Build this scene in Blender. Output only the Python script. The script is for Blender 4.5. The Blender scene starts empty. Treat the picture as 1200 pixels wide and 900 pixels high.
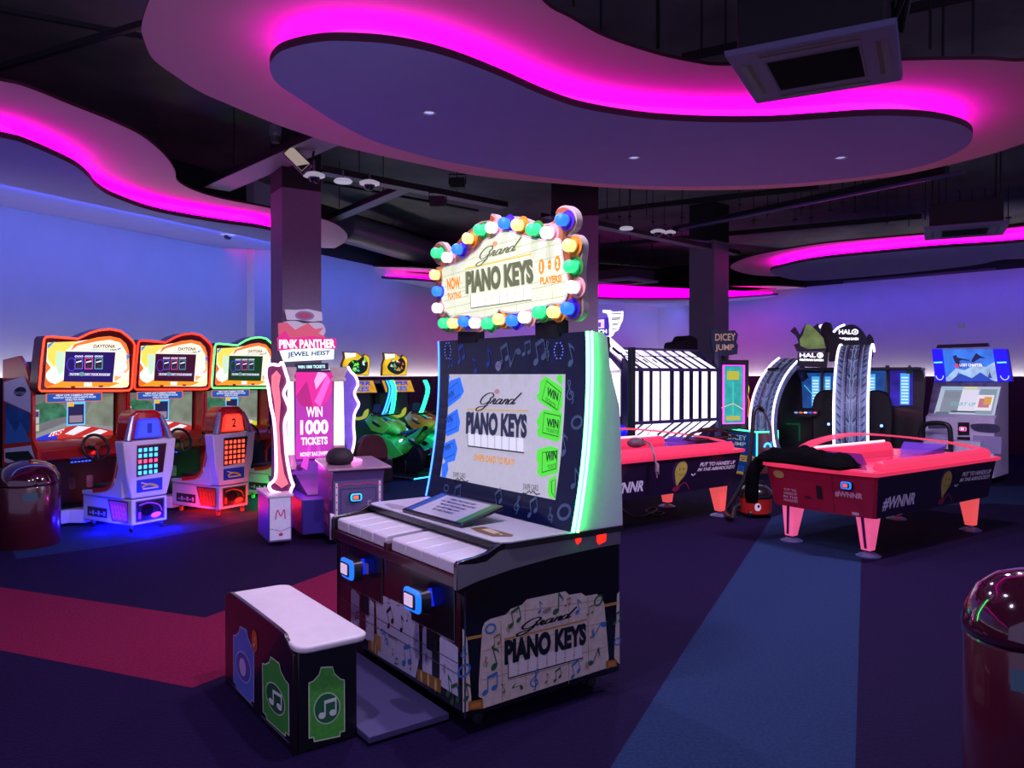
import bpy, bmesh, math, random
from mathutils import Vector, Matrix
random.seed(7)
C = bpy.context.scene.collection
PI = math.pi
# ------------------------------------------------------------------ camera model (1200x900 frame)
CAM_H = 1.6; FOC = 910.0; HOR = 439.0
TH = math.atan((450-HOR)/FOC)
def ray(px, py):
    u = (px-600)/FOC; v = (450-py)/FOC
    return Vector((u, math.cos(TH)+v*math.sin(TH), -math.sin(TH)+v*math.cos(TH)))
def at_z(px, py, z=0.0):
    r = ray(px, py); t = (z-CAM_H)/r.z
    return (r.x*t, r.y*t)
def at_d(px, py, Y):
    r = ray(px, py); t = Y/r.y
    return (r.x*t, Y, CAM_H+r.z*t)
class Frm:
    def __init__(s, ox, oy, deg):
        s.o = Vector((ox, oy)); s.a = math.radians(deg)
        s.X = Vector((math.cos(s.a), math.sin(s.a))); s.Y = Vector((-math.sin(s.a), math.cos(s.a)))
    def aty(s, px, py, yl):
        r = ray(px, py); r2 = Vector((r.x, r.y)); t = (yl+s.o.dot(s.Y))/r2.dot(s.Y)
        return ((r2*t-s.o).dot(s.X), CAM_H+r.z*t)
    def atx(s, px, py, xl):
        r = ray(px, py); r2 = Vector((r.x, r.y)); t = (xl+s.o.dot(s.X))/r2.dot(s.X)
        return ((r2*t-s.o).dot(s.Y), CAM_H+r.z*t)
    def atz(s, px, py, z):
        p = Vector(at_z(px, py, z))-s.o
        return (p.dot(s.X), p.dot(s.Y))
    def loc(s, x, y):
        p = Vector((x, y))-s.o
        return (p.dot(s.X), p.dot(s.Y))
# ------------------------------------------------------------------ materials
def lin(h):
    c = [int(h[i:i+2], 16)/255 for i in (0, 2, 4)]
    return tuple(x/12.92 if x <= .04045 else ((x+.055)/1.055)**2.4 for x in c)
_M = {}
def mat(hexc, rough=.5, metal=0.0, emit=0.0, noise=0.0, nscale=30, coat=0.0, bump=0.0, alpha=1.0, trans=0.0, spec=.5):
    key = (hexc, rough, metal, emit, noise, nscale, coat, bump, alpha, trans, spec)
    if key in _M: return _M[key]
    m = bpy.data.materials.new('surface_%s_%d' % (hexc, len(_M))); m.use_nodes = True
    nt = m.node_tree; b = nt.nodes['Principled BSDF']; c = lin(hexc)
    b.inputs['Base Color'].default_value = (*c, 1) if not emit else (c[0]*.3, c[1]*.3, c[2]*.3, 1)
    b.inputs['Roughness'].default_value = rough; b.inputs['Metallic'].default_value = metal
    b.inputs['Coat Weight'].default_value = coat; b.inputs['Alpha'].default_value = alpha
    b.inputs['Transmission Weight'].default_value = trans
    b.inputs['Specular IOR Level'].default_value = spec
    if emit:
        b.inputs['Emission Color'].default_value = (*c, 1); b.inputs['Emission Strength'].default_value = emit
    if noise or bump:
        tc = nt.nodes.new('ShaderNodeTexCoord'); n = nt.nodes.new('ShaderNodeTexNoise')
        n.inputs['Scale'].default_value = nscale; n.inputs['Detail'].default_value = 5
        nt.links.new(tc.outputs['Object'], n.inputs['Vector'])
        if noise:
            mx = nt.nodes.new('ShaderNodeMixRGB'); mx.blend_type = 'MULTIPLY'; mx.inputs[0].default_value = 1
            mr = nt.nodes.new('ShaderNodeMapRange'); mr.inputs[1].default_value = .3; mr.inputs[2].default_value = .7
            mr.inputs[3].default_value = 1-noise; mr.inputs[4].default_value = 1+noise
            nt.links.new(n.outputs['Fac'], mr.inputs[0]); nt.links.new(mr.outputs[0], mx.inputs[2])
            mx.inputs[1].default_value = (*c, 1)
            nt.links.new(mx.outputs[0], b.inputs['Base Color'] if not emit else b.inputs['Emission Color'])
        if bump:
            bp = nt.nodes.new('ShaderNodeBump'); bp.inputs['Strength'].default_value = bump; bp.inputs['Distance'].default_value = .01
            nt.links.new(n.outputs['Fac'], bp.inputs['Height']); nt.links.new(bp.outputs[0], b.inputs['Normal'])
    _M[key] = m
    return m
def E(hexc, s=1.0): return mat(hexc, rough=.6, emit=s)
# ------------------------------------------------------------------ 2d helpers
def catmull(pts, closed=False, n=6):
    out = []; N = len(pts)
    rng = range(N) if closed else range(N-1)
    for i in rng:
        g = (lambda k: pts[k % N]) if closed else (lambda k: pts[max(0, min(N-1, k))])
        p0, p1, p2, p3 = g(i-1), g(i), g(i+1), g(i+2)
        for j in range(n):
            t = j/n
            out.append(tuple(.5*((2*b)+(-a+c)*t+(2*a-5*b+4*c-d)*t*t+(-a+3*b-3*c+d)*t**3) for a, b, c, d in zip(p0, p1, p2, p3)))
    if not closed: out.append(tuple(pts[-1]))
    return out
def circ(cx, cy, rx, ry=None, n=24, a0=0, a1=2*PI, end=False):
    ry = rx if ry is None else ry
    return [(cx+rx*math.cos(a0+(a1-a0)*i/n), cy+ry*math.sin(a0+(a1-a0)*i/n)) for i in range(n+(1 if end else 0))]
def rrect(x0, y0, x1, y1, r, n=4):
    o = []
    for cx, cy, a in ((x1-r, y1-r, 0), (x0+r, y1-r, PI/2), (x0+r, y0+r, PI), (x1-r, y0+r, 1.5*PI)):
        o += [(cx+r*math.cos(a+PI/2*i/n), cy+r*math.sin(a+PI/2*i/n)) for i in range(n+1)]
    return o
def area2(p): return sum(p[i][0]*p[(i+1) % len(p)][1]-p[(i+1) % len(p)][0]*p[i][1] for i in range(len(p)))/2
def inset(pts, d):
    if area2(pts) < 0: pts = pts[::-1]
    o = []; N = len(pts)
    for i in range(N):
        a, b, c = Vector(pts[i-1]), Vector(pts[i]), Vector(pts[(i+1) % N])
        e1 = (b-a); e2 = (c-b)
        if e1.length < 1e-9 or e2.length < 1e-9: o.append(tuple(b)); continue
        e1.normalize(); e2.normalize()
        n = Vector((-e1.y-e2.y, e1.x+e2.x))
        if n.length < 1e-6: o.append(tuple(b)); continue
        n.normalize(); k = max(.5, n.dot(Vector((-e1.y, e1.x))))
        o.append(tuple(b+n*d/k))
    return o
_T = {}
def text2d(s, bold=0.0, shear=0.0):
    key = (s, bold, shear)
    if key in _T: return _T[key]
    cu = bpy.data.curves.new('t', 'FONT'); cu.body = s; cu.size = 1; cu.offset = bold; cu.shear = shear; cu.resolution_u = 3
    cu.align_x = 'LEFT'
    o = bpy.data.objects.new('t', cu); C.objects.link(o)
    dg = bpy.context.evaluated_depsgraph_get(); me = bpy.data.meshes.new_from_object(o.evaluated_get(dg))
    vs = [(v.co.x, v.co.y) for v in me.vertices]; fs = [tuple(p.vertices) for p in me.polygons]
    bpy.data.objects.remove(o); bpy.data.curves.remove(cu); bpy.data.meshes.remove(me)
    x0 = min(v[0] for v in vs); x1 = max(v[0] for v in vs); y0 = min(v[1] for v in vs); y1 = max(v[1] for v in vs)
    vs = [((x-x0)/(x1-x0), (y-y0)/(y1-y0)) for x, y in vs]
    _T[key] = (vs, fs, (x1-x0)/(y1-y0))
    return _T[key]
# ------------------------------------------------------------------ mesh builder
FR = lambda c: (lambda u, v, h: (u, c-h, v))      # faces -y
BK = lambda c: (lambda u, v, h: (u, c+h, v))
SR = lambda c: (lambda u, v, h: (c+h, u, v))      # faces +x
SL = lambda c: (lambda u, v, h: (c-h, u, v))      # faces -x
TP = lambda c: (lambda u, v, h: (u, v, c+h))      # faces up
BT = lambda c: (lambda u, v, h: (u, v, c-h))
def slab_map(o, xd, yd):                           # any tilted plane
    o = Vector(o); xd = Vector(xd).normalized(); yd = Vector(yd); yd = (yd-xd*yd.dot(xd)).normalized(); n = xd.cross(yd)
    return lambda u, v, h: tuple(o+xd*u+yd*v+n*h)
class MB:
    def __init__(s, mp=None):
        s.v = []; s.f = []; s.fm = []; s.mats = []; s.map = mp or FR(0)
    def mi(s, m):
        if m not in s.mats: s.mats.append(m)
        return s.mats.index(m)
    def add(s, vs, fs, m):
        n = len(s.v); s.v += [tuple(v) for v in vs]; i = s.mi(m)
        for f in fs: s.f.append(tuple(n+k for k in f)); s.fm.append(i)
        return s
    def box(s, x0, x1, y0, y1, z0, z1, m):
        vs = [(x, y, z) for z in (z0, z1) for y in (y0, y1) for x in (x0, x1)]
        return s.add(vs, [(0, 2, 3, 1), (4, 5, 7, 6), (0, 1, 5, 4), (2, 6, 7, 3), (0, 4, 6, 2), (1, 3, 7, 5)], m)
    def prism(s, pts, h0, h1, m, mp=None, side=None, scale=None):   # extrude a 2d outline between two heights of a map
        mp = mp or s.map; N = len(pts)
        p2 = pts if scale is None else scale
        vs = [mp(u, v, h0) for u, v in pts]+[mp(u, v, h1) for u, v in p2]
        s.add(vs, [tuple(range(N))[::-1], tuple(range(N, 2*N))], m)
        s.add(vs, [(i, (i+1) % N, N+(i+1) % N, N+i) for i in range(N)], side or m)
        return s
    def loft(s, rings, m, cap=True, closed=True):
        N = len(rings[0]); vs = [p for r in rings for p in r]; fs = []
        for k in range(len(rings)-1):
            for i in range(N if closed else N-1):
                j = (i+1) % N
                fs.append((k*N+i, k*N+j, (k+1)*N+j, (k+1)*N+i))
        if cap: fs += [tuple(range(N))[::-1], tuple(range((len(rings)-1)*N, len(rings)*N))]
        return s.add(vs, fs, m)
    def tube(s, path, r, m, n=8, closed=False, flat=1.0):
        P = [Vector(p) for p in path]; N = len(P); rings = []; prev = None
        for i, p in enumerate(P):
            if closed: t = P[(i+1) % N]-P[i-1]
            else: t = P[min(i+1, N-1)]-P[max(i-1, 0)]
            t.normalize()
            if prev is None:
                a = Vector((0, 0, 1)) if abs(t.z) < .9 else Vector((1, 0, 0)); prev = t.cross(a).normalized()
            b = (prev-t*prev.dot(t)).normalized(); prev = b; c = t.cross(b)
            rr = r[i] if isinstance(r, (list, tuple)) else r
            rings.append([tuple(p+b*math.cos(2*PI*k/n)*rr+c*math.sin(2*PI*k/n)*rr*flat) for k in range(n)])
        if closed: rings.append(rings[0]); return s.loft(rings, m, cap=False)
        return s.loft(rings, m)
    def cyl(s, p0, p1, r0, m, r1=None, n=20):
        return s.tube([p0, p1], [r0, r0 if r1 is None else r1], m, n)
    def lathe(s, prof, m, n=32, c=(0, 0, 0), axis='z', cap=True):
        rings = []
        for r, h in prof:
            ring = []
            for k in range(n):
                a = 2*PI*k/n; x, y = r*math.cos(a), r*math.sin(a)
                ring.append((c[0]+x, c[1]+y, c[2]+h) if axis == 'z' else ((c[0]+x, c[1]-h, c[2]+y) if axis == 'y' else (c[0]+h, c[1]+x, c[2]+y)))
            rings.append(ring)
        return s.loft(rings, m, cap=cap)
    def ball(s, c, r, m, n=14, sq=(1, 1, 1)):
        prof = [(max(1e-4, math.sin(PI*i/n)), -math.cos(PI*i/n)) for i in range(n+1)]
        rings = [[(c[0]+r*sq[0]*a*math.cos(2*PI*k/(2*n)), c[1]+r*sq[1]*a*math.sin(2*PI*k/(2*n)), c[2]+r*sq[2]*b) for k in range(2*n)] for a, b in prof]
        return s.loft(rings, m)
    # flat art on the current map; layer l in mm
    def poly(s, pts, m, l=1):
        return s.add([s.map(u, v, l*.001) for u, v in pts], [tuple(range(len(pts)))], m)
    def rect(s, u0, v0, u1, v1, m, l=1): return s.poly([(u0, v0), (u1, v0), (u1, v1), (u0, v1)], m, l)
    def ell(s, cx, cy, rx, ry, m, l=1, rot=0.0, n=20):
        c, d = math.cos(rot), math.sin(rot)
        return s.poly([(cx+c*x-d*y, cy+d*x+c*y) for x, y in circ(0, 0, rx, ry, n)], m, l)
    def ribbon(s, pts, w, m, l=1, closed=False):
        N = len(pts); L = []; R = []
        for i, p in enumerate(pts):
            a = Vector(pts[i-1] if (closed or i) else pts[0]); b = Vector(pts[(i+1) % N] if (closed or i < N-1) else pts[-1])
            t = (b-a)
            if t.length < 1e-9: t = Vector((1, 0))
            t.normalize(); ww = (w(t) if callable(w) else w)/2
            L.append((p[0]-t.y*ww, p[1]+t.x*ww)); R.append((p[0]+t.y*ww, p[1]-t.x*ww))
        vs = [s.map(u, v, l*.001) for u, v in L+R]
        fs = [(i, (i+1) % N, N+(i+1) % N, N+i) for i in range(N if closed else N-1)]
        return s.add(vs, fs, m)
    def text(s, t, q, m, l=2, bold=0.0, shear=0.0):   # q: 4 corners BL, BR, TR, TL or (u0,v0,u1,v1)
        vs, fs, _ = text2d(t, bold, shear)
        if len(q) == 4 and not isinstance(q[0], (tuple, list)):
            q = [(q[0], q[1]), (q[2], q[1]), (q[2], q[3]), (q[0], q[3])]
        a, b, c, d = [Vector(p) for p in q]
        o = []
        for x, y in vs:
            p = a*(1-x)*(1-y)+b*x*(1-y)+c*x*y+d*(1-x)*y; o.append(s.map(p.x, p.y, l*.001))
        return s.add(o, fs, m)
    def build(s, name, parent=None, bevel=0.0, seg=2, smooth=35, fixn=True):
        me = bpy.data.meshes.new(name); me.from_pydata(s.v, [], s.f)
        for m in s.mats: me.materials.append(m)
        for p, i in zip(me.polygons, s.fm): p.material_index = i
        if fixn:
            bm = bmesh.new(); bm.from_mesh(me)
            bmesh.ops.remove_doubles(bm, verts=bm.verts, dist=1e-5)
            bmesh.ops.recalc_face_normals(bm, faces=bm.faces); bm.to_mesh(me); bm.free()
        if smooth:
            for p in me.polygons: p.use_smooth = True
            me.set_sharp_from_angle(angle=math.radians(smooth))
        o = bpy.data.objects.new(name, me); C.objects.link(o)
        if parent: o.parent = parent
        if bevel:
            b = o.modifiers.new('bevel', 'BEVEL'); b.width = bevel; b.segments = seg; b.limit_method = 'ANGLE'; b.angle_limit = math.radians(50)
            b.harden_normals = False
        return o
def q4(fn, pts): return [fn(*p) for p in pts]
def tag(o, label=None, cat=None, group=None, kind=None):
    if label: o['label'] = label
    if cat: o['category'] = cat
    if group: o['group'] = group
    if kind: o['kind'] = kind
    return o
def thing(name, label, cat, F=None, loc=None, group=None):
    o = bpy.data.objects.new(name, None); C.objects.link(o); o.empty_display_size = .2
    if F is not None: o.location = (F.o.x, F.o.y, 0); o.rotation_euler = (0, 0, F.a)
    if loc is not None: o.location = loc
    return tag(o, label, cat, group)
def dup(root, loc, a, label, group=None):
    r = root.copy(); C.objects.link(r); r.location = loc; r.rotation_euler = (0, 0, a); r['label'] = label
    if group: r['group'] = group
    for ch in list(root.children):
        c = ch.copy(); C.objects.link(c); c.parent = r
        for g in list(ch.children):
            d = g.copy(); C.objects.link(d); d.parent = c
    return r
def cursive_grand(a, q, m, l, w):       # the hand-lettered word, q = BL, BR, TR, TL
    S = [[(.27,.62),(.34,.78),(.27,.93),(.16,.90),(.07,.72),(.05,.5),(.11,.36),(.21,.37),(.29,.50),(.31,.62)],
         [(.31,.62),(.27,.3),(.18,.06),(.07,.0),(.02,.1),(.08,.2),(.2,.24),(.3,.3)],
         [(.33,.38),(.38,.52),(.40,.64),(.45,.60)], [(.44,.60),(.42,.40),(.45,.36),(.5,.46)],
         [(.60,.58),(.54,.63),(.49,.52),(.50,.38),(.56,.38),(.61,.56)], [(.62,.62),(.60,.42),(.63,.36),(.67,.44)],
         [(.69,.62),(.67,.37)], [(.67,.45),(.73,.62),(.77,.58),(.75,.42),(.78,.36),(.82,.44)],
         [(.92,.56),(.86,.63),(.81,.52),(.82,.38),(.88,.38),(.93,.56)], [(1.0,1.0),(.95,.7),(.92,.42),(.95,.36),(.99,.44)]]
    A, B, Cc, D = [Vector(p) for p in q]
    for st in S:
        pts = []
        for x, y in catmull(st, n=6):
            x = x+(y-.4)*.10
            p = A*(1-x)*(1-y)+B*x*(1-y)+Cc*x*y+D*(1-x)*y; pts.append(tuple(p))
        a.ribbon(pts, lambda t: w*(.35+1.0*abs(t.y)), m, l)
def note(a, x, y, s, m, kind=0, rot=0.0, l=2):
    c, d = math.cos(rot), math.sin(rot)
    T = lambda p: (x+s*(c*p[0]-d*p[1]), y+s*(d*p[0]+c*p[1]))
    P = lambda pts, ll=l: a.poly([T(p) for p in pts], m, ll)
    hd = lambda cx, cy: P([(cx+px, cy+py) for px, py in [(.20*math.cos(t)*.9-.13*math.sin(t)*.3, .13*math.sin(t)+.20*math.cos(t)*.35) for t in [2*PI*i/14 for i in range(14)]]])
    if kind == 0:                        # crotchet with flag
        hd(-.1, -.4); P([(.05, -.4), (.11, -.4), (.11, .5), (.05, .5)]); P([(.11, .5), (.35, .2), (.33, 0), (.28, .18), (.11, .3)])
    elif kind == 1:                      # two beamed quavers
        hd(-.35, -.4); hd(.25, -.28); P([(-.2, -.4), (-.14, -.4), (-.14, .4), (-.2, .38)]); P([(.40, -.28), (.46, -.28), (.46, .5), (.40, .5)]); P([(-.2, .25), (.46, .37), (.46, .55), (-.2, .42)], l+.3)
    elif kind == 2:                      # clef-like curl
        pts = catmull([(0, -.5), (.12, -.4), (.05, .1), (-.02, .45), (.1, .55), (.14, .4), (-.1, .1), (-.25, -.1), (-.1, -.3), (.15, -.25), (.2, -.05), (.05, .03), (-.05, -.08)], n=5)
        a.ribbon([T(p) for p in pts], s*.07, m, l)
    elif kind == 3:                      # ring
        a.ribbon([T(p) for p in circ(0, 0, .4, .3, 20)], s*.14, m, l, closed=True)
def led_path(pts3, r, m, name, parent, closed=False, n=8): return MB().tube(pts3, r, m, n, closed).build(name, parent)
BLACK = mat('0b0a0e', .35, coat=.3); DBLACK = mat('060608', .6); WHITE = mat('d8d4e0', .35, noise=.04)
GREYP = mat('3a3840', .5); CHROME = mat('c0c0c8', .15, 1.0); STEEL = mat('8a8a94', .3, .9); GLASSB = mat('08090f', .06, coat=.6)
def wheel_caster(name, parent, x, y, m=None, r=.028):
    b = MB(); b.lathe([(.004, -.011), (r, -.009), (r, .009), (.004, .011)], m or mat('1c1c20', .4), 16, (x, y, r), 'x')
    b.box(x-.018, x+.018, y-.02, y+.02, r*1.6, .085, STEEL); b.cyl((x-.016, y, r), (x+.016, y, r), .006, CHROME, n=8)
    return b.build(name, parent, smooth=35)
def card_reader(parent, mp, cx, cy, s, ring='2aa0ff', lcd='e8a0a0', name='card_reader', tilt=0.0):
    """round-cornered swipe reader whose LED ring glows; mp faces the player"""
    b = MB(mp)
    o = rrect(cx-s, cy-.66*s, cx+s, cy+.66*s, .4*s)
    b.prism(o, .0, .45*s, BLACK, scale=inset(o, .1*s))
    r = b.build(name, parent, smooth=40)
    g = MB(mp); i1 = rrect(cx-.9*s, cy-.58*s, cx+.9*s, cy+.58*s, .36*s); i2 = rrect(cx-.62*s, cy-.4*s, cx+.62*s, cy+.4*s, .15*s)
    vs = [mp(u, v, .5*s) for u, v in i1]+[mp(u, v, .62*s) for u, v in i2]; N = len(i1)
    g.add(vs, [(i, (i+1) % N, N+(i+1) % N, N+i) for i in range(N)], E(ring, 1.5))
    g.prism(i1, .44*s, .5*s, E(ring, 1.3)); g.build('light_ring', r)
    d = MB(mp); d.prism(i2, .5*s, .63*s, BLACK); d.prism(rrect(cx-.5*s, cy-.3*s, cx+.35*s, cy+.3*s, .05*s), .63*s, .66*s, E(lcd, .9)); d.build('display', r)
    return r
# ================================================================== SETTING
def struct(b, name, **k):
    o = b.build(name, **k); o['kind'] = 'structure'; return o
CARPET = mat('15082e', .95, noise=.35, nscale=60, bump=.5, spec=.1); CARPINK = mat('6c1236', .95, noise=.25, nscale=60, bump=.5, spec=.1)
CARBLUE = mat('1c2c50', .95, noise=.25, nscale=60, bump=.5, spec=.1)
fl = MB(TP(0)); fl.rect(-13, -4, 16, 24, CARPET, 0)
fz = lambda pts: [at_z(*p) for p in pts]
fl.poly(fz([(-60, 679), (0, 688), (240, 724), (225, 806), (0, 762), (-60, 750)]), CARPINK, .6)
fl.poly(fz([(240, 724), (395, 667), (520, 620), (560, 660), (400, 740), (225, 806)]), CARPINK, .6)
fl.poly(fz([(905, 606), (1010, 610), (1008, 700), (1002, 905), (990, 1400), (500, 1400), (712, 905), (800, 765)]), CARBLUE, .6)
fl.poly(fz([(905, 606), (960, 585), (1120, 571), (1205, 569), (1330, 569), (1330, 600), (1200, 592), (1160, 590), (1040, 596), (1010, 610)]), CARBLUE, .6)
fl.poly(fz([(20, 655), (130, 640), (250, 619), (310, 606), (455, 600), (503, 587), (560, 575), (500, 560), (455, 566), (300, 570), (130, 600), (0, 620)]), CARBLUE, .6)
struct(fl, 'floor', smooth=0, fixn=False)
PILT = mat('0a0a0c', .7); WALLP = mat('b9bccb', .85, noise=.03, nscale=3); WAINS = mat('17121c', .55, noise=.2, nscale=8); WAINR = mat('3a1830', .6, noise=.15)
ZT = 4.62
L0, L1, CC, R1 = (-10.4, -0.9), (-.67, 19.4), (4.15, 22.1), (16.6, 8.3)
LEDW = E('fff0dc', 18.0)
def wall(name, a, b, wm, ledge=True):
    a = Vector(a); b = Vector(b); d = (b-a); Ln = d.length; d.normalize(); n = Vector((d.y, -d.x))     # n points into the room
    P = lambda u, v, h: (a.x+d.x*u+n.x*h, a.y+d.y*u+n.y*h, v)
    w = MB(P); w.prism([(0, 0), (Ln, 0), (Ln, 3.72), (0, 3.72)], -.2, 0, WALLP); w.prism([(0, 3.72), (Ln, 3.72), (Ln, ZT), (0, ZT)], -.2, 0, PILT)
    o = struct(w, name, smooth=0)
    if ledge:
        t = MB(P); t.prism([(0, 0), (Ln, 0), (Ln, 1.47), (0, 1.47)], .001, .17, wm)
        t.prism([(0, 1.47), (Ln, 1.47), (Ln, 1.565), (0, 1.565)], .155, .17, wm); struct(t, 'trim_1' if name == 'wall_left' else ('trim_2' if name == 'wall_back' else 'trim_3'), smooth=0)
        s = MB(P); s.prism([(.2, 1.472), (Ln-.2, 1.472), (Ln-.2, 1.485), (.2, 1.485)], .07, .13, LEDW)
        tag(s.build('light_strip', smooth=0), {'wall_left': 'warm white light strip glowing along the ledge of the left wall behind the racing seats',
            'wall_back': 'warm white light strip on the ledge of the far back wall', 'wall_right': 'white light strip on the ledge of the right wall behind the arch machine'}[name], 'light strip')
    return P, Ln
PL, LL = wall('wall_left', L0, L1, WAINS)
PB, LB = wall('wall_back', L1, CC, WAINR)
PR, LR = wall('wall_right', CC, R1, WAINR)
# shallow boxed column on the left wall
ux = None
dl = (Vector(L1)-Vector(L0)).normalized()
for k in range(2000):
    p = Vector(L0)+dl*(k*.01)
    if p.y > 1 and 600+FOC*p.x/p.y > 289: ux = k*.01; break
b = MB(PL); b.prism([(ux, 0), (ux+.75, 0), (ux+.75, ZT), (ux, ZT)], .0, .16, mat('b9bccb', .85)); struct(b, 'trim_4', smooth=0)
ce = MB(BT(ZT)); ce.prism([(-13, -1.5), (16, -1.5), (16, 24), (-13, 24)], -.2, 0, mat('77777c', .9, noise=.35, nscale=1.0)); struct(ce, 'ceiling', smooth=0)
# ------------------------------------------------------------------ ceiling rafts
ZL = 3.5; ZU = 3.7
RAFTP = mat('dcaec0', .8, noise=.02, nscale=4); RAFTL = mat('9a9ae0', .8, noise=.02, nscale=4); DARKE = mat('3a1535', .7)  # pink and blue tints put the coloured light on the panels into their paint
COVE = E('ff00d8', 6.5); COVE4 = E('ff00d8', 2.0)
def raft(label, up, lo, cove=None):
    """up / lo: outlines in world xy of the recessed upper panel and the hanging lower panel"""
    t = bpy.data.objects.new('ceiling_raft', None); C.objects.link(t); tag(t, label, 'ceiling panel', 'curved ceiling rafts lit pink')
    b = MB(BT(0)); M = lambda u, v, h: (u, v, h)
    b.prism(up, ZU, ZU+.025, RAFTP, M, side=mat('4a1028', .7)); b.build('upper_panel', t, smooth=30)
    b = MB(); b.prism(lo, ZL, ZL+.05, RAFTL, M, side=DARKE); b.build('lower_panel', t, smooth=30)
    c = inset(lo, .10); b = MB(); N = len(c)
    c2 = inset(lo, .13)
    b.prism(c, ZL+.05, ZL+.085, cove or COVE, M); b.build('light_cove', t, smooth=0)
    c = inset(lo, .3); b = MB(); b.prism(c, ZL+.085, ZU, RAFTP, M); b.build('spacer', t, smooth=0)
    return t
def rpts(px, z, closed=True, n=5):
    return catmull([at_z(x, y, z) for x, y in px], closed, n)
up1 = rpts([(166,30),(170,50),(180,70),(207,87+3),(235,108),(267,122),(317,143),(350,155),(410,174),(500,194),(560,206),(640,214),(733,221),(827,223),(920,220),(1013,211),(1083,200),(1200,168),(1330,100),(1370,60),(1290,62),(1200,72),(1153,70),(1060,71),(960,74),(850,77),(817,74),(770,64),(710,44),(668,21),(640,5),(600,-40),(540,-100),(420,-170),(300,-140),(220,-70),(180,-10)], ZU)
lo1 = rpts([(316,80),(322,66),(337,57),(367,50),(400,48),(460,52),(520,65),(580,87),(640,113),(687,128),(757,139),(827,143),(901,143),(967,139),(1013,136),(1060,136),(1097,139),(1130,148),(1140,161),(1125,177),(1083,194),(1013,207),(920,215.5),(827,218.5),(733,217),(640,208),(560,196),(500,184),(440,166),(395,144),(350,115),(325,98)], ZL)
raft('large kidney shaped ceiling raft with pink glowing cove above the piano game', up1, lo1)
up2 = rpts([(-260,40),(-100,78),(0,95),(33,103),(83,123),(133,143),(167,160),(193,182),(205,200),(208,212),(227,223),(260,233),(307,242),(366,254),(392,262),(406,274),(405,283),(392,291)], ZU, False)
# back edge follows the left wall
def on_wall(u, h): q = PL(u, 0, h); return (q[0], q[1])
ue = (Vector(up2[-1])-Vector(L0)).dot(dl)
us = 0.2
up2 = up2+[on_wall(ue-.6, .02), on_wall(us, .02)]
lo2 = rpts([(-300,100),(-100,141),(0,161),(33,170),(83,192),(103,207),(112,218),(133,231),(183,248),(250,260),(307,268),(330,276),(338,285),(330,293)], ZL, False)
le = (Vector(lo2[-1])-Vector(L0)).dot(dl)
lo2 = lo2+[on_wall(le-.5, .005), on_wall(us, .005)]
raft('wavy ceiling raft with pink glowing cove along the left wall', up2, lo2)
up3 = rpts([(856,314),(870,304),(900,296),(960,286),(1020,280),(1080,275),(1200,265),(1420,235),(1420,300),(1200,303),(1140,309),(1050,318),(960,325),(915,324),(880,322)], ZU)
lo3 = rpts([(903,319),(915,313),(960,304),(1050,295),(1110,290),(1200,284),(1420,262),(1420,292),(1200,302),(1140,311),(1050,321),(960,328.5),(925,327)], ZL)
raft('long oval ceiling raft with pink glowing cove in front of the right wall', up3, lo3)
def on_back(u, h): q = PB(u, 0, h); return (q[0], q[1])
up4 = rpts([(413,312),(450,313),(507,315),(600,324),(702,338),(800,337),(900,335),(955,338)], ZU, False)
lo4 = rpts([(447,326.5),(470,328),(507,330.5),(600,340),(702,350),(800,351),(853,350),(912,346)], ZL, False)
q = PR(4.2, 0, .03); q2 = PR(3.2, 0, .03)
up4 += [q[:2], PR(.1, 0, .05)[:2], on_back(.1, .03), PL(LL-1.5, 0, .03)[:2]]
lo4 += [q2[:2], PR(.15, 0, .005)[:2], on_back(.15, .005), PL(LL-1.2, 0, .005)[:2]]
raft('far ceiling raft with pink glowing cove at the back corner, behind the marquee sign', up4, lo4, COVE4)
# ------------------------------------------------------------------ pillars
PILM = mat('6c5e76', .6, noise=.06); PILT = mat('0a0a0c', .7)
def pillar(n, px, py_or_Y, w, deg, zt=3.56):
    F = Frm(px, py_or_Y, deg)
    b = MB(); M = lambda u, v, h: (F.o.x+F.X.x*u+F.Y.x*v, F.o.y+F.X.y*u+F.Y.y*v, h)
    b.prism([(-w/2, -w/2), (w/2, -w/2), (w/2, w/2), (-w/2, w/2)], 0, zt, PILM, M)
    b.prism([(-w/2, -w/2), (w/2, -w/2), (w/2, w/2), (-w/2, w/2)], zt+.001, ZT, PILT, M)
    return struct(b, 'wall_pillar_%d' % n, smooth=0)
pillar(1, -2.34, 8.42, .42, 33)
pillar(2, 0.80, 9.9, .58, -5)
pillar(3, 3.52, 13.9, .50, -45, 3.95)
# ================================================================== PIANO GAME
F = Frm(-.612, 3.964, -53.8)
t = thing('piano_arcade_machine', 'large black piano arcade machine in the foreground with bulb-ringed marquee', 'arcade machine', F)
W = .684
PBLK = mat('0e0d12', .22, coat=.5); CREAM = mat('cdbfae', .5, noise=.12, nscale=40); GOLD = mat('b8893a', .45); BLUEN = mat('2f6fae', .5); GREENN = mat('1f5a34', .5); GOLDN = mat('8a6a3c', .5)
BURG = mat('3a0d18', .35, coat=.4)
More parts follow.
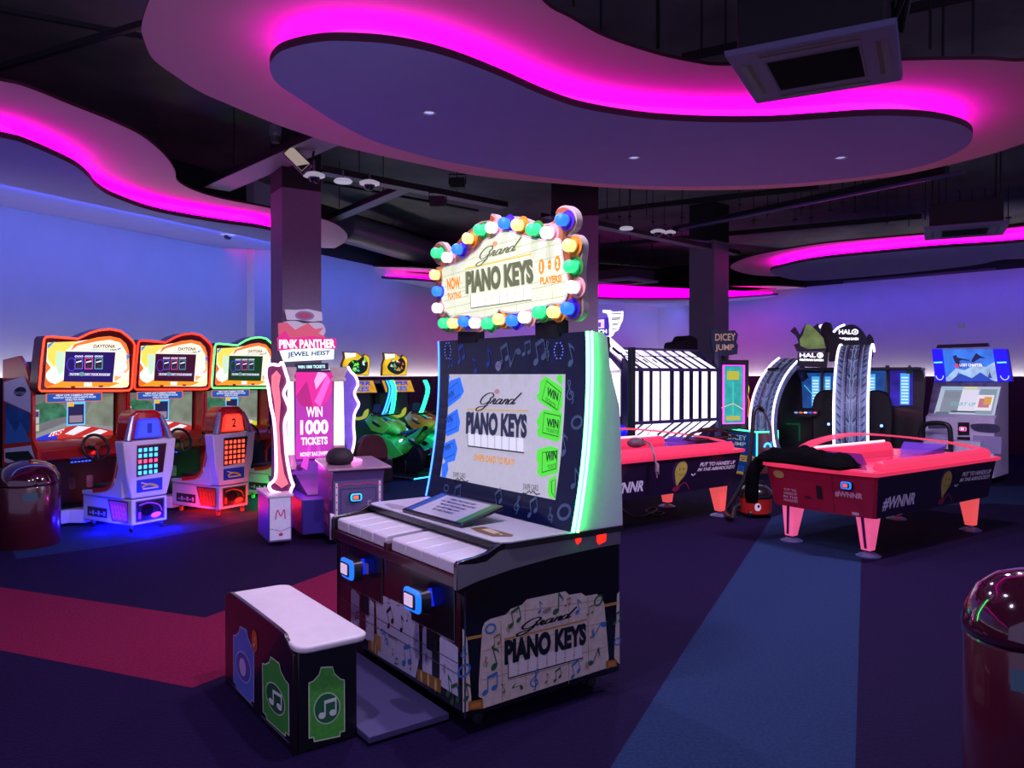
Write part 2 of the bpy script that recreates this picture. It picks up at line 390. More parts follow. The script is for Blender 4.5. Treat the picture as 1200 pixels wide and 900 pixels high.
# body and side panels
b = MB(); b.box(-W+.03, W-.03, .03, .93, .12, .70, PBLK); b.box(-W+.03, W-.03, .26, .93, .70, .80, PBLK); b.build('cabinet_body', t, bevel=.004)
b = MB(); b.box(-W+.06, W-.06, .06, .88, .055, .12, DBLACK); b.build('plinth', t)
prof = [(0, .08), (0, .62), (-.041, .65), (-.041, .765), (-.03, .777), (.06, .785), (.12, .795), (.165, .815), (.2, .828), (.94, .828), (.94, .08)]
for sx in (-1, 1):
    b = MB(lambda u, v, h: (h, u, v)); b.prism(prof, sx*(W-.03), sx*W, PBLK); sp = b.build('side_panel', t, bevel=.003)
    e = MB(SR(W) if sx > 0 else SL(-W)); e.ribbon([(.0, .08), (.0, .64)], .008, CHROME, 2); e.build('edge_trim', sp)
# grey swoosh + art on the right side panel
a = MB(SR(W)); A = lambda pts: q4(lambda x, y: F.atx(x, y, W), pts)
a.poly(A([(535.5,662),(536,692),(560,681),(600,667),(650,653),(700,642),(727,637),(727,619),(700,623),(640,633),(600,641),(585,646),(570,658),(556,661)]), mat('6e6a72', .35, coat=.3), 1)
cr = lambda x, y: F.atx(530+.1889*x, 680+.1889*y, W)
Cr = lambda pts: q4(cr, pts)
a.poly(Cr([(163,722),(164,640),(185,300),(200,262),(235,240),(335,212),(362,178),(430,152),(462,118),(700,68),(725,90),(800,78),(825,97),(895,85),(925,105),(942,145),(970,480),(955,545),(190,795),(190,735)]), CREAM, 1)
a.poly(Cr([(62,300),(76,312),(92,372),(118,745),(100,755),(98,812),(64,820)]), CREAM, 1)
a.poly(Cr([(1022,85),(1036,70),(1038,520),(1018,500),(1003,480)]), CREAM, 1)
for p in ([(98,752),(188,736),(190,795),(98,808)], [(952,500),(1018,488),(1020,533),(952,550)]): a.poly(Cr(p), mat('9a6420', .4), 2)
for p in ([(112,765),(175,752),(176,785),(112,797)], [(965,508),(1008,500),(1010,528),(965,538)]): a.poly(Cr(p), mat('c47a3a', .4), 3)
for p in ([(90,352),(186,334),(186,352),(92,372)], [(942,148),(1020,132),(1018,150),(943,166)]): a.poly(Cr(p), GOLD, 2)
for p in ([(192,440),(960,255)], [(300,250),(310,760)], [(450,140),(455,690)], [(720,90),(722,640)], [(840,100),(845,590)], [(180,620),(960,410)], [(330,205),(930,120)]):
    a.ribbon(Cr(p), .003, mat('a8825f', .5), 1.6)
BL_, BR_, TR_, TL_ = cr(322,528), cr(828,398), cr(830,262), cr(322,372)
a.ribbon([cr(322,366), cr(832,243)], .009, GOLD, 2)
a.text('PIANO KEYS', [BL_, BR_, TR_, TL_], BLACK, 3, bold=.06)
a.text('PIANO KEYS', [tuple(Vector(p)*.5+Vector(q)*.5) for p, q in ((BL_, TL_), (BR_, TR_))]+[TR_, TL_], BLACK, 3.2, bold=.03) if False else None
for i in range(8):
    f0, f1 = i/8, (i+1)/8
    L = lambda f, lo: tuple(Vector(cr(346, 604 if lo else 500))*(1-f)+Vector(cr(808, 476 if lo else 400))*f)
    g = .012; a.poly([L(f0+g, 1), L(f1-g, 1), L(f1-g, 0), L(f0+g, 0)], mat('dcd4d0', .4), 2)
a.ribbon([cr(346,608), cr(810,480)], .006, BLACK, 2.2); a.ribbon([cr(346,620), cr(812,492)], .002, BLACK, 2.2); a.ribbon([cr(345,500), cr(346,608)], .003, BLACK, 2.2)
cursive_grand(a, [cr(400,345), cr(722,262), cr(752,168), cr(425,250)], BLACK, 3.4, .011)
a.ell(*cr(585,188), .028, .011, mat('8a7a70', .5), 2, .2); a.text('HARRY LEVY', [cr(560,196), cr(612,188), cr(612,176), cr(560,184)], BLACK, 3) if False else None
for x, y, s, m, k, r in ((236,300,.085,BLUEN,3,0),(385,228,.10,GREENN,1,.2),(540,165,.07,BLUEN,0,.2),(650,140,.13,GREENN,0,0),(715,135,.05,GOLDN,1,0),(775,160,.09,BLUEN,0,.2),(855,185,.06,GOLDN,1,0),(905,125,.09,GREENN,3,.6),
    (905,310,.13,BLUEN,0,2.4),(880,470,.12,GREENN,0,-.5),(270,375,.07,GOLDN,1,.1),(255,480,.13,GREENN,0,.3),(205,510,.06,GOLDN,2,0),(235,640,.11,BLUEN,1,0),(312,670,.06,GOLDN,0,.6),(400,665,.08,GREENN,0,1.6),(510,620,.12,BLUEN,2,-.2),(583,605,.06,GOLDN,0,.1),(650,585,.07,GREENN,1,.2),(760,550,.09,BLUEN,1,.3),(830,530,.05,GOLDN,2,0),(345,300,.05,GOLDN,2,0),(860,335,.05,GOLDN,0,0),
    (72,560,.10,BLUEN,3,.4),(85,690,.10,GREENN,0,.2),(70,450,.08,BLUEN,2,0),(1025,230,.08,GREENN,1,0),(1024,380,.07,BLUEN,3,0)):
    u, v = cr(x, y); note(a, u, v, s*.78, m, k, r, 2.4)
a.build('side_artwork', t, smooth=0, fixn=False)
# front artwork
cf = lambda x, y: F.aty(395+.2334*x, 630+.2334*y, 0); Cf = lambda pts: q4(cf, pts)
b = MB(); b.box(-W+.03, W-.03, .0, .03, .10, .655, PBLK); b.build('front_panel', t)
a = MB(FR(0)); SILV = mat('b9b6cc', .45, noise=.1, nscale=40)
a.rect(-W+.035, .36, W-.035, .65, BURG, .6); a.rect(-W+.035, .13, W-.035, .36, PBLK, .6)
a.poly(Cf([(196,320),(235,292),(350,345),(380,395),(412,425),(415,600),(395,705),(300,648),(205,590)]), SILV, 1.5)
for xs in ((-.50, -.39), (-.31, -.21), (.31, .40), (.47, .63)):
    a.poly([(xs[0], .16), (xs[1], .16), (xs[1], .38), (xs[0]+.02, .40), (xs[0], .38)], SILV, 1.5)
for x0, x1 in ((-.625, -.52), (.17, .24)): pass
a.poly([(-.20, .14), (-.13, .14), (-.13, .22), (-.20, .22)], GOLD, 1.8)
a.poly(Cf([(405,655),(525,715),(522,782),(402,712)]), mat('9a7028', .4, .3), 1.8); a.poly(Cf([(160,510),(208,545),(205,590),(158,560)]), mat('9a7028', .4, .3), 1.8)
for p in ((425,695),(460,715),(497,740),(180,540),(195,556)): a.ell(*cf(*p), .012, .03, mat('d8b070', .35, .2), 2.4)
for y0 in (.26, .31): a.ribbon([(-W+.05, y0), (W-.05, y0)], .004, mat('5a5560', .4), 2.6)
for x, y, s, m, k, r in ((265,400,.12,BLACK,1,.5),(355,400,.06,BLUEN,0,0),(325,430,.11,BLACK,0,.2),(248,510,.10,BLUEN,2,.6),(350,590,.14,BLUEN,1,.2),(300,620,.05,BLACK,1,0),(640,620,.12,BLUEN,3,.2),(645,500,.10,GREENN,0,.2),(560,740,.13,GREENN,0,.2),(600,790,.12,GREENN,1,.3),(400,500,.06,BLUEN,0,.2),(230,470,.05,BLUEN,3,0),(262,318,.04,BLUEN,1,0),(310,330,.04,GOLDN,1,0),
    (480,520,.05,GOLDN,0,0),(450,600,.05,BLACK,2,0),(540,660,.06,GOLDN,2,0),(100,390,.06,BLACK,1,0),(150,430,.05,BLUEN,0,0),(110,450,.06,BLACK,2,0),(370,640,.06,GREENN,0,.3),(280,570,.05,GOLDN,0,.4)):
    u, v = cf(x, y)
    if abs(u) < W-.03: note(a, min(u, W-.085), v, s*.75, m, k, r, 2.8)
a.text('GRAND PIANO KEYS', (-.04, .245, .06, .262), BLACK, 3)
a.build('front_artwork', t, smooth=0, fixn=False)
# card reader plates
for px0, px1, cxp in (((62,62),(232,130),(95,180)), ((378,190),(595,275),(440,335))):
    u0, v1 = cf(*px0); u1, _ = cf(*px1); v1 = .645
    p = MB(FR(.0)); p.prism([(u0, .40), (u1, .40), (u1, v1), (u0, v1)], .001, .006, BLACK)
    p.map = FR(-.006); p.ribbon([(u0, .40), (u1, .40), (u1, v1), (u0, v1)], .004, mat('8a8088', .4), 1, closed=True)
    p.rect(u0+.13 if u0 > 0 else u0+.22, .52, (u0+.17 if u0 > 0 else u0+.26), .58, mat('a08a50', .4), 1)
    p.rect((u0+u1)/2-.05, .30, (u0+u1)/2+.05, .40, DBLACK, 1)
    pl = p.build('reader_plate', t)
    cx_, cz_ = (u0+u1)/2-.02, .55
    br = MB(); br.cyl((cx_+.03, -.006, cz_+.01), (cx_, -.055, cz_), .042, E('0a2cff', .8), n=20); br.build('bracket', pl)
    card_reader(t, (lambda cz_: (lambda u, v, h: (u-.25*h, -.05-h, v)))(cz_), cx_, cz_, .092, ring='1468ff', lcd='d8b8e0')
# key tray and keys
b = MB(); b.box(-W+.031, W-.031, -.035, .26, .655, .705, BURG); b.box(-.02, .02, -.04, .24, .70, .745, BURG); b.build('key_tray', t, bevel=.003)
KEYM = mat('c9c3cc', .35, coat=.2, noise=.03)
for grp in (-1, 1):
    for k in range(4):
        w_ = (W-.045-.028)/4; x0 = (-W+.042 if grp < 0 else .028)+k*w_
        b = MB(lambda u, v, h: (h, u, v)); b.prism([(-.02, .708), (-.02, .762), (-.008, .772), (.30, .79), (.30, .708)], x0+.0015, x0+w_-.0015, KEYM); b.build('piano_key', t, bevel=.006, seg=3)
# deck
b = MB(TP(0)); dk = [(-W-.012, .195+.05), (-W+.01, .2), (-W+.05, .185), (W-.05, .185), (W-.01, .2), (W+.012, .245), (W+.012, .955), (-W-.012, .955)]
b.prism(dk, .800, .828, BLACK); b.prism(inset(dk, .006), .828, .833, mat('bdb9c6', .3, coat=.3, noise=.04)); dko = b.build('deck', t)
a = MB(TP(.833)); dz = lambda x, y: F.atz(390+.1917*x, 560+.1917*y, .834)
a.poly(q4(dz, [(838,305),(925,298),(1105,348),(1095,358),(975,358),(880,328)]), mat('6a4a2c', .5), 1)
a.poly(q4(dz, [(905,315),(960,310),(1020,335),(985,345)]), mat('b8a890', .5), 2); a.poly(q4(dz, [(1010,340),(1040,345),(1030,352)]), mat('c8b8a0', .5), 2)
a.build('deck_sticker', dko, smooth=0, fixn=False); a = MB(TP(.833))
a.poly(q4(dz, [(310,160),(345,155),(430,170),(470,185),(440,195),(360,185)]), mat('8c8090', .5), 1)
a.build('deck_sticker', dko, smooth=0, fixn=False)
# red lamps on the side under the screen housing
for x0, x1 in ((675,681),(700,710)):
    a = MB(SR(W)); a.prism(A([(x0, 623),(x1, 621),(x1-1, 634),(x0+1, 638),(x0-1, 633)]), .001, .006, E('ff2010', 2.0))
    a.build('tail_lamp', t, smooth=0)
a = MB(FR(.0))
# ---- screen housing
fy_pts = []
for x, y in ((686,389),(686.5,410),(685.5,479),(680.5,557),(669,622)):
    fy_pts.append(F.atx(x, y, .69))
fy_pts = sorted([(z, y_) for y_, z in fy_pts])
fy_pts[0] = (.833, fy_pts[0][1]); 
def fy(z):
    z = max(.833, min(fy_pts[-1][0], z))
    P = fy_pts; 
    # quadratic fit through three samples keeps the face smooth
    z0, z1, z2 = P[0][0], P[2][0], P[-1][0]; y0, y1, y2 = P[0][1], P[2][1], P[-1][1]
    return y0*(z-z1)*(z-z2)/((z0-z1)*(z0-z2))+y1*(z-z0)*(z-z2)/((z1-z0)*(z1-z2))+y2*(z-z0)*(z-z1)/((z2-z0)*(z2-z1))
ZTOP = 1.812
back = [F.atx(x, y, .69) for x, y in ((710,396),(713,430),(719,456),(724,476),(725.8,502),(726.5,545),(728,612))]
back[-1] = (back[-1][0], .834)
sidep = [(fy(.834+(ZTOP-.834)*i/12)+.012, .834+(ZTOP-.834)*i/12) for i in range(13)]+[(back[0][0]-.03, ZTOP)]+back
HS = mat('d9dbe2', .55, noise=.02)
b = MB(lambda u, v, h: (h, u, v)); b.prism(sidep, -.69, .69, DBLACK, side=DBLACK); b.build('screen_housing', t)
for sx in (-1, 1):
    b = MB(lambda u, v, h: (h, u, v)); b.prism(sidep, sx*.690, sx*.70, HS); b.build('housing_side', t)
# bevelled mitred frame strip on the front, screen glass and picture share the curved face
fm = lambda u, v, h: (u, fy(v)-.004-h*2.2, v)
def strips(bb, u0, u1, z0, z1, m, h=0, n=10, lean=None):
    for i in range(n):
        a0, a1 = z0+(z1-z0)*i/n, z0+(z1-z0)*(i+1)/n
        bb.add([fm(u0, a0, h), fm(u1, a0, h), fm(u1, a1, h), fm(u0, a1, h)], [(0, 1, 2, 3)], m)
FRG = mat('0c1236', .2, coat=.1, spec=.3)
a = MB(fm); strips(a, -.70, .70, .836, ZTOP, FRG, .0, 14)
def cfp(px, py):
    y = .65
    for _ in range(6):
        u, z = F.aty(px, py, y); y = fy(z)-.006
    return (u, z)
OUT1 = mat('3c5874', .3, coat=.5); OUT2 = mat('2c50b0', .3)
for x, y, s, m, k, r in ((540,415,.12,OUT2,1,.3),(556,428,.11,OUT2,0,.6),(572,418,.13,OUT2,0,.2),(590,415,.13,OUT1,1,.2),(603,420,.16,OUT1,0,2.6),(617,408,.10,OUT1,1,0),(632,412,.15,OUT1,1,.2),(641,412,.12,OUT1,2,0),(668,415,.14,OUT1,0,.3),(668,460,.14,OUT1,2,.3),(676,495,.12,OUT1,3,.3),(673,560,.12,OUT1,0,.2),(661,600,.14,OUT1,3,.3),(606,592,.11,OUT1,2,0),(624,594,.11,OUT1,1,.4),(645,604,.09,OUT1,2,.4),(535,578,.12,OUT1,1,.2),(523,572,.08,OUT1,3,0),(583,584,.11,OUT1,1,.5),(660,520,.14,OUT1,0,.4),(528,425,.07,OUT2,1,0)):
    u, v = cfp(x, y); note(a, u, v, s*.8, m, k, r, 1)
for x in (525, 655):                        # slotted loudspeaker grilles with tiny blue lights
    for j in range(6):
        u, v = cfp(x, 402+j*3.6); w_ = .035*math.sin(PI*(j+1)/7); a.ribbon([(u-w_, v), (u+w_, v)], .004, DBLACK, 1)
        a.ell(u-w_, v, .004, .004, E('5a78ff', 2), 2, n=6); a.ell(u+w_, v, .004, .004, E('5a78ff', 2), 2, n=6)
u, v = cfp(584, 429); a.ell(u, v, .028, .028, mat('8890a8', .3), 1.5); a.text('HL', (u-.014, v-.006, u+.014, v+.006), BLACK, 2)
a.build('front_glass', t, smooth=60, fixn=False)
# the screen picture
s0, s1 = cfp(524, 439), cfp(661, 438); s2, s3 = cfp(652.5, 585), cfp(518, 560)
su0, su1 = (s0[0]+s3[0])/2, (s1[0]+s2[0])/2; sz1, sz0 = (s0[1]+s1[1])/2, (s2[1]+s3[1])/2
SCR = mat('c2c0d2', .3, emit=.72, noise=.05, nscale=35)
b = MB(fm); strips(b, su0, su1, sz0, sz1, SCR, .001, 10); scr = b.build('screen', t, smooth=60, fixn=False)
sc_ = lambda pts: [(max(su0, min(su1, u)), max(sz0, min(sz1, v))) for u, v in (cfp(*p) for p in pts)]
a = MB(fm); NAVY = E('10121c', .6); LB = E('2a6cf0', 1.0); LG = E('4ed83a', 1.0)
k4 = lambda x, y: (490+x*.3109, 370+y*.3111)
S4 = lambda pts: sc_([k4(*p) for p in pts])
# blue tickets left
for p in ([(108,228),(122,226),(120,240),(108,246)],[(122,245),(160,232),(175,285),(160,310),(115,345),(104,320),(106,262)], [(100,375),(150,350),(160,400),(155,435),(110,455),(98,440)], [(96,480),(140,462),(150,500),(140,545),(108,555),(92,530)], [(92,560),(112,545),(116,580),(105,610),(90,610)]):
    a.poly(S4(p), LB, 2.5)
for p in ([(112,280),(152,250),(160,295),(118,325)], [(104,385),(145,368),(150,420),(104,440)], [(98,495),(135,478),(140,520),(100,540)]):
    a.ribbon(S4(p), .004, NAVY, 3.6, closed=True)
# green tickets right
for p in ([(545,222),(530,222),(522,240),(545,262)],[(462,245),(485,228),(545,270),(545,340),(530,372),(455,320),(447,300),(458,290)], [(460,370),(475,352),(545,365),(538,462),(525,475),(452,452),(450,430),(458,420),(448,400)], [(450,505),(500,490),(530,500),(528,590),(465,608),(450,590),(455,560),(448,545)], [(495,615),(522,600),(520,690),(495,680),(490,655)]):
    a.poly(S4(p), LG, 2.5)
for p in ([(487,245),(542,290),(528,355),(470,315)], [(478,365),(540,378),(530,455),(472,440)], [(472,515),(528,510),(524,575),(470,590)], [(505,625),(522,615),(520,685),(507,665)]):
    a.ribbon(S4(p), .005, NAVY, 3.6, closed=True)
T4 = lambda s, q, m, l=4.5, bold=.035, shear=0: a.text(s, [cfp(*k4(*p)) for p in q], m, l, bold, shear)
T4('WIN', [(488,300),(530,322),(534,290),(493,268)], NAVY); T4('TICKETS!', [(482,320),(520,348),(524,334),(486,306)], NAVY, bold=0)
T4('WIN', [(488,418),(532,425),(534,392),(490,385)], NAVY); T4('TICKETS!', [(486,435),(530,446),(531,432),(487,422)], NAVY, bold=0)
T4('WIN', [(484,552),(526,540),(528,505),(486,515)], NAVY); T4('TICKETS', [(492,578),(524,570),(525,556),(492,562)], NAVY, bold=0)
T4('WIN', [(118,318),(140,302),(138,276),(116,292)], E('1a3a90', .8)); T4('WIN', [(108,408),(135,400),(134,378),(108,384)], E('1a3a90', .8))
T4('TICKETS', [(108,424),(132,416),(132,406),(108,414)], E('1a3a90', .8), bold=0); T4('WIN', [(102,512),(126,502),(126,480),(102,490)], E('1a3a90', .8))
cursive_grand(a, [cfp(*k4(*p)) for p in ((222,358),(360,356),(385,290),(240,285))], NAVY, 4, .011)
a.ribbon([cfp(*k4(188,352)), cfp(*k4(418,358))], .007, E('c8a050', .9), 3)
T4('PIANO KEYS', [(184,445),(414,462),(416,372),(186,362)], E('2c3050', .7), 5, .055)
T4('PIANO KEYS', [(187,441),(411,457),(413,370),(189,360)], E('50566e', .7), 3.6, .02)
for i in range(8):
    L = lambda f, lo: tuple(Vector(cfp(*k4(190, 488 if lo else 440)))*(1-f)+Vector(cfp(*k4(402, 514 if lo else 462)))*f)
    a.poly([L(i/8+.012, 1), L((i+1)/8-.012, 1), L((i+1)/8-.012, 0), L(i/8+.012, 0)], E('dcdcf0', .85), 3)
a.ribbon([cfp(*k4(190,490)), cfp(*k4(402,516))], .007, NAVY, 3.4); a.ribbon([cfp(*k4(188,450)), cfp(*k4(190,490))], .003, NAVY, 3.4)
T4('SWIPE CARD TO PLAY!', [(213,545),(364,565),(366,538),(214,520)], E('d08a20', 1.0), 3, .03)
T4('SWIPE CARD', [(134,608),(180,612),(181,594),(135,588)], NAVY, 3, 0); T4('SWIPE CARD', [(398,655),(455,660),(456,638),(399,632)], NAVY, 3, 0)
for cx_ in (158, 428):
    y_ = 616 if cx_ < 200 else 664
    a.ribbon(catmull([cfp(*k4(cx_+dx, y_+dy)) for dx, dy in ((-32,2),(-20,6),(-8,-3),(0,3),(8,-3),(20,8),(34,6))]), .006, NAVY, 3)
a.ell(*cfp(*k4(300,285)), .025, .014, E('b08090', .8), 3)
a.build('screen_picture', scr, smooth=0, fixn=False)
# LED tubes down both edges
zz = [.836+(ZTOP-.836)*i/24 for i in range(25)]
led_path([(.708, fy(z)-.004, z) for z in zz], .0085, E('58ffa0', 9.0), 'green_light_tube', t)
led_path([(.720, fy(z)+.016, z) for z in zz], .006, E('30ff58', 40.0), 'green_light_tube', t)
led_path([(-.706, fy(z)-.004, z) for z in zz], .007, E('2a5cff', 7.0), 'blue_light_tube', t)
# instruction tablet standing on the deck
P3 = lambda x, y, z: Vector((*F.atz(x, y, z), z))
TLc, TRc, BRc, BLc = P3(512.7,577,.915), P3(581.7,591.6,.915), P3(549,617.5,.85), P3(476,597,.85)
c0 = (TLc+TRc+BRc+BLc)/4; xd = ((TRc-TLc)+(BRc-BLc)).normalized(); yd = ((TLc-BLc)+(TRc-BRc)); tw = ((TRc-TLc).length+(BRc-BLc).length)/2; th_ = yd.length/2
mp = slab_map(c0, xd, yd)
b = MB(mp); b.prism(rrect(-tw/2, -th_/2, tw/2, th_/2, .012), -.016, 0, BLACK); tb = b.build('instruction_panel', t, bevel=.002)
a = MB(mp); a.rect(-tw/2+.02, -th_/2+.02, tw/2-.02, th_/2-.02, mat('a09eac', .4), 1)
a.rect(-tw/2+.02, -th_/2+.02, -tw/2+.08, th_/2-.02, mat('1c4a90', .4), 1.6); a.rect(tw/2-.08, -th_/2+.02, tw/2-.02, th_/2-.02, mat('2a7030', .4), 1.6)
for j, (s, w_) in enumerate((('PRESS THE START KEY', .6), ('HIT THE KEYS AS THE NOTES', .8), ('REACH THE LINE AND', .6), ('DO NOT MISS ANY', .55), ('TO WIN TICKETS', .5))):
    v = th_/2-.055-j*.035; a.text(s, (-tw*.27*w_/.8, v-.009, tw*.27*w_/.8, v+.009), mat('221a3a', .3), 2.2, .02)
a.build('instruction_print', tb, smooth=0, fixn=False)
b = MB(); cbk = c0+Vector((0, .03, -.02)); b.box(cbk.x-.1, cbk.x+.1, cbk.y-.0, cbk.y+.05, .834, c0.z-.02, DBLACK); b.build('panel_stand', tb)
for x, y in ((-.55, .12), (.6, .12), (.6, .82), (-.55, .82)): wheel_caster('caster', t, x, y)
# ---- marquee
YM = .655
m3 = lambda x, y: F.aty(490+x*.20833, 230+y*.20833, YM)
outer = catmull(q4(m3, [(88,410),(120,392),(95,378),(73,335),(78,290),(98,262),(125,256),(150,285),(165,310),(190,285),(230,235),(290,182),(340,142),(393,132),(402,98),(425,105),(442,130),(500,115),(560,113),(640,143),(700,153),(745,142),(765,110),(768,82),(790,57),(830,50),(868,78),(882,130),(870,180),(842,212),(885,214),(912,250),(915,300),(905,400),(905,480),(915,560),(918,650),(890,692),(850,704),(810,690),(760,692),(700,702),(620,716),(520,737),(470,746),(440,737),(380,754),(300,762),(210,760),(160,770),(118,748),(104,700),(100,640),(96,520)]), True, 4)
inner = catmull(q4(m3, [(140,470),(145,402),(240,372),(330,305),(380,248),(425,232),(480,200),(540,202),(600,222),(700,247),(790,240),(812,262),(818,330),(832,400),(850,480),(842,560),(815,600),(760,605),(680,628),(560,655),(480,650),(460,640),(440,665),(360,685),(240,672),(195,682),(168,655),(148,640),(135,560)]), True, 4)
RIMM = mat('a85c2c', .45, coat=.3)
b = MB(FR(YM)); b.prism(outer, -.05, -.012, mat('b8aca0', .4)); mq = b.build('marquee_board', t, smooth=40)
b = MB(FR(YM)); o2 = inset(outer, .012); b.prism(o2, -.012, .0, RIMM); b.build('marquee_border', mq, smooth=40)
LIT = mat('eef4d4', .5, emit=.86, noise=.10, nscale=4)
b = MB(FR(YM)); b.prism(inner, .0, .006, LIT, side=mat('c8c4b8', .4)); lp = b.build('lit_panel', mq, smooth=40)
b = MB(FR(YM)); b.ribbon(inner, .01, mat('c8c0b8', .4), 7.5, closed=True); b.build('panel_rim', mq, smooth=0, fixn=False)
a = MB(FR(YM-.006)); M3 = lambda pts: q4(m3, pts); OL = E('6e7454', .75); OR = E('f09018', 1.0); OL2 = E('a8b088', .9)
for p in ([(145,455),(810,262)],[(150,560),(270,530)],[(150,512),(260,485)],[(660,370),(820,330)],[(150,635),(838,480)],[(150,590),(290,560)],[(200,380),(215,680)],[(530,205),(530,235)],[(740,245),(765,600)],[(240,370),(700,250)],[(640,495),(850,430)],[(560,610),(560,650)],[(380,630),(380,680)],[(350,300),(560,240)],[(180,672),(840,560)],[(230,520),(300,505)]):
    a.ribbon(M3(p), .0025, OL2, .6)
a.ribbon(M3([(268,408),(642,326)]), .008, E('e0c840', 1), 1)
for l_, m_, dx in ((2.0, OL2, 0), (2.6, OL, 6)):
    a.text('PIANO KEYS', M3([(272+dx,552),(652+dx,490),(646+dx,350),(270+dx,424)]), m_, l_, .055)
for i in range(8):
    L = lambda f, lo: tuple(Vector(m3(303, 628 if lo else 555))*(1-f)+Vector(m3(645, 580 if lo else 505))*f)
    a.poly([L(i/8+.008, 1), L((i+1)/8-.008, 1), L((i+1)/8-.008, 0), L(i/8+.008, 0)], E('fffff0', 1.0), 1.5)
    a.ribbon([L(i/8, 1), L(i/8, 0)], .002, OL, 1.2)
a.ribbon(M3([(303,630),(645,582)]), .006, OL, 1.8); a.ribbon(M3([(303,630),(300,555)]), .003, OL, 1.8)
cursive_grand(a, M3([(335,395),(545,345),(575,232),(350,290)]), OL, 3.2, .011)
a.text('NOW', M3([(172,530),(244,520),(242,450),(166,462)]), OR, 1.5, .05); a.text('PLAYING', M3([(176,580),(248,572),(247,535),(172,545)]), OR, 1.5, .04)
for cx_, s in ((700, '1'), (790, '2')):
    a.ell(*m3(cx_, 396 if cx_ == 700 else 378), .0235, .04, OR, 1.5); a.text(s, M3([(cx_-(4 if s == '1' else 7),425 if cx_ == 700 else 405),(cx_+(3 if s == '1' else 7),423 if cx_ == 700 else 403),(cx_+(3 if s == '1' else 7),370 if cx_ == 700 else 352),(cx_-(4 if s == '1' else 7),372 if cx_ == 700 else 354)]), E('fff4d8', 1), 2.2, .04)
a.ell(*m3(745, 386), .014, .026, OR, 1.5); a.text('OR', M3([(737,392),(753,389),(753,378),(737,380)]), E('fff4d8', 1), 2.2)
a.text('PLAYERS!', M3([(694,500),(815,483),(812,440),(692,455)]), OR, 1.5, .045)
a.ell(*m3(438, 268), .026, .015, E('d8a070', 1), 1); a.text('HARRY', M3([(418,278),(458,272),(458,260),(418,266)]), E('a05030', .8), 1.6) if False else None
a.build('marquee_lettering', lp, smooth=0, fixn=False)
COLS = {'G': ('38e08c', '3a8a2a'), 'W': ('ffffff', 'e8a0a0'), 'B': ('2a78ff', '4a2ad0'), 'Y': ('ffe890', 'e08a28')}
a = MB(FR(YM))
for c_, x, y in (('G',90,318),('W',150,343),('B',208,297),('Y',267,236),('G',331,188),('W',399,175),('B',471,150),('Y',545,160),('G',628,186),('W',711,204),('B',795,130),('Y',836,275),('G',843,394),('W',855,510),('B',825,630),('Y',748,650),('G',663,653),('W',585,680),('B',514,698),('Y',440,691),('G',374,716),('W',306,712),('B',243,704),('Y',183,714),('G',131,714),('W',96,628),('B',95,534),('Y',82,441)):
    u, z = F.aty(490+x*.20833, 230+y*.20833, YM-.05)
    lc, pc = COLS[c_]
    bb = MB(); bb.lathe([(.028, -.03), (.030, .0), (.0325, .012), (.0315, .024), (.024, .034), (.012, .039), (.002, .040)], E(lc, 1.25 if c_ != 'B' else 1.5), 20, (u, YM-.028, z), 'y')
    bo = bb.build('marquee_bulb', t, smooth=60)
    sk = MB(); sk.lathe([(.036, 0), (.038, .008), (.036, .014)], mat(lc if c_ == 'G' else pc, .4), 20, (u, YM, z), 'y'); sk.build('bulb_socket', bo)
    a.ell(u, z, .056, .052, mat(pc, .45), 1.2, n=24)
a.build('border_dots', mq, smooth=0, fixn=False)
for x in (-.47, .30):
    b = MB(); b.box(x, x+.20, .69, .755, 1.79, 2.3, DBLACK); b.build('marquee_post', t, bevel=.003)
# ================================================================== BENCH
t = thing('piano_bench', 'black bench with pale top and green ticket panels before the piano machine', 'bench', F)
bx0, bx1, by0, by1 = -.56, .405, -.675, -.385
b = MB(); b.box(bx0, bx1, by0+.02, by1, .0, .43, mat('0c0b12', .35, coat=.3)); b.build('bench_body', t, bevel=.006)
b = MB(FR(0)); prf = [(bx0-.01, .0), (bx1+.0, .0), (bx1+.0, .425), (bx1-.03, .435), (bx1-.09, .468), (bx1-.19, .488), (bx0+.17, .490), (bx0+.06, .482), (bx0-.01, .45)]
prf = prf[:2]+catmull(prf[2:], n=4)
b.prism(prf, -by0-.02, -by0, mat('1a0a16', .3, coat=.4), FR(0)); b.build('bench_side', t, bevel=.003)
b = MB(TP(0)); st = rrect(bx0-.015, by0+.005, bx1+.045, by1+.045, .06); b.prism(st, .432, .462, mat('cfc8cc', .45, noise=.04, nscale=14)); b.build('bench_seat', t, bevel=.01, seg=3)
b = MB(); b.box(bx0+.03, .52, by1+.001, .02, .012, .042, mat('3a3660', .7)); b.build('foot_plate', t, bevel=.004)
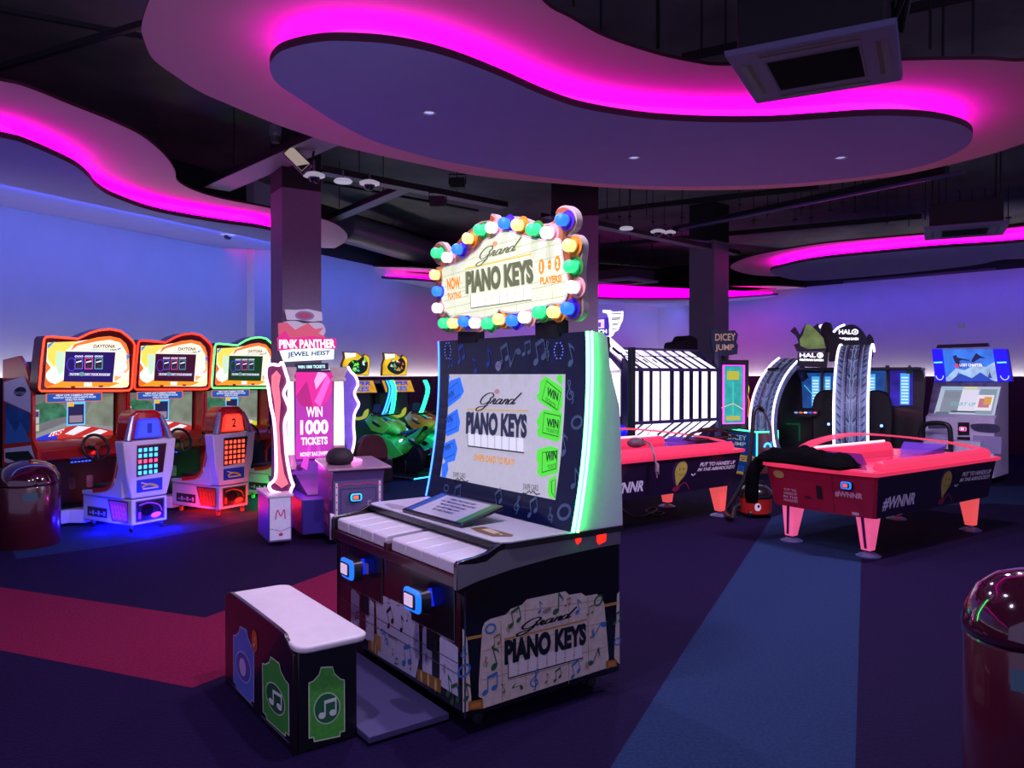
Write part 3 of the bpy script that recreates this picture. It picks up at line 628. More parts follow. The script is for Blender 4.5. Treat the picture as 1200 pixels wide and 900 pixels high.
def ticket(a, q, c1, c2, l=1, sym=1):
    A_, B_, C_, D_ = [Vector(p) for p in q]
    Q = lambda x, y: tuple(A_*(1-x)*(1-y)+B_*x*(1-y)+C_*x*y+D_*(1-x)*y)
    sh = [(.0,.06),(.12,.06),(.14,0),(.86,0),(.88,.06),(1,.06),(1,.8),(.88,.82),(.72,.9),(.66,1),(.34,1),(.28,.9),(.12,.82),(0,.8)]
    a.poly([Q(*p) for p in sh], mat('c8e0b0' if c1 != '5a6ac8' else 'a8a8e0', .5), l)
    a.poly([Q(.5+(x-.5)*.94, .5+(y-.5)*.96) for x, y in sh], mat(c1, .5, noise=.15, nscale=50), l+.5)
    a.poly([Q(*p) for p in circ(.5, .43, .37, .22, 24)], mat('b8d8a8' if c1 != '5a6ac8' else 'a8a8e0', .5), l+1)
    a.poly([Q(*p) for p in circ(.5, .43, .34, .20, 24)], mat(c2, .5), l+1.5)
    WN = mat('dce8d8', .5)
    if sym:
        a.poly([Q(*p) for p in circ(.36, .34, .10, .045, 12)], WN, l+2); a.poly([Q(*p) for p in circ(.66, .36, .10, .045, 12)], WN, l+2)
        a.poly([Q(.42,.34),(Q(.46,.34)),Q(.46,.54),Q(.42,.54)], WN, l+2); a.poly([Q(.72,.36),Q(.76,.36),Q(.76,.57),Q(.72,.57)], WN, l+2); a.poly([Q(.42,.49),Q(.76,.52),Q(.76,.57),Q(.42,.54)], WN, l+2.4)
    else:
        a.poly([Q(*p) for p in circ(.48, .42, .16, .13, 16)], mat('c8a8e0', .5), l+2)
c8 = lambda x, y, f: f(260+x*.2222, 690+y*.2222)
sidef = lambda x, y: F.aty(x, y, by0-.002); endf = lambda x, y: F.atx(x, y, bx1+.002)
a = MB(FR(by0))
ticket(a, [c8(60,510,sidef), c8(168,625,sidef), c8(170,240,sidef), c8(58,175,sidef)], '5a6ac8', '5a4aa8', 1, 0)
ticket(a, [c8(215,672,sidef), c8(355,800,sidef), c8(352,430,sidef), c8(210,320,sidef)], '3c9a3a', '1c5a34', 1)
u, v = c8(172, 275, sidef); a.ell(u, v, .043, .052, mat('c8501c', .4), 2.2); note(a, u, v, .05, mat('f0c8a0', .5), 0, 0, 3.2)
a.ribbon([c8(50,502,sidef), c8(165,622,sidef)], .006, mat('6a6a80', .4), 1); a.ribbon([c8(208,672,sidef), c8(352,812,sidef)], .006, mat('6a6a80', .4), 1)
a.build('side_tickets', t, smooth=0, fixn=False)
a = MB(SR(bx1+.001))
ticket(a, [c8(458,815,endf), c8(650,775,endf), c8(648,405,endf), c8(456,415,endf)], '4aa83a', '1c6a3c', 1)
a.build('end_ticket', t, smooth=0, fixn=False)
# ================================================================== RACING GAMES (three in a row)
D = Frm(-3.73, 7.98, 60)
def racing(idx, label, tubec, seatc, padc, panel):
    t = thing('racing_arcade_machine', label, 'arcade machine', None, (D.o.x+D.X.x*1.07*idx, D.o.y+D.X.y*1.07*idx, 0), 'racing arcade machines in a row along the left wall')
    t.rotation_euler = (0, 0, D.a)
    LAV = mat('cbc6d6', .35, coat=.3, noise=.03); RED = mat('c42a1e', .3, coat=.5); SH = mat('c8b890', .4); DK = mat('0c0c14', .4)
    # seat pod
    b = MB(TP(0)); p0 = [(-.20, .0), (.20, .0), (.22, .15), (.22, .80), (-.22, .80), (-.22, .15)]
    b.prism(p0, .075, .335, LAV); pod = b.build('seat_base', t, bevel=.008)
    a = MB(FR(0)); a.rect(-.16, .10, .17, .315, mat('4a4a58', .4), 1); a.rect(-.145, .112, .155, .302, DK, 2)
    a.ell(.07, .15, .06, .028, E(seatc, 1.6), 3, .1); a.ell(-.03, .21, .07, .06, mat('16060f', .2, coat=.5), 2.6)
    a.ribbon(catmull([(-.12, .27), (-.02, .285), (.1, .25), (.14, .18)]), .012, E(seatc, .5), 3); a.rect(-.13, .13, -.10, .2, E(seatc, .35), 3)
    a.build('rear_window', pod, smooth=0, fixn=False)
    a = MB(SL(-.22)); a.poly([(.03, .10), (.30, .10), (.37, .32), (.03, .32)], mat('3a3a48', .4), 1); a.poly([(.045, .115), (.285, .115), (.345, .305), (.045, .305)], E(seatc, .22), 2)
    for k in range(5): a.ribbon([(.06+.05*k, .13+.02*(k % 2)), (.10+.05*k, .27)], .008, E(seatc, 1.0), 3)
    for k in range(3): a.ribbon([(.06, .14+.05*k), (.29, .15+.05*k)], .004, E(seatc, .7), 3)
    a.rect(.38, .12, .72, .22, mat('14142c', .4), 1)
    for k in range(6): a.rect(.41+.048*k, .14+.01*(k % 2), .445+.048*k, .165+.02*((k+1) % 2), mat('b8b4cc', .4), 2)
    a.text('USA', (.60, .25, .70, .29), mat('706890', .4), 2) if False else None
    a.build('side_window', pod, smooth=0, fixn=False)
    for x, y in ((-.17, .06), (.17, .06), (-.17, .7), (.17, .7)): wheel_caster('caster', t, x, y, E(tubec, .35) if idx else None, .026)
    # seat shell
    b = MB(); rear = [(-.20, .345), (.20, .345), (.27, .60), (.30, .93), (-.30, .93), (-.26, .60)]
    b.loft([[(u, .0-.03*(v-.34), v) for u, v in rear], [(u, .13, v) for u, v in rear]], LAV)
    sh = b.build('seat_shell', t, bevel=.012)
    b = MB()
    for sx in (-1, 1):
        b2 = MB(lambda u, v, h: (h, u, v)); pr = catmull([(.13, .90), (.17, .70), (.22, .52), (.34, .43), (.60, .40), (.78, .385)], n=5)+[(.78, .345), (.10, .345), (.10, .90)]
        b2.prism(pr, sx*.19, sx*.245, LAV); b2.build('seat_side', t, bevel=.006)
        b3 = MB(SR(.245) if sx > 0 else SL(-.245)); pr3 = catmull([(.15, .86), (.19, .68), (.25, .53), (.36, .455), (.6, .42)], n=5)
        b3.ribbon([(u-.01, v-.03) for u, v in pr3], .05, RED, 1); b3.ribbon([(u-.0, v-.055) for u, v in pr3], .012, SH, 1.5)
        b3.ell(.2, .52, .018, .03, mat('e0d8c8', .4), 2); b3.build('side_decal', sh, smooth=0, fixn=False)
    b = MB(lambda u, v, h: (h, u, v)); b.prism(catmull([(.14, .90), (.19, .66), (.24, .54)], n=4)+[(.13, .46), (.131, .90)], -.185, .185, mat('5a1414', .5)); b.build('backrest', t, bevel=.01)
    b = MB(TP(0)); b.prism(rrect(-.18, .2, .18, .72, .06), .347, .45, mat('101014', .55)); b.build('seat_cushion', t, bevel=.02, seg=3)
    # head rest with number lamp
    b = MB(FR(0)); dome = [(-.21, .935), (.21, .935), (.20, 1.10), (.17, 1.19), (.11, 1.235), (-.11, 1.235), (-.17, 1.19), (-.20, 1.10)]
    b.prism(dome, -.26, -.03, mat('a81418', .2, coat=.5)); b.build('headrest', t, bevel=.03, seg=4)
    b = MB(FR(.02)); pan = [(-.15, .95), (.15, .95), (.12, 1.12), (.09, 1.15), (-.09, 1.15), (-.12, 1.12)]
    b.prism(pan, -.02, .02, E(panel, .9)); b.map = FR(0); b.poly(inset(pan, .018), E(panel, 1.5), 1.5)
    b.text(str(idx+1), (-.025, 1.0, .03, 1.10), mat('100818', .5) if idx else E('1028b0', .8), 3, .02); b.build('number_lamp', t, smooth=0)
    for sx in (-1, 1):
        b = MB(); b.tube([(sx*.24, .0, .93), (sx*.20, .02, 1.06), (sx*.16, .04, 1.17)], [.035, .03, .022], mat('8a8898', .3, .6), 8); b.build('headrest_strut', t)
    # light grid and picture on the shell's back
    a = MB(lambda u, v, h: (u, -.03*(v-.34)-h, v)); a.poly([(-.155, .56), (.15, .58), (.19, .885), (-.155, .885)], mat('30141c', .3), 1)
    a.ribbon([(-.155, .56), (.15, .58), (.19, .885), (-.155, .885)], .01, mat('a8a4b8', .3), 2, closed=True)
    cells = []
    for r in range(5):
        for c in range(5):
            u = -.115+c*.06; v = .60+r*.058
            on = (c < 4) if idx == 0 else True
            col = E('ff5080', 1.6) if (idx == 0 and r == 2) else E('40b8ff' if idx == 0 else padc, 1.9)
            if on: a.rect(u-.019, v-.019, u+.019, v+.019, col, 2)
    a.build('light_grid', sh, smooth=0, fixn=False)
    a = MB(lambda u, v, h: (u, -.03*(v-.34)-h, v)); a.rect(-.15, .40, .145, .53, mat('1c3cae', .4), 1)
    a.ribbon(catmull([(-.09, .45), (-.02, .475), (.05, .46), (.09, .44)]), .022, mat('c8a858', .4), 2); a.ribbon([(-.10, .50), (-.02, .475)], .010, mat('e0d8e8', .4), 2); a.rect(-.08, .425, .10, .44, mat('d8c8a0', .4), 2)
    a.build('rear_badge', sh, smooth=0, fixn=False)
    # platform, pedals
    b = MB(TP(0)); b.prism([(-.22, .80), (.22, .80), (.30, .95), (.50, .97), (.50, 1.45), (-.50, 1.45), (-.50, .93), (-.30, .93)], .03, .17, LAV); b.build('platform', t, bevel=.01)
    b = MB(); b.box(-.36, .36, 1.0, 1.40, .172, .185, mat('1c1c30', .3)); b.build('foot_mat', t)
    for x, w_ in ((-.34, .07), (-.10, .03), (.10, .03)):
        b = MB()
        if w_ > .05: b.prism([(x-w_, .19), (x+w_, .19), (x+w_-.02, .44), (x-w_+.01, .44)], -1.20, -1.18, mat('b8b4c8', .35, .4), FR(0))
        else: b.tube([(x, 1.30, .19), (x, 1.24, .36)], .008, STEEL); b.prism(rrect(x-.04, .34, x+.04, .48, .02), -1.22, -1.20, mat('b8b4c8', .35, .4), FR(0))
        b.build('pedal', t, bevel=.003)
    # cabinet
    b = MB(); b.box(-.49, .49, 1.36, 1.75, .05, 1.60, DK); b.box(-.49, .49, 1.20, 1.36, .18, .70, mat('07070e', .5)); b.box(-.52, .52, 1.45, 1.72, 1.60, 1.74, mat('8c8894', .4)); b.build('cabinet_body', t, bevel=.006)
    sp = [(1.20, .03), (1.20, .55), (1.08, .66), (1.08, .82), (1.17, .92), (1.17, 1.40), (1.30, 1.70), (1.42, 1.80), (1.74, 1.76), (1.78, .03)]
    for sx in (-1, 1):
        if sx > 0 and idx < 2: b = MB(lambda u, v, h: (h, u, v)); b.prism(sp, .495, .53, RED); b.build('side_panel', t, bevel=.004); continue
        b = MB(lambda u, v, h: (h, u, v)); b.prism(sp, sx*.495, sx*.53, RED); so = b.build('side_panel', t, bevel=.004)
        a = MB(SR(.53) if sx > 0 else SL(-.53)); a.poly([(1.2, 1.2), (1.2, 1.42), (1.32, 1.58), (1.72, 1.52), (1.72, 1.32)], mat('d8d4d0', .4), 1.2)
        a.poly([(1.22, 1.0), (1.22, 1.2), (1.70, 1.30), (1.70, .95)], mat('2a5a8c', .4, noise=.3, nscale=6), 1.2); a.poly([(1.2, .9), (1.4, 1.1), (1.5, .98), (1.66, 1.14), (1.72, .85)], mat('3a7ab0', .4), 1.6)
        a.poly([(1.12, .70), (1.2, .86), (1.72, .80), (1.72, .66), (1.4, .62)], mat('d8d4d0', .4), 1.2); a.poly([(1.14, .72), (1.25, .80), (1.7, .76), (1.7, .70), (1.4, .66)], mat('1c2c24', .4), 1.6)
        a.ell(1.4, 1.42, .12, .05, mat('20283c', .4), 1.8, -.1); a.text('DAYTONA', (1.5, 1.385, 1.29, 1.42), mat('e8e4e0', .4), 2.4) ; a.build('side_artwork', so, smooth=0, fixn=False)
    # dashboard, wheel
    b = MB(lambda u, v, h: (h, u, v)); b.prism([(1.19, .66), (1.10, .70), (1.08, .80), (1.16, .87), (1.36, .90), (1.36, .66)], -.49, .49, mat('a82618', .3, coat=.4)); db = b.build('dashboard', t, bevel=.008)
    dm = slab_map((0, 1.12, .80), (1, 0, 0), (0, .5, 1.0))
    a = MB(lambda u, v, h: (u, 1.088+(v-.80)*1.14-h, v)); a.rect(-.36, .815, -.24, .86, mat('4a3a38', .4), 2); a.rect(-.2, .82, -.1, .855, mat('c8c0b8', .3), 2); a.rect(.2, .815, .3, .86, mat('4a3a38', .4), 2); a.rect(-.06, .82, -.02, .85, mat('8a8480', .3), 2)
    for k, c_ in enumerate(('ff3010', 'ffb010', '40ff30', '20e0ff')): a.ell(-.14+.03*k, .805, .012, .006, E(c_, 2), 2)
    a.build('dash_buttons', db, smooth=0, fixn=False)
    b = MB(); pth = []
    cx, cz = .05, .80
    wm = slab_map((cx, 1.0, cz), (1, 0, 0), (0, .35, 1))
    b.tube([wm(math.cos(q)*.145, math.sin(q)*.145, 0) for q in [2*PI*k/28 for k in range(28)]], .016, mat('141418', .45), 8, True)
    for q in (PI*.5+PI, 0.1, PI-.1): b.tube([wm(0, 0, 0), wm(math.cos(q)*.14, math.sin(q)*.14, 0)], .014, mat('1c1c20', .4), 6)
    b.cyl(wm(0, 0, .02), (cx, 1.14, .80), .035, mat('1c1c20', .4)); sw = b.build('steering_wheel', t)
    b = MB(wm); b.ell(0, 0, .032, .032, mat('8a2018', .3), 26); b.build('horn_button', sw, fixn=False)
    b = MB(); b.cyl((.40, 1.1, .74), (.40, 1.02, .86), .012, STEEL); b.ball((.40, 1.02, .875), .028, BLACK, 8); b.build('gear_lever', t)
    # screen: two-piece game picture
    b = MB(lambda u, v, h: (u, 1.34-.03*(v-.9)-h, v-.055)); S = b.map
    b.rect(-.49, .88, .49, 1.46, DBLACK, -1); scr = b.build('screen_bezel', t, smooth=0, fixn=False)
    b = MB(S); x0, x1, z0, z1 = -.465, .465, .90, 1.44
    b.rect(x0, z0, x1, z1, mat('7c8080', .5, emit=.75, noise=.3, nscale=4), 1)
    b.poly([(x0, z0+.1), (-.1, 1.12), (.1, 1.12), (x1, z0+.2), (x1, z0), (x0, z0)], E('8e9494', .9), 1.5)
    b.poly([(x0, 1.10), (-.25, 1.16), (-.05, 1.20), (-.12, 1.32), (-.3, 1.38), (x0, 1.30)], mat('3a7a58', .5, emit=.8, noise=.5, nscale=14), 1.6)
    b.poly([(.1, 1.10), (x1, 1.05), (x1, 1.42), (.2, 1.36)], mat('84907e', .5, emit=.8, noise=.3, nscale=5), 1.6)
    hood = '2436d8' if idx < 1 else ('d82c20' if idx == 1 else '38d820')
    b.poly(catmull([(x0, z0), (x0, z0+.05), (-.25, 1.02), (.0, 1.08), (.25, 1.05), (x1, 1.0)], n=4)+[(x1, z0)], E(hood, .9), 2)
    b.poly(catmull([(-.15, z0), (-.18, 1.02), (.0, 1.085), (.25, 1.055), (x1, 1.0)], n=4)+[(x1, z0+.01), (.2, z0)], E('c83028' if idx < 2 else 'd8d030', .9), 2.4)
    for p in ([(-.28, .98), (-.24, 1.03), (-.1, 1.06), (-.14, 1.0)], [(-.1, 1.0), (.05, 1.08), (.2, 1.06), (.0, .98)], [(.1, .96), (.3, 1.03), (.4, 1.0), (.2, .93)]): b.poly(p, E('e8e8f0', 1.0), 2.8)
    b.text('100', [(-.26,.975), (-.12,1.005), (-.11,1.05), (-.24,1.02)], E('d82c20', 1), 3.2, .04) if idx == 0 else None
    b.rect(x0+.015, 1.13, x0+.09, 1.28, E('c8c0c0', .8), 2); b.rect(x0+.02, 1.20, x0+.085, 1.26, E('503878', .8), 2.4); b.rect(x0+.015, 1.05, x0+.09, 1.12, E('c8d0b0', .8), 2)
    b.rect(-.08, 1.09, .13, 1.35, E('58c0ff', 1.2), 3); b.rect(-.065, 1.105, .115, 1.325, E('28285a', .7), 3.4); b.rect(-.05, 1.12, .10, 1.20, E('a890a8', .7), 3.8); b.rect(-.07, 1.30, .0, 1.345, E('e8b830', 1), 3.8)
    b.rect(-.31, 1.35, .33, 1.45, E('e07048', 1), 2.6); b.rect(-.295, 1.357, .315, 1.443, E('2456b0', 1), 3)
    for k, s in enumerate(('NEW LIVE CAMERA SYSTEM', 'WATCH YOUR OPPONENTS FACES', 'WHILE YOU RACE')):
        wv = (.21, .24, .11)[k]; b.text(s, (-wv+.01, 1.418-k*.026, wv+.01, 1.437-k*.026), E('f0f4ff', 1), 3.6, .03)
    b.build('screen_picture', scr, smooth=0, fixn=False)
    b = MB(S); b.rect(-.49, .88, .49, .90, mat('7a1810', .4), 2); b.build('bezel_strip', scr, smooth=0, fixn=False)
    for k in range(7): pass
    b = MB(FR(1.19)); [b.prism(rrect(-.12+.04*k, .635, -.095+.04*k, .648, .005), .001, .005, E('2a4aff', 3)) for k in range(7)]; b.build('blue_lamps', t, smooth=0)
    # billboard
    YB = 1.05; m8 = lambda x, y: D.aty(30+.1389*x, 375+.1389*y, YB)
    bo = [(132,160),(150,135),(200,131),(425,150),(460,132),(520,103),(600,78),(700,68),(790,85),(850,128),(900,175),(918,215),(905,380),(893,560),(885,585),(862,602),(800,606),(400,608),(115,610),(92,590),(92,560),(110,350)]
    P8 = lambda pts: [(u-BU, v) for u, v in q4(m8, pts)]
    BU = (m8(92, 400)[0]+m8(905, 400)[0])/2
    out = P8(bo)
    b = MB(FR(YB)); b.prism(out, -.16, .0, mat('5a0e0a', .3, coat=.3)); bb = b.build('billboard', t, bevel=.01)
    led_path([(u, YB-.012, v) for u, v in inset(out, .012)], .011, E(tubec, 3.2), 'light_tube', bb, True)
    i0 = P8([(175,190),(425,180),(520,165),(600,145),(700,135),(790,155),(840,200),(862,260),(866,400),(862,545),(850,565),(800,572),(160,570),(150,555),(165,350)])
    b = MB(FR(YB)); b.poly(i0, E('fff0d8', 1.15), 2)
    for p, c_, l in (([(150,555),(165,350),(200,400),(170,470),(230,540),(320,570),(160,572)], 'ff6a20', 3), ([(175,190),(430,180),(330,255),(310,330),(290,420),(260,330),(230,400),(175,330)], 'ffe060', 3), ([(320,500),(740,525),(862,540),(850,565),(160,571),(240,540)], 'ff9a20', 3.4),
        ([(520,165),(600,145),(700,135),(790,155),(840,200),(862,260),(862,330),(835,260),(790,190),(700,165),(590,180),(430,215),(370,260),(400,205)], 'ff7a30', 3), ([(862,300),(862,420),(800,480),(745,520),(740,480),(820,400)], 'ffb070', 3), ([(178,205),(240,178),(175,245)], '3a8ae0', 4), ([(862,540),(860,480),(790,530),(690,568),(850,565)], 'f8f8c0', 3.8)):
        b.poly(P8(p), E(c_, 1.1), l)
    b.poly(P8(circ(235, 470, 75, 65, 16)), E('f0fff8', 1.2), 4); b.poly(P8([(250,260),(320,270),(310,430),(270,470),(240,380)]), E('c8e8c8', 1.1), 4.2); b.poly(P8(circ(810, 390, 38, 45, 14)), E('fff8f8', 1.2), 4); b.poly(P8(circ(790, 455, 45, 22, 14)), E('e0e0ff', 1.2), 4.2); b.poly(P8([(840,295),(870,290),(860,320),(845,345)]), E('6a78e0', 1), 4.4)
    for x, y in ((390, 565), (625, 560)): b.poly(P8([(x-22,y-8),(x+22,y-8),(x+15,y+8),(x-15,y+8)]), E('902010', .8), 4.4)
    b.poly(P8([(482,528),(550,528),(550,560),(482,560)]), E('fff8e0', 1.2), 4.4)
    lp = b.build('lit_artwork', bb, smooth=0, fixn=False)
    b = MB(FR(YB)); b.text('DAYTONA', P8([(560,236),(742,236),(748,206),(566,206)]), E('605048', .8), 5, .03); b.text('CHAMPIONSHIP', P8([(500,258),(695,258),(695,244),(500,244)]), E('78c0f0', 1), 5, .02); b.text('USA', P8([(700,258),(760,258),(762,244),(702,244)]), E('305868', .8), 5, .04); b.poly(P8([(765,240),(805,232),(790,244),(765,256)]), E('3a98f0', 1), 5)
    b.build('billboard_title', lp, smooth=0, fixn=False)
    b = MB(FR(YB)); sc1 = P8([(325,265),(748,272),(724,526),(308,520)]); 
    b.poly(sc1, E(('241468', '400e30', '14401c')[idx], .9), 6)
    for k in range(3):
        x = 400+k*84; b.text('000', P8([(x,315),(x+72,315),(x+76,298),(x+4,298)]), E('e8e0ff', 1.1), 7.4, .03)
        b.poly(P8([(x+3,322),(x+73,322),(x+70,415),(x+1,415)]), E(('7070ff', 'ff60c0', '60c0d0')[k], .6 if idx else .8), 7); b.poly(P8([(x+10,328),(x+66,328),(x+63,408),(x+8,408)]), E('241838', .8), 7.3)
        b.poly(P8([(x+14,352),(x+60,340),(x+60,352),(x+14,362)]), E('f0e8f0', 1.1), 7.6); b.poly(P8([(x+20,375),(x+58,372),(x+56,405),(x+20,405)]), E('3a3448', .8), 7.6)
    b.ribbon(P8(circ(375, 375, 38, 55, 16)), .008, E('5040e0', 1), 7, closed=True); b.ribbon(P8([(355,448),(705,452),(700,470),(352,466)]), .004, E('d0d0f0', 1), 7, closed=True)
    b.text('PLAYER   START YOUR ENGINES', P8([(362,464),(698,468),(700,454),(366,450)]), E('e8e8ff', 1.1), 7.4, .04); b.poly(P8(circ(462, 456, 26, 18, 12)), E('80a8b0', .8), 7.8)
    b.build('counter_screen', bb, smooth=0, fixn=False)
    # glow lamp under the seat pod
    b = MB(); b.box(-.15, .15, .1, .66, .062, .070, E(('1414ff', 'ff1414', '10ff38')[idx], (40, 14, 10)[idx])); b.build('underglow_lamp', t)
    # card reader by the seat
    b = MB(); b.tube([(.30, .93, .17), (.34, .90, .5), (.33, .82, .62)], .014, BLACK); b.build('reader_arm', t)
    card_reader(t, lambda u, v, h: (.33+u*.8, .80-h, .64+v), 0, 0, .05, ring='40ffb0' if idx else '2a60ff', lcd='f0e060')
    return t
racing(0, 'racing game with red-lit billboard and blue seat lamp, beside the left bin', 'ff3c20', 'c040d0', '40b8ff', '3040ff')
racing(1, 'middle racing game with red-lit billboard and red glowing seat number', 'ff2c18', 'e02818', 'ff5038', 'ff4030')
racing(2, 'racing game with green-lit billboard, partly behind the left pillar', '58ff70', '8a30e0', '40ff50', '30ff60')
# ================================================================== TICKET GAME WITH COLUMNS (by the left pillar)
K = Frm(-1.46, 7.37, 28)
t = thing('ticket_arcade_machine', 'pink ticket game with glowing columns, in front of the left pillar', 'arcade machine', K)
PKW = mat('cfc0cc', .4, noise=.08, nscale=20); PURP = mat('4a3a6a', .4, coat=.3); VIO = mat('3a2a8a', .4); NEONP = E('ffd0f4', 3.2); PINKD = mat('b8285a', .4)
y0 = 1.05                                   # plane of the monitor
ky = lambda x, y, yl=y0: K.aty(x, y, yl)
KY = lambda pts, yl=y0: [ky(x, y, yl) for x, y in pts]
mL, mTop = ky(345.5, 436); mR, mBot = ky(389, 536)
# back cabinet
b = MB(); b.box(mL-.14, mR+.20, y0+.03, y0+.50, .06, mTop+.02, mat('2a2450', .4)); b.box(mL-.1, mR+.1, .30, y0+.03, .06, .40, VIO); b.build('cabinet_body', t, bevel=.01)
# console
b = MB(lambda u, v, h: (h, u, v)); b.prism([(0, .05), (0, .60), (-.03, .66), (-.03, .70), (.55, .75), (.55, .05)], -.25, .25, PURP); con = b.build('console', t, bevel=.008)
b = MB(TP(0)); b.map = lambda u, v, h: (u, v, .70+.05*(v+.03)/.58+h)
b.prism([(-.31, -.06), (.31, -.06), (.29, .50), (-.29, .50)], 0, .025, mat('9a7488', .3, coat=.3)); b.build('console_top', t, bevel=.008)
a = MB(FR(0)); a.rect(-.24, .08, .24, .60, mat('544a72', .4, noise=.1), 1); a.ribbon([(-.17, .16), (.17, .16), (.17, .52), (-.17, .52)], .012, mat('3a2c5a', .4), 2, closed=True)
for x in (-.21, .21): a.ribbon([(x, .1), (x, .58)], .022, PKW, 1.6); 
for k in range(7):
    a.ell(-.21, .12+.07*k, .008, .008, PINKD, 2.4, n=8); a.ell(.21, .12+.07*k, .008, .008, PINKD, 2.4, n=8)
a.ribbon(catmull([(-.2, .55), (-.1, .57), (0, .56), (.1, .57), (.2, .55)]), .01, PINKD, 2)
a.text('TICKETS', [(.12, .2), (.12, .4), (.09, .4), (.09, .2)], PKW, 2.4)
a.build('console_artwork', con, smooth=0, fixn=False)
a = MB(SL(-.25)); a.rect(.02, .08, .52, .58, mat('5a2a8c', .4, noise=.15, nscale=8), 1); a.poly([(.10, .12), (.42, .10), (.44, .40), (.08, .42)], mat('7c2458', .4), 1.6)
a.text('PINK', (.40, .30, .13, .37), mat('c070a8', .4), 2.4, .03); a.text('PANTHER', (.40, .18, .13, .26), mat('c070a8', .4), 2.4, .03); a.ribbon(circ(.06, .48, .05, .06, 16), .014, mat('c878a8', .4), 2, closed=True)
a.build('side_poster', con, smooth=0, fixn=False)
card_reader(t, FR(.0), -.03, .44, .062, ring='2ab8ff', lcd='f07060')
for sx in (-1, 1):
    b = MB(lambda u, v, h: (h, u, v)); b.prism(catmull([(.02, .05), (-.06, .08), (-.03, .16), (-.01, .28), (.02, .3)], n=4), sx*.25-.02, sx*.25+.02, PKW); b.build('console_foot', t)
# big button and glowing rim
b = MB(); b.lathe([(.13, .0), (.135, .012), (.12, .02), (.002, .02)], E('ff80e0', 2.0), 28, (-.02, .26, .752)); b.build('button_ring', t)
# monitor
b = MB(FR(y0)); b.rect(mL, mBot, mR, mTop, E('b030a8', .85), 30); scr = b.build('screen', t, smooth=0, fixn=False)
a = MB(FR(y0)); u = lambda f: mL+(mR-mL)*f; v = lambda f: mBot+(mTop-mBot)*f
a.poly([(u(0), v(.72)), (u(.15), v(.62)), (u(.5), v(.53)), (u(.85), v(.66)), (u(1), v(.8)), (u(1), v(1)), (u(0), v(1))], E('d82090', 1.0), 31)
a.poly([(u(0), v(.72)), (u(.3), v(.9)), (u(.5), v(.53)), (u(.15), v(.62))], E('b01878', .9), 32); a.poly([(u(.55), v(.8)), (u(.85), v(.97)), (u(.78), v(.99)), (u(.6), v(1)), (u(.5), v(.9))], E('e8a8f8', 1.1), 32); a.poly([(u(.5), v(.66)), (u(.66), v(.6)), (u(.95), v(.9)), (u(.85), v(.97))], E('f060c8', 1.0), 32.5)
for k in range(9):
    q = 2*PI*k/9; a.poly([(u(.5), v(.35)), (u(.5+.75*math.cos(q)), v(.35+.5*math.sin(q))), (u(.5+.75*math.cos(q+.25)), v(.35+.5*math.sin(q+.25)))], E('c040b8', .95), 30.8) if abs(math.cos(q)) < .6 and math.sin(q) < 0.0 else None
WT = E('f8e0f4', 1.25)
a.text('WIN', (u(.28), v(.48), u(.72), v(.60)), WT, 34, .03); a.text('1000', (u(.12), v(.28), u(.88), v(.45)), WT, 34, .045); a.text('TICKETS', (u(.14), v(.16), u(.86), v(.25)), WT, 34, .04); a.text('MONEY BAG SWIPES', (u(.12), v(.03), u(.88), v(.08)), WT, 34, .03)
a.build('screen_picture', scr, smooth=0, fixn=False)
b = MB(FR(y0)); b.ribbon([(mL-.012, mBot-.012), (mR+.012, mBot-.012), (mR+.012, mTop+.012), (mL-.012, mTop+.012)], .025, mat('38205a', .4), 29, closed=True); b.rect(mL-.05, mBot-.16, mR+.05, mBot-.02, mat('5a4488', .4), 20)
b.ell(mL+.04, mBot-.09, .035, .035, mat('1a1040', .4), 22); b.build('screen_frame', scr, smooth=0, fixn=False)
b = MB(lambda u_, v_, h: (h, u_, v_)); b.prism([(y0-.02, mBot-.16), (.50, mBot-.30), (.50, mBot-.34), (y0, mBot-.34)], mL, mR, PURP); b.build('lower_shelf', t)
# columns
for px_ in (340.5, 397):
    c, _ = ky(px_, 450, y0-.05); r = .055 if px_ > 380 else .036; lo = .80 if px_ > 380 else .72
    b = MB(); b.lathe([(r, 0), (r*.98, .3), (r*.82, mTop-lo-.05)], mat('ffe8f4', .5, emit=2.0, noise=.1, nscale=20), 20, (c, y0-.05, lo)); b.build('glow_column', t)
    b = MB(); b.lathe([(r*1.25, 0), (r*1.5, .02), (r*1.1, .05), (r*1.4, .09), (r*1.7, .12), (r*1.7, .15)], mat('e8d0d8', .4, emit=.25), 16, (c, y0-.05, mTop-.10)); b.build('column_capital', t); b = MB(); b.lathe([(r*1.5, -.10), (r*1.6, -.05), (r*1.1, .02), (r*1.2, .05)], mat('d8b8c8', .4, emit=.2), 16, (c, y0-.05, lo)); b.build('column_foot', t)
# header lettering
a = MB(FR(y0-.06)); A2 = lambda pts: KY(pts, y0-.06)
b = MB(FR(y0-.03)); b.prism(KY([(328,410),(391,407),(390.5,421),(333,424)], y0-.03), -.04, .02, E('dff6ff', 1.3)); jb = b.build('name_sign', t)
a.text('JEWEL HEIST', A2([(337,420),(386,417.5),(387,410.5),(337,412.5)]), E('1a2a5a', .5), 2, .03); a.build('name_lettering', jb, smooth=0, fixn=False)
b = MB(FR(y0-.08)); b.prism(KY([(325,396),(334,388),(340,396),(365,394),(394,397),(394,409),(360,407.5),(326,411)], y0-.08), -.03, .01, E('c81878', 1.1)); tb = b.build('title_sign', t)
a = MB(FR(y0-.09)); a.text('PINK PANTHER', KY([(327,408.5),(393,407.5),(392,397.5),(327,398)], y0-.09), E('ffe8f8', 1.4), 2, .04); a.build('title_lettering', tb, smooth=0, fixn=False)
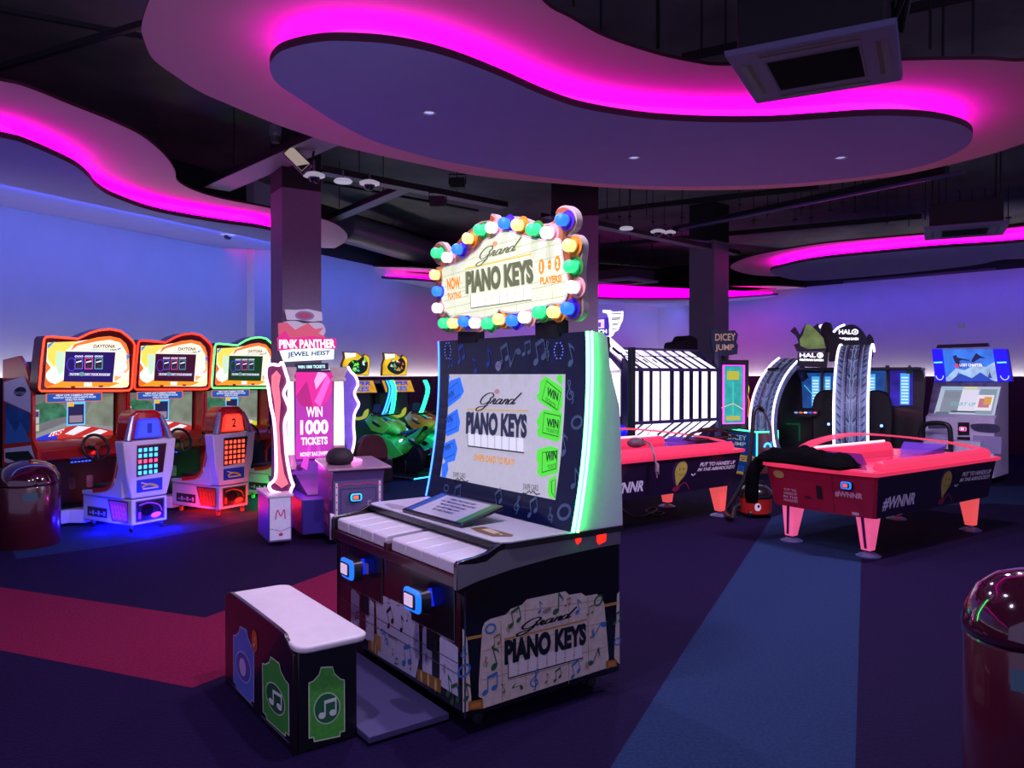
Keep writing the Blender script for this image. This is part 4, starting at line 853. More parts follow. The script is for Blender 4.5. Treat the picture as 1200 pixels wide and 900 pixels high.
b = MB(FR(y0-.0)); b.prism(KY([(346,426),(384,425.5),(384,433),(346,434)], y0), -.0, .03, mat('101828', .4)); rb = b.build('ribbon_display', t)
a = MB(FR(y0-.03)); a.text('WIN 1000 TICKETS', KY([(349,432),(381,431.3),(381,427.6),(349,428.2)], y0-.03), E('c8ffff', 1.2), 2, .03); a.build('ribbon_text', rb, smooth=0, fixn=False)
# topper: bowed plaques
b = MB(FR(y0)); PL1 = mat('d8c8e8', .5, emit=.42)
b.prism(KY([(333.5,363),(345,363.5),(360,362.5),(376,366),(377,376),(366,377),(350,375),(336,375)]), -.0, .04, PL1); tp = b.build('top_plaque', t)
a = MB(FR(y0-.04)); a.ell(*ky(357, 370, y0-.04), .10, .05, mat('8a7aa8', .5), 1.5); a.ell(*ky(357, 370, y0-.04), .07, .032, mat('c84a78', .5, emit=.3), 2.5); a.build('plaque_emblem', tp, smooth=0, fixn=False)
b = MB(FR(y0)); b.prism(KY(catmull([(327,383),(334,377),(346,376),(356,379),(366,378),(377,379),(381,386),(379,393),(366,396),(345,396),(329,394)], True, 3)), -.03, .01, PL1); b.build('goggle_plaque', t)
b = MB(FR(y0)); b.prism(KY([(325,379),(335,378),(345,387),(352,383),(360,379),(368,386),(378,384),(372,391),(381,395),(362,398),(345,398),(326,397)]), .02, .05, mat('e05a78', .5, emit=.6)); b.build('ribbon_plaque', t)
# wavy neon wings; left wing stands on a pedestal
wy = .50
b = MB(TP(0)); pc, _ = K.aty(327, 600, wy-.22)
b.box(pc-.11, pc+.10, wy-.30, wy+.25, .04, .46, mat('5a5080', .4)); pd = b.build('pedestal', t, bevel=.008)
b = MB(TP(0)); b.box(pc-.125, pc+.115, wy-.31, wy+.26, .46, .48, PKW); b.build('pedestal_top', pd)
a = MB(FR(wy-.30)); a.rect(pc-.10, .06, pc+.09, .455, mat('d0cce0', .4, noise=.06), 1); a.ribbon(catmull([(pc-.05, .25), (pc-.03, .34), (pc, .28), (pc+.03, .34), (pc+.04, .25)]), .01, PINKD, 2); a.ribbon([(pc-.10, .17), (pc, .14), (pc+.09, .17)], .006, mat('706890', .4), 2); a.ell(pc, .11, .02, .015, PINKD, 2); a.build('pedestal_front', pd, smooth=0, fixn=False)
wl = [(312,430),(318,427),(326,428),(330,425),(334,436),(337,448),(332,460),(335,470),(338,480),(333,495),(334,520),(336,540),(340,560),(343,568),(341,572),(338,579),(330,578),(318,575),(315,568),(322,560),(323,540),(322,510),(320,490),(317,476),(314,455),(311,440)]
ol = catmull(KY(wl, wy-.1), True, 4)
b = MB(FR(wy-.1)); b.prism(ol, -.03, .0, mat('5a1840', .4)); wg = b.build('wing_panel', t)
led_path([(u_, wy-.125, v_) for u_, v_ in ol], .014, E('ffb8f4', 4.5), 'wing_light', wg, True)
il = [(p[0], p[1]) for p in inset(ol, .045)]
b = MB(FR(wy-.1)); b.poly(KY([(318,440),(324,434),(329,440),(327,452),(329,470),(327,500),(329,530),(333,555),(338,567),(330,572),(322,566),(326,540),(324,500),(321,470),(318,455)], wy-.1), E('f07888', .85), 3); b.build('wing_print', wg, smooth=0, fixn=False)
ol = catmull(KY([(406,430),(411,436),(416,441),(419,450),(415,460),(417,467),(420,474),(415,485),(414,500),(415,515),(412,530),(408,535),(404,500),(404,450)], y0-.05), True, 4)
b = MB(FR(y0-.05)); b.prism(ol, -.30, .0, mat('6a5ab8', .4, noise=.2, nscale=12)); wg = b.build('wing_panel', t)
led_path([(u_, y0-.065, v_) for u_, v_ in ol[1:-14]], .014, E('ffd0f8', 2.8), 'wing_light', wg)
# round dark cap lying on the console: a top-level thing
cp = MB(); ax, ay = K.aty(398, 545, .18)[0], .18
gx = K.o.x+K.X.x*ax+K.Y.x*ay; gy = K.o.y+K.X.y*ax+K.Y.y*ay
cp.loft([[(gx+r*math.cos(q)*1.05, gy+r*math.sin(q), .7445+h) for q in [2*PI*k/20 for k in range(20)]] for r, h in ((.001, 0), (.10, 0), (.125, .03), (.13, .07), (.10, .125), (.05, .15), (.001, .155))], mat('1c1018', .7, noise=.3, nscale=30, bump=.4))
tag(cp.build('black_ball', smooth=70), 'dark rounded ball on the ticket game console', 'ball')
# ================================================================== MOTORBIKE GAMES
BIKE_FILLS = []  # added fill lights beside the bikes, not fixtures of the machines
def bike(F_, label, bc, neon, ac, head):
    t = thing('motorbike_arcade_machine', label, 'arcade machine', F_, None, 'motorbike games at the back')
    DKB = mat('0d1018', .4); PUR = mat('2a1c48', .4)
    b = MB(lambda u, v, h: (h, u, v)); b.prism([(1.5, .0), (1.30, .0), (1.28, .55), (1.36, .9), (1.42, 1.45), (1.75, 1.50), (1.85, .0)], -.42, .42, DKB); b.build('cabinet_body', t, bevel=.01)
    # monitor and picture
    S = lambda u, v, h: (u, 1.33+.12*(v-.7)-h, v)
    b = MB(S); b.rect(-.33, .72, .33, 1.28, mat('20242c', .3, emit=.4, noise=.3), 2); scr = b.build('screen', t, smooth=0, fixn=False)
    b = MB(S); b.poly(catmull([(-.05, .98), (-.02, .90), (.12, .90), (.18, .98), (.28, 1.02), (.26, .92), (.18, .86), (.0, .84), (-.1, .90)], True, 3), E('b8c040', .7), 4); b.text('0:00', (-.25, .96, -.14, .99), E('c8c8d0', .8), 4); b.text('INSERT', (-.1, .76, .06, .80), E('c8c8d0', .8), 4); b.build('screen_picture', scr, smooth=0, fixn=False)
    # sloping title panel
    b = MB(lambda u, v, h: (u, 1.22-h+.5*(v-1.3), v)); b.prism([(-.36, 1.28), (.36, 1.28), (.36, 1.52), (-.36, 1.52)], -.03, 0, PUR); b.map = (lambda mp: (lambda u, v, h: mp(u, v, h)))(b.map)
    b.rect(-.34, 1.30, .34, 1.50, mat('e8a828', .5, emit=.8, noise=.4, nscale=7), 2); b.text('SUPER', (-.22, 1.42, .25, 1.49), E('2a4ad0', .9), 4, .05, .3); b.text('BIKES', (-.26, 1.32, .2, 1.40), E('3a60d8', .9), 4, .05, .3); b.build('title_panel', t, smooth=0)
    # raised board
    out = [(-.30, 1.58), (.28, 1.58), (.31, 1.78), (.30, 1.90), (.20, 1.95), (.15, 1.90), (.02, 1.98), (-.12, 1.97), (-.26, 1.98), (-.24, 1.88), (-.29, 1.78)]
    b = MB(FR(1.36)); b.prism(out, -.04, 0, mat('a86a20', .4)); bd = b.build('topper_board', t)
    b = MB(FR(1.36)); b.poly(inset(out, .012), mat('f0c028', .5, emit=1.0, noise=.3, nscale=5), 2); b.poly([(-.22, 1.86), (0, 1.90), (.0, 1.96), (-.24, 1.96)], E('f4f4e8', 1.1), 3)
    b.poly(catmull([(-.12, 1.66), (.05, 1.60), (.22, 1.66), (.26, 1.80), (.16, 1.90), (.04, 1.84), (-.08, 1.84), (-.18, 1.74)], True, 3), mat('18282c', .5, emit=.6), 4)
    random.seed(len(label))
    for k in range(16):
        x, y = random.uniform(-.12, .2), random.uniform(1.65, 1.85); b.poly([(x, y), (x+.06, y+random.uniform(-.03, .03)), (x+.02, y+.05)], E(random.choice((head, bc, 'e8e8d8', ac)), 1.0), 4.4)
    b.build('topper_print', bd, smooth=0, fixn=False)
    # curved neon ribs
    for sx in (-1, 1):
        pth = catmull([(sx*.40, 1.05, 1.50), (sx*.40, .98, 1.35), (sx*.38, 1.02, 1.15), (sx*.36, 1.10, .95), (sx*.36, 1.24, .76)], n=5)
        b = MB(); b.tube(pth, .035, mat('20304a', .3), 8); rb_ = b.build('side_rib', t)
        for dx in (-.028, .028): led_path([(p[0]+dx, p[1]-.035, p[2]) for p in pth], .014, E(neon, 6.0), 'rib_light', rb_)
    # the bike
    GB = mat(bc, .3, coat=.4, noise=.85, nscale=5); DK = mat('141820', .4)
    def blob(rings, m, name, n=12, par=t):
        b = MB(); b.loft([[(cx_+rx*math.cos(q), y_, cz_+rz*math.sin(q)) for q in [2*PI*k/n for k in range(n)]] for y_, cx_, cz_, rx, rz in rings], m); return b.build(name, par, smooth=60)
    blob([(.98, 0, .80, .03, .03), (.92, 0, .80, .13, .09), (.78, 0, .80, .17, .14), (.60, 0, .78, .13, .13), (.50, 0, .78, .09, .10)], GB, 'front_fairing')
    blob([(.62, 0, .74, .08, .06), (.52, 0, .78, .14, .11), (.38, 0, .77, .15, .11), (.22, 0, .70, .10, .07)], mat(ac, .3, coat=.5), 'fuel_tank')
    blob([(.30, 0, .66, .08, .04), (.12, 0, .68, .11, .05), (-.1, 0, .72, .10, .05), (-.25, 0, .78, .05, .03)], DK, 'saddle')
    blob([(.80, 0, .52, .06, .10), (.62, 0, .46, .15, .17), (.35, 0, .44, .16, .17), (.1, 0, .48, .12, .12), (-.2, 0, .66, .05, .05)], GB, 'lower_fairing')
    for sx in (-1, 1):
        for pts_, m_, nm_, dx_ in (([(.95, .86), (.80, .98), (.55, .90), (.35, .80), (.52, .66), (.78, .70)], mat(ac, .3, coat=.4), 'upper_side_panel', .155), ([(.90, .62), (.60, .66), (.30, .56), (.05, .36), (.35, .26), (.72, .34)], mat(bc, .3, coat=.4), 'belly_panel', .175), ([(.1, .60), (-.15, .72), (-.35, .84), (-.22, .68), (-.05, .52)], mat(bc, .3, coat=.4), 'tail_panel', .10)):
            b = MB(lambda u, v, h: (h, u, v)); b.prism(pts_, sx*dx_, sx*(dx_+.02), m_); po = b.build(nm_, t, bevel=.006)
            b = MB(SR(dx_+.02) if sx > 0 else SL(-dx_-.02)); cx_, cy_ = sum(p[0] for p in pts_)/6, sum(p[1] for p in pts_)/6
            b.poly([(cx_-.12, cy_-.04), (cx_+.12, cy_+.05), (cx_+.10, cy_+.0), (cx_-.02, cy_-.05)], DK, 1); b.poly([(cx_-.05, cy_+.03), (cx_+.08, cy_+.07), (cx_+.0, cy_+.02)], mat('e8e8f0', .4), 1.5); b.build('decal', po, smooth=0, fixn=False)
    b = MB(); b.tube([(.14, .5, .28), (.17, .15, .30), (.18, -.2, .42)], .045, STEEL, 12); b.build('exhaust', t)
    for y_, n_ in ((.86, 'front_wheel'), (-.0, 'rear_wheel')):
        b = MB(); b.lathe([(.12, -.05), (.20, -.055), (.24, -.03), (.24, .03), (.20, .055), (.12, .05)], DK, 24, (0, y_, .29), 'x'); b.lathe([(.02, -.03), (.12, -.03), (.12, .03), (.02, .03)], STEEL, 12, (0, y_, .29), 'x'); b.build(n_, t)
    b = MB(); b.tube([(-.28, .66, .96), (-.1, .74, .94), (.1, .74, .94), (.28, .66, .96)], .015, DK, 8); b.build('handlebar', t)
    b = MB(); b.prism([(-.10, .98), (.10, .98), (.07, 1.12), (-.07, 1.12)], -.84, -.83, mat('6070a0', .1, trans=.6), FR(0)); b.build('windshield', t)
    b = MB(); b.box(-.36, .36, -.30, 1.30, .0, .05, DKB); b.box(-.08, .08, .1, .8, .051, .26, DKB); b.build('base_plate', t, bevel=.01)
    b = MB(); b.box(-.3, .3, -.305, -.301, .02, .035, E('2a5aff', 3)); b.box(-.365, -.361, -.2, 1.1, .02, .035, E('2a5aff', 3)); b.box(.361, .365, -.2, 1.1, .02, .035, E('2a5aff', 3)); b.build('floor_light', t) if False else None
    b = MB(); b.box(-.30, .30, -.306, -.3005, .018, .036, E('30b8ff', 4)); b.build('floor_light', t)
    for qx, qc in ((-.3, neon), (.3, neon)): lo_ = F_.o+F_.X*qx+F_.Y*.2; BIKE_FILLS.append((lo_.x, lo_.y, .75, qc))
    b = MB(); b.ball((0, .2, .56), .035, E('e0e8ff', 2), 8, (3.6, 1, 1)); b.build('side_lamp', t)
    for k in range(8):
        pass
    return t
bike(Frm(-1.53, 12.1, 52), 'motorbike game with green bike and blue neon ribs, nearer the ticket game', '40e048', '2070ff', '80ff40', '40c8a0')
bike(Frm(-.98, 12.75, 52), 'motorbike game with orange tanked bike and green neon ribs', '28b878', '20ff90', 'ff7020', 'e86020')
# black rider platform box left of the bikes
Q = Frm(-1.86, 10.55, 40)
t = thing('black_seat_unit', 'black boxy ride seat with maroon back, left of the motorbike games', 'game seat', Q)
b = MB(lambda u, v, h: (h, u, v)); b.prism([(0, .12), (.0, .42), (.10, .46), (.5, .44), (.5, .10)], -.28, .28, mat('0e0d16', .4, coat=.3)); b.build('seat_body', t, bevel=.01)
b = MB(FR(0)); b.prism(catmull([(-.24, .44), (-.22, .62), (-.12, .76), (.10, .76), (.22, .62), (.24, .44)], n=4), -.16, -.06, mat('4a1c28', .4, coat=.3, noise=.3, nscale=6)); b.build('seat_back', t, bevel=.015)
b = MB(); b.box(-.2, .2, .05, .45, .0, .12, DBLACK); b.build('pedestal', t)
b = MB(FR(0)); b.ell(.02, .33, .022, .022, mat('a8a8b8', .3), 2); b.build('badge', t, smooth=0, fixn=False)
b = MB(); b.tube(catmull([(-.25, .55, .95), (-.20, .5, .85), (-.24, .45, .6), (-.22, .5, .42)], n=5), .014, E('2a50ff', 4), 8); b.build('neon_rib', t)
# ================================================================== BINS
def bin_(name, label, x, y, r, h, slot_dir):
    t = thing(name, label, 'bin', None, (x, y, 0))
    RB = mat('3c0a1c', .22, coat=.6)
    b = MB(); b.lathe([(r*.97, .0), (r, .02), (r, h), (r*.98, h+.01)], RB, 40); b.build('bin_body', t)
    b = MB(); prof_ = [(r*.98, h+.012), (r*1.04, h+.02), (r*1.04, h+.045), (r*.98, h+.10), (r*.82, h+.17), (r*.55, h+.215), (r*.25, h+.235), (.001, h+.24)]
    b.lathe(prof_, mat('30081a', .08, coat=1.0), 40); b.build('domed_lid', t, smooth=60)
    b = MB(); a0 = slot_dir; vs = []
    P = lambda q, z, rr: (rr*math.cos(q), rr*math.sin(q), z)
    rr = r*1.004
    b.loft([[P(a0-.22+.44*k/8, z, rr) for k in range(9)] for z in (h-.115, h-.045)], mat('4a6a78', .25, .3), cap=False, closed=False)
    b.build('label_plate', t, fixn=False)
    return t
bin_('litter_bin', 'dark red domed litter bin at the lower right', 1.775, 2.62, .215, .70, PI*1.28)
bin_('litter_bin', 'dark red domed litter bin beside the left racing game', -4.56, 7.30, .27, .56, PI*1.7)
# ================================================================== AIR HOCKEY TABLES
HP = mat('ff3c74', .25, emit=.42); RAIL = mat('ff3c68', .4, emit=.8); RAILB = E('ff3460', 1.35); NAVYP = mat('1c1030', .35, coat=.3); REDP = mat('8c1430', .35, coat=.3)
def hockey(F_, label, full):
    t = thing('air_hockey_table', label, 'air hockey table', F_, None, 'pink glowing air hockey tables')
    L, W_, zt, zb, Lb, Wb = 1.12, .556, .735, .36, 1.06, .508
    # tapered skirts: side, far side, both bowed ends
    def bow(lv, w, l, n=10, k=.10): return [(-l-k*math.cos(PI*i/(2*n)*2-PI/2)*1.0*0+(-k)*math.sin(PI*i/n), w*math.cos(PI*i/n)) for i in range(n+1)]
    def ring(l, w, z, k):
        pts = [(-l-k*math.sin(PI*i/10), -w*math.cos(PI*i/10)) for i in range(11)]    # left end, from -w to +w
        pts += [(l+k*math.sin(PI*i/10), w*math.cos(PI*i/10)) for i in range(11)]
        return [(x, y, z) for x, y in pts]
    rb_, rt = ring(Lb, Wb, zb, .05), ring(L, W_, zt, .07)
    N = len(rt)
    b = MB(); vs = rb_+rt
    b.add(vs, [tuple(range(N))], DBLACK)
    for i in range(N):
        j = (i+1) % N; m = REDP if (i < 10 or 11 <= i < 21) else NAVYP
        b.add([rb_[i], rb_[j], rt[j], rt[i]], [(0, 1, 2, 3)], m)
    body = b.build('table_body', t, smooth=20)
    # playing field and rails
    b = MB(); inn = ring(L-.10, W_-.10, .70, .07); b.add(inn, [tuple(range(N))], HP); b.build('playing_field', t, fixn=False)
    b = MB(); o1 = ring(L+.035, W_+.03, .735, .07); o2 = ring(L+.035, W_+.03, .765, .07); i2 = ring(L-.07, W_-.07, .765, .07); i1 = ring(L-.09, W_-.09, .70, .07)
    vs = o1+o2+i2+i1
    b.add(vs, [(k*N+i, k*N+(i+1) % N, (k+1)*N+(i+1) % N, (k+1)*N+i) for k in range(3) for i in range(N)]+[(i, (i+1) % N, N*3+(i+1) % N, N*3+i) for i in range(N)], mat('ff3868', .3, emit=.62)); b.build('rim', t, smooth=30)
    for s in (-1, 1):
        x0, x1 = (-L+.10, L-.12)
        b = MB(lambda u, v, h: (h, u, v)); b.prism([(s*(W_+.01), .766), (s*(W_), .83), (s*(W_-.03), .855), (s*(W_-.09), .85), (s*(W_-.12), .766)], x0, x1, RAIL); b.build('side_rail', t, bevel=.02, seg=3)
        if s > 0: b = MB(); b.cyl((x0+.08, s*(W_-.06), .866), (x1-.1, s*(W_-.06), .866), .012, E('ffb0c8', 2.0)); b.build('rail_light', t)
    # see-through goal hood, plus arched canopy bar from end to end
    hood = mat('7a50d0', .1, alpha=.45, coat=.5)
    for e in (-1, 1):
        b = MB(); n = 8
        b.loft([[(e*(L-.42+.10*math.sin(PI*k/n)), y, .72+.16*math.sin(PI*k/n*.9)) for k in range(n+1)] for y in (-.22, .22)], hood, cap=False, closed=False); b.loft([[(e*(L-.42+.10*math.sin(PI*k/n)), y, .72+.16*math.sin(PI*k/n*.9)+.004) for k in range(n+1)] for y in (-.22, .22)], hood, cap=False, closed=False)
        b.build('goal_hood', t, smooth=60, fixn=False)
    pth = catmull([(-.80, .42, .84), (-.52, .40, .93), (-.05, .30, .985), (.35, .05, .96), (.72, -.30, .90), (.90, -.46, .85)], n=6)
    b = MB(); rings = []
    for i, p in enumerate(pth):
        rings.append([(p[0]-.02, p[1]-.075, p[2]), (p[0]+.02, p[1]+.075, p[2]), (p[0]+.02, p[1]+.075, p[2]+.018), (p[0]-.02, p[1]-.075, p[2]+.018)])
    b.loft(rings, mat('ff5078', .3, emit=.6, alpha=.75)); b.build('canopy_bar', t, smooth=30)
    # lettering on the near side, on the slanting skirt
    nm = lambda u, v, h: (u*(1+.055*(v-.36)/.4), -(Wb+(W_-Wb)*(v-zb)/(zt-zb))-h, v)
    a = MB(nm); WH = mat('e4dcec', .5); BRD = mat('3a2450', .4)
    a.text('#WNNR', [(-.98, .42), (-.44, .42), (-.42, .54), (-.96, .54)], WH, 2, .035, .1); a.build('side_lettering', body, smooth=0, fixn=False); a = MB(nm)
    a.text("PUT 'YO HANDS UP", [(.40, .615), (1.0, .60), (1.0, .645), (.41, .66)], WH, 2, .04, .15); a.text('IN THE AIRHOCKEY!', [(.37, .565), (1.0, .55), (1.0, .59), (.38, .60)], WH, 2, .04, .15); a.ribbon(catmull([(.28, .545), (.31, .53), (.35, .545)]), .012, WH, 2); a.build('slogan_lettering', body, smooth=0, fixn=False); a = MB(nm)
    a.poly(catmull([(-.02, .60), (.03, .69), (.13, .71), (.21, .64), (.20, .54), (.12, .48), (.05, .45), (-.01, .52)], True, 4), BRD, 1)
    a.poly(catmull([(.02, .60), (.06, .67), (.14, .69), (.20, .64), (.19, .56), (.12, .49), (.07, .44), (.04, .50)], True, 4), mat('b8a848', .5, noise=.15), 2)
    for dx in (.09, .15): a.ell(dx, .61, .010, .012, mat('6a5a2c', .5), 3)
    a.ribbon(catmull([(.08, .56), (.12, .545), (.16, .565)]), .008, mat('6a5a2c', .5), 3)
    a.poly([(.02, .42), (.10, .45), (.12, .40), (.06, .375), (.0, .39)], mat('8c1c40', .5), 2); a.ribbon(catmull([(.10, .42), (.20, .46), (.28, .38)]), .012, mat('8c2c50', .5), 2)
    a.build('balloon_print', body, smooth=0, fixn=False)
    # end panel: left end (-x), drawn on the bow
    def em(u, v, h):
        f = (v-zb)/(zt-zb); w = Wb+(W_-Wb)*f; l = Lb+(L-Lb)*f; k = .05+.02*f
        q = max(-1, min(1, u)); th_ = math.acos(-q) if abs(q) < 1 else (0 if q < 0 else PI)
        return (-l-k*math.sin(math.acos(max(-1, min(1, q))))-h*1.5-.004, -w*q*-1, v)
    # u=-1 far side (+y), u=+1 near side (-y)
    em2 = lambda u, v, h: em(-u, v, h)
    a = MB(em2)
    a.text('#WNNR', [(.34, .52), (.80, .52), (.80, .575), (.34, .575)], mat('c890a8', .5), 2, .03)
    a.build('end_lettering', body, smooth=0, fixn=False); a = MB(em2)
    for k, s in enumerate(("PUT 'YO", 'HANDS UP', 'IN THE', 'AIRHOCKEY')): a.text(s, [(-.66-.02*k, .51-.034*k), (-.40, .51-.034*k), (-.40, .535-.034*k), (-.66-.02*k, .535-.034*k)], mat('c890a8', .5), 2, .02)
    a.build('slogan_lettering', body, smooth=0, fixn=False); a = MB(em2); a.ell(-.72, .66, .12, .035, mat('a08448', .5), 1.5); a.build('ball_print', body, smooth=0, fixn=False); a = MB(em2); a.poly([(.0, .48), (.10, .48), (.10, .60), (.0, .60)], DBLACK, 2); a.rect(-.25, .47, -.12, .49, mat('4a0c20', .5), 2); a.rect(.62, .375, .74, .40, mat('b09aa8', .4), 2)
    a.ribbon([(.30, .37), (.30, .72)], .008, mat('5a0c20', .5), 2)
    a.build('panel_fittings', body, smooth=0, fixn=False)
    if full: card_reader(t, lambda u, v, h: (-L-.035-h, -u, v), .30, .635, .055, ring='1878ff', lcd='f06070')
    # legs with shoe
    for sx in (-1, 1):
        for sy in (-1, 1):
            lx, ly = sx*.99, sy*.40
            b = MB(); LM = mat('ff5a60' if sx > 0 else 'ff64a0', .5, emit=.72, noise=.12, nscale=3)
            d = .024
            for o_ in (0,):
                b.loft([[(lx-sx*.0+sx*a_, ly+sy*c_, z) for a_, c_ in q] for q, z in (
                    ([(-.06, -.06), (.02, -.06), (.02, .03), (-.06, .03)], .06), ([(-.13, -.10), (.045, -.10), (.045, .045), (-.13, .045)], .375))], LM)
            lg = b.build('leg', t, bevel=.008)
            b = MB(); b.lathe([(.10, 0), (.105, .012), (.07, .03), (.02, .036), (.018, .065)], mat('5a6898', .4, .2), 24, (lx-sx*.03, ly-sy*.015, 0)); b.build('foot', lg)
            b = MB(); b.prism([(-.03-.012, .08), (-.03+.012, .08), (-.05+.014, .36), (-.05-.014, .36)], 0, .004, mat('3a1450', .5), (lambda lx, ly, sx, sy: (lambda u, v, h: (lx+sx*(.026+.024*(v-.06)/.3)+sx*h, ly+sy*(u+.02), v)))(lx, ly, sx, sy)); b.build('leg_slot', lg)
    return t
H1 = Frm(3.688, 7.68, 35.8); H2 = Frm(1.348, 8.473, 37.8)
hockey(H1, 'pink glowing air hockey table with a black coat on its end', True)
hockey(H2, 'pink glowing air hockey table partly behind the piano machine', False)
# point of light under the table rims comes from the rails themselves
# ---- black coat on the right table's end
random.seed(3)
def lump(cx, cy, cz, pts, name, m, parent=None):
    b = MB()
    return b
def wp(F_, x, y, z): return (F_.o.x+F_.X.x*x+F_.Y.x*y, F_.o.y+F_.X.y*x+F_.Y.y*y, z)
b = MB(); CLOTH = mat('050407', .95, noise=.3, nscale=20, bump=.8, spec=.05)
nu, nv = 26, 16; g = []
for i in range(nu+1):
    row = []
    for j in range(nv+1):
        u, v = i/nu, j/nv
        y = .60-.90*u; x = -1.24+.36*v+.04*math.sin(5*u)
        e = min(1, 6*u, 6*(1-u))*min(1, 5*v, 5*(1-v)) if True else 1
        h = .79+(.016*math.sin(11*u+5*v)+.014*math.sin(23*u-9*v)+.012*math.sin(31*v+8*u)+.105)*max(0, e)**.6
        row.append(wp(H1, x, y, max(.772, h)))
    g.append(row)
for i in range(4):                           # sleeve hanging over the far corner
    pass
vs = [p for r in g for p in r]; b.add(vs, [(i*(nv+1)+j, (i+1)*(nv+1)+j, (i+1)*(nv+1)+j+1, i*(nv+1)+j+1) for i in range(nu) for j in range(nv)], CLOTH)
vs2 = [(p[0], p[1], p[2]-.02) for p in vs]; b.add(vs2, [(i*(nv+1)+j, (i+1)*(nv+1)+j, (i+1)*(nv+1)+j+1, i*(nv+1)+j+1) for i in range(nu) for j in range(nv)], CLOTH)
sl = [wp(H1, -1.02, .50, .83), wp(H1, -1.10, .58, .80), wp(H1, -1.20, .64, .68), wp(H1, -1.22, .65, .52), wp(H1, -1.22, .65, .40), wp(H1, -1.22, .65, .36)]
b.tube(catmull([tuple(p) for p in sl], n=4), [.05]+[.06]*5+[.065]*5+[.065]*5+[.06]*4+[.04], CLOTH, 12)
tag(b.build('black_coat', smooth=80), 'black coat heaped on the left end of the right air hockey table', 'coat')
# ---- cables on the left table
b = MB(); BRN = mat('2a1018', .6)
base = [H2.aty(x, y, -.35) for x, y in ((806,518),(815,508),(830,505),(845,506),(856,513),(858,522),(850,529),(838,531),(825,528),(812,523))]
for k in range(4):
    pts = [wp(H2, u+.02*math.sin(3*k+i), -.35+.05*math.sin(1.7*i+k), max(.885, min(1.0, z+.012*k))) for i, (u, z) in enumerate(base)]
    b.tube(catmull(pts, True, 4), .010, BRN, 6, True)
tag(b.build('coiled_cable', smooth=60), 'coiled dark cable on the right end of the left air hockey table', 'cable')
b = MB(); GC = mat('8a6a78', .5)
for k, pp in enumerate(([(752,514),(760,520),(765,530),(768,542),(772,556)], [(754,516),(763,524),(768,538),(769,552),(770,560)])):
    pts = []
    for i, (x, y) in enumerate(pp):
        yl = -.50 if i < 2 else -.62
        u, z = H2.aty(x, y, yl); pts.append(wp(H2, u, yl, z if i > 1 else max(z, .885)))
    b.tube(catmull(pts, n=5), .007, GC, 6)
u, z = H2.aty(770, 548, -.62); b.lathe([(.001, -.05), (.022, -.04), (.02, .03), (.008, .05)], GC, 8, wp(H2, u, -.62, z))
tag(b.build('hanging_lead', smooth=60), 'grey lead hanging over the side of the left air hockey table', 'cable')
b = MB(); u, z = H2.aty(745, 522, -.38)
b.ball(wp(H2, u, -.38, .90), .07, mat('5a3c48', .7, noise=.4), 8, (1.3, .8, .7)); b.ball(wp(H2, u+.10, -.36, .895), .05, mat('a8542c', .7, noise=.3), 8, (1.2, 1, .7)); b.ball(wp(H2, u+.02, -.36, .935), .04, mat('7a6870', .7), 8, (1.5, .8, .6))
tag(b.build('cloth_bundle', smooth=70), 'small bundle of cloth on the left air hockey table', 'cloth')
b = MB(); FC = mat('0c0a10', .6)
pts = [(*at_z(x, y, .008), .008) for x, y in ((729,596),(738,603),(748,606),(762,602),(770,597),(764,595),(757,599),(770,604),(778,601),(768,600))]
b.tube(catmull(pts, n=5), .008, FC, 6); tag(b.build('floor_cable', smooth=60), 'thin black cable lying on the carpet under the left table', 'cable')
# ================================================================== VACUUM CLEANER
vx, vy = at_z(891, 608)
t = thing('vacuum_cleaner', 'small red and black tub vacuum cleaner on the carpet between the tables', 'vacuum cleaner', None, (vx, vy+.17, 0))
RV = mat('a01c18', .35, coat=.3); KV = mat('101014', .3, coat=.3)
b = MB(); b.lathe([(.15, .03), (.175, .05), (.178, .20), (.18, .215)], RV, 28); b.build('tub', t)
b = MB(); b.lathe([(.182, .216), (.186, .235), (.175, .30), (.13, .34), (.06, .355), (.001, .358)], KV, 28); b.build('lid', t, smooth=60)
b = MB(); b.tube([(-.1, 0, .33), (-.09, 0, .385), (0, 0, .40), (.09, 0, .385), (.1, 0, .33)], .012, KV, 8); b.build('carry_handle', t)
b = MB(); b.poly([(.0, 0)]*0+[(-.05, .09), (-.01, .17), (.03, .12)], mat('e8d8d0', .4)) if False else None
for a_ in (.7, 2.4, 4.0, 5.5):
    b = MB(); b.lathe([(.01, -.02), (.045, -.016), (.045, .016), (.01, .02)], KV, 14, (.15*math.cos(a_), .15*math.sin(a_), .046), 'x'); b.build('wheel', t)
b = MB(lambda u, v, h: ((.1795+h)*math.sin(u/.18), -(.1795+h)*math.cos(u/.18), v)); b.ell(-.03, .13, .035, .045, mat('e8dcd8', .4), 1, n=14); b.ell(-.022, .14, .014, .018, KV, 2, n=10); b.build('front_print', t, smooth=0, fixn=False)
O = Vector((vx, vy+.17, 0)); Yh = vy+.1
hp = [Vector((-.14, .0, .27))+O, Vector(at_d(878, 597, Yh))]
pts = [tuple(O+Vector((-.17, -.02, .13))), (O.x-.24, O.y-.03, .09), (*at_z(858, 607, .05), .05)]
pts = [tuple(p) for p in pts]+[at_d(850, 600, 8.75), at_d(857, 589, 8.75), at_d(868, 570, 8.72), at_d(876, 550, 8.7), at_d(880, 525, 8.7), at_d(882, 500, 8.7), at_d(884, 482, 8.7), at_d(889, 477, 8.72), at_d(894, 481, 8.75)]
b = MB(); cp_ = catmull([tuple(Vector(p)-O) for p in pts], n=6); b.tube(cp_, [.022*(1+.12*(i % 2)) for i in range(len(cp_))], mat('15141a', .45), 10); hs = b.build('hose', t, smooth=60)
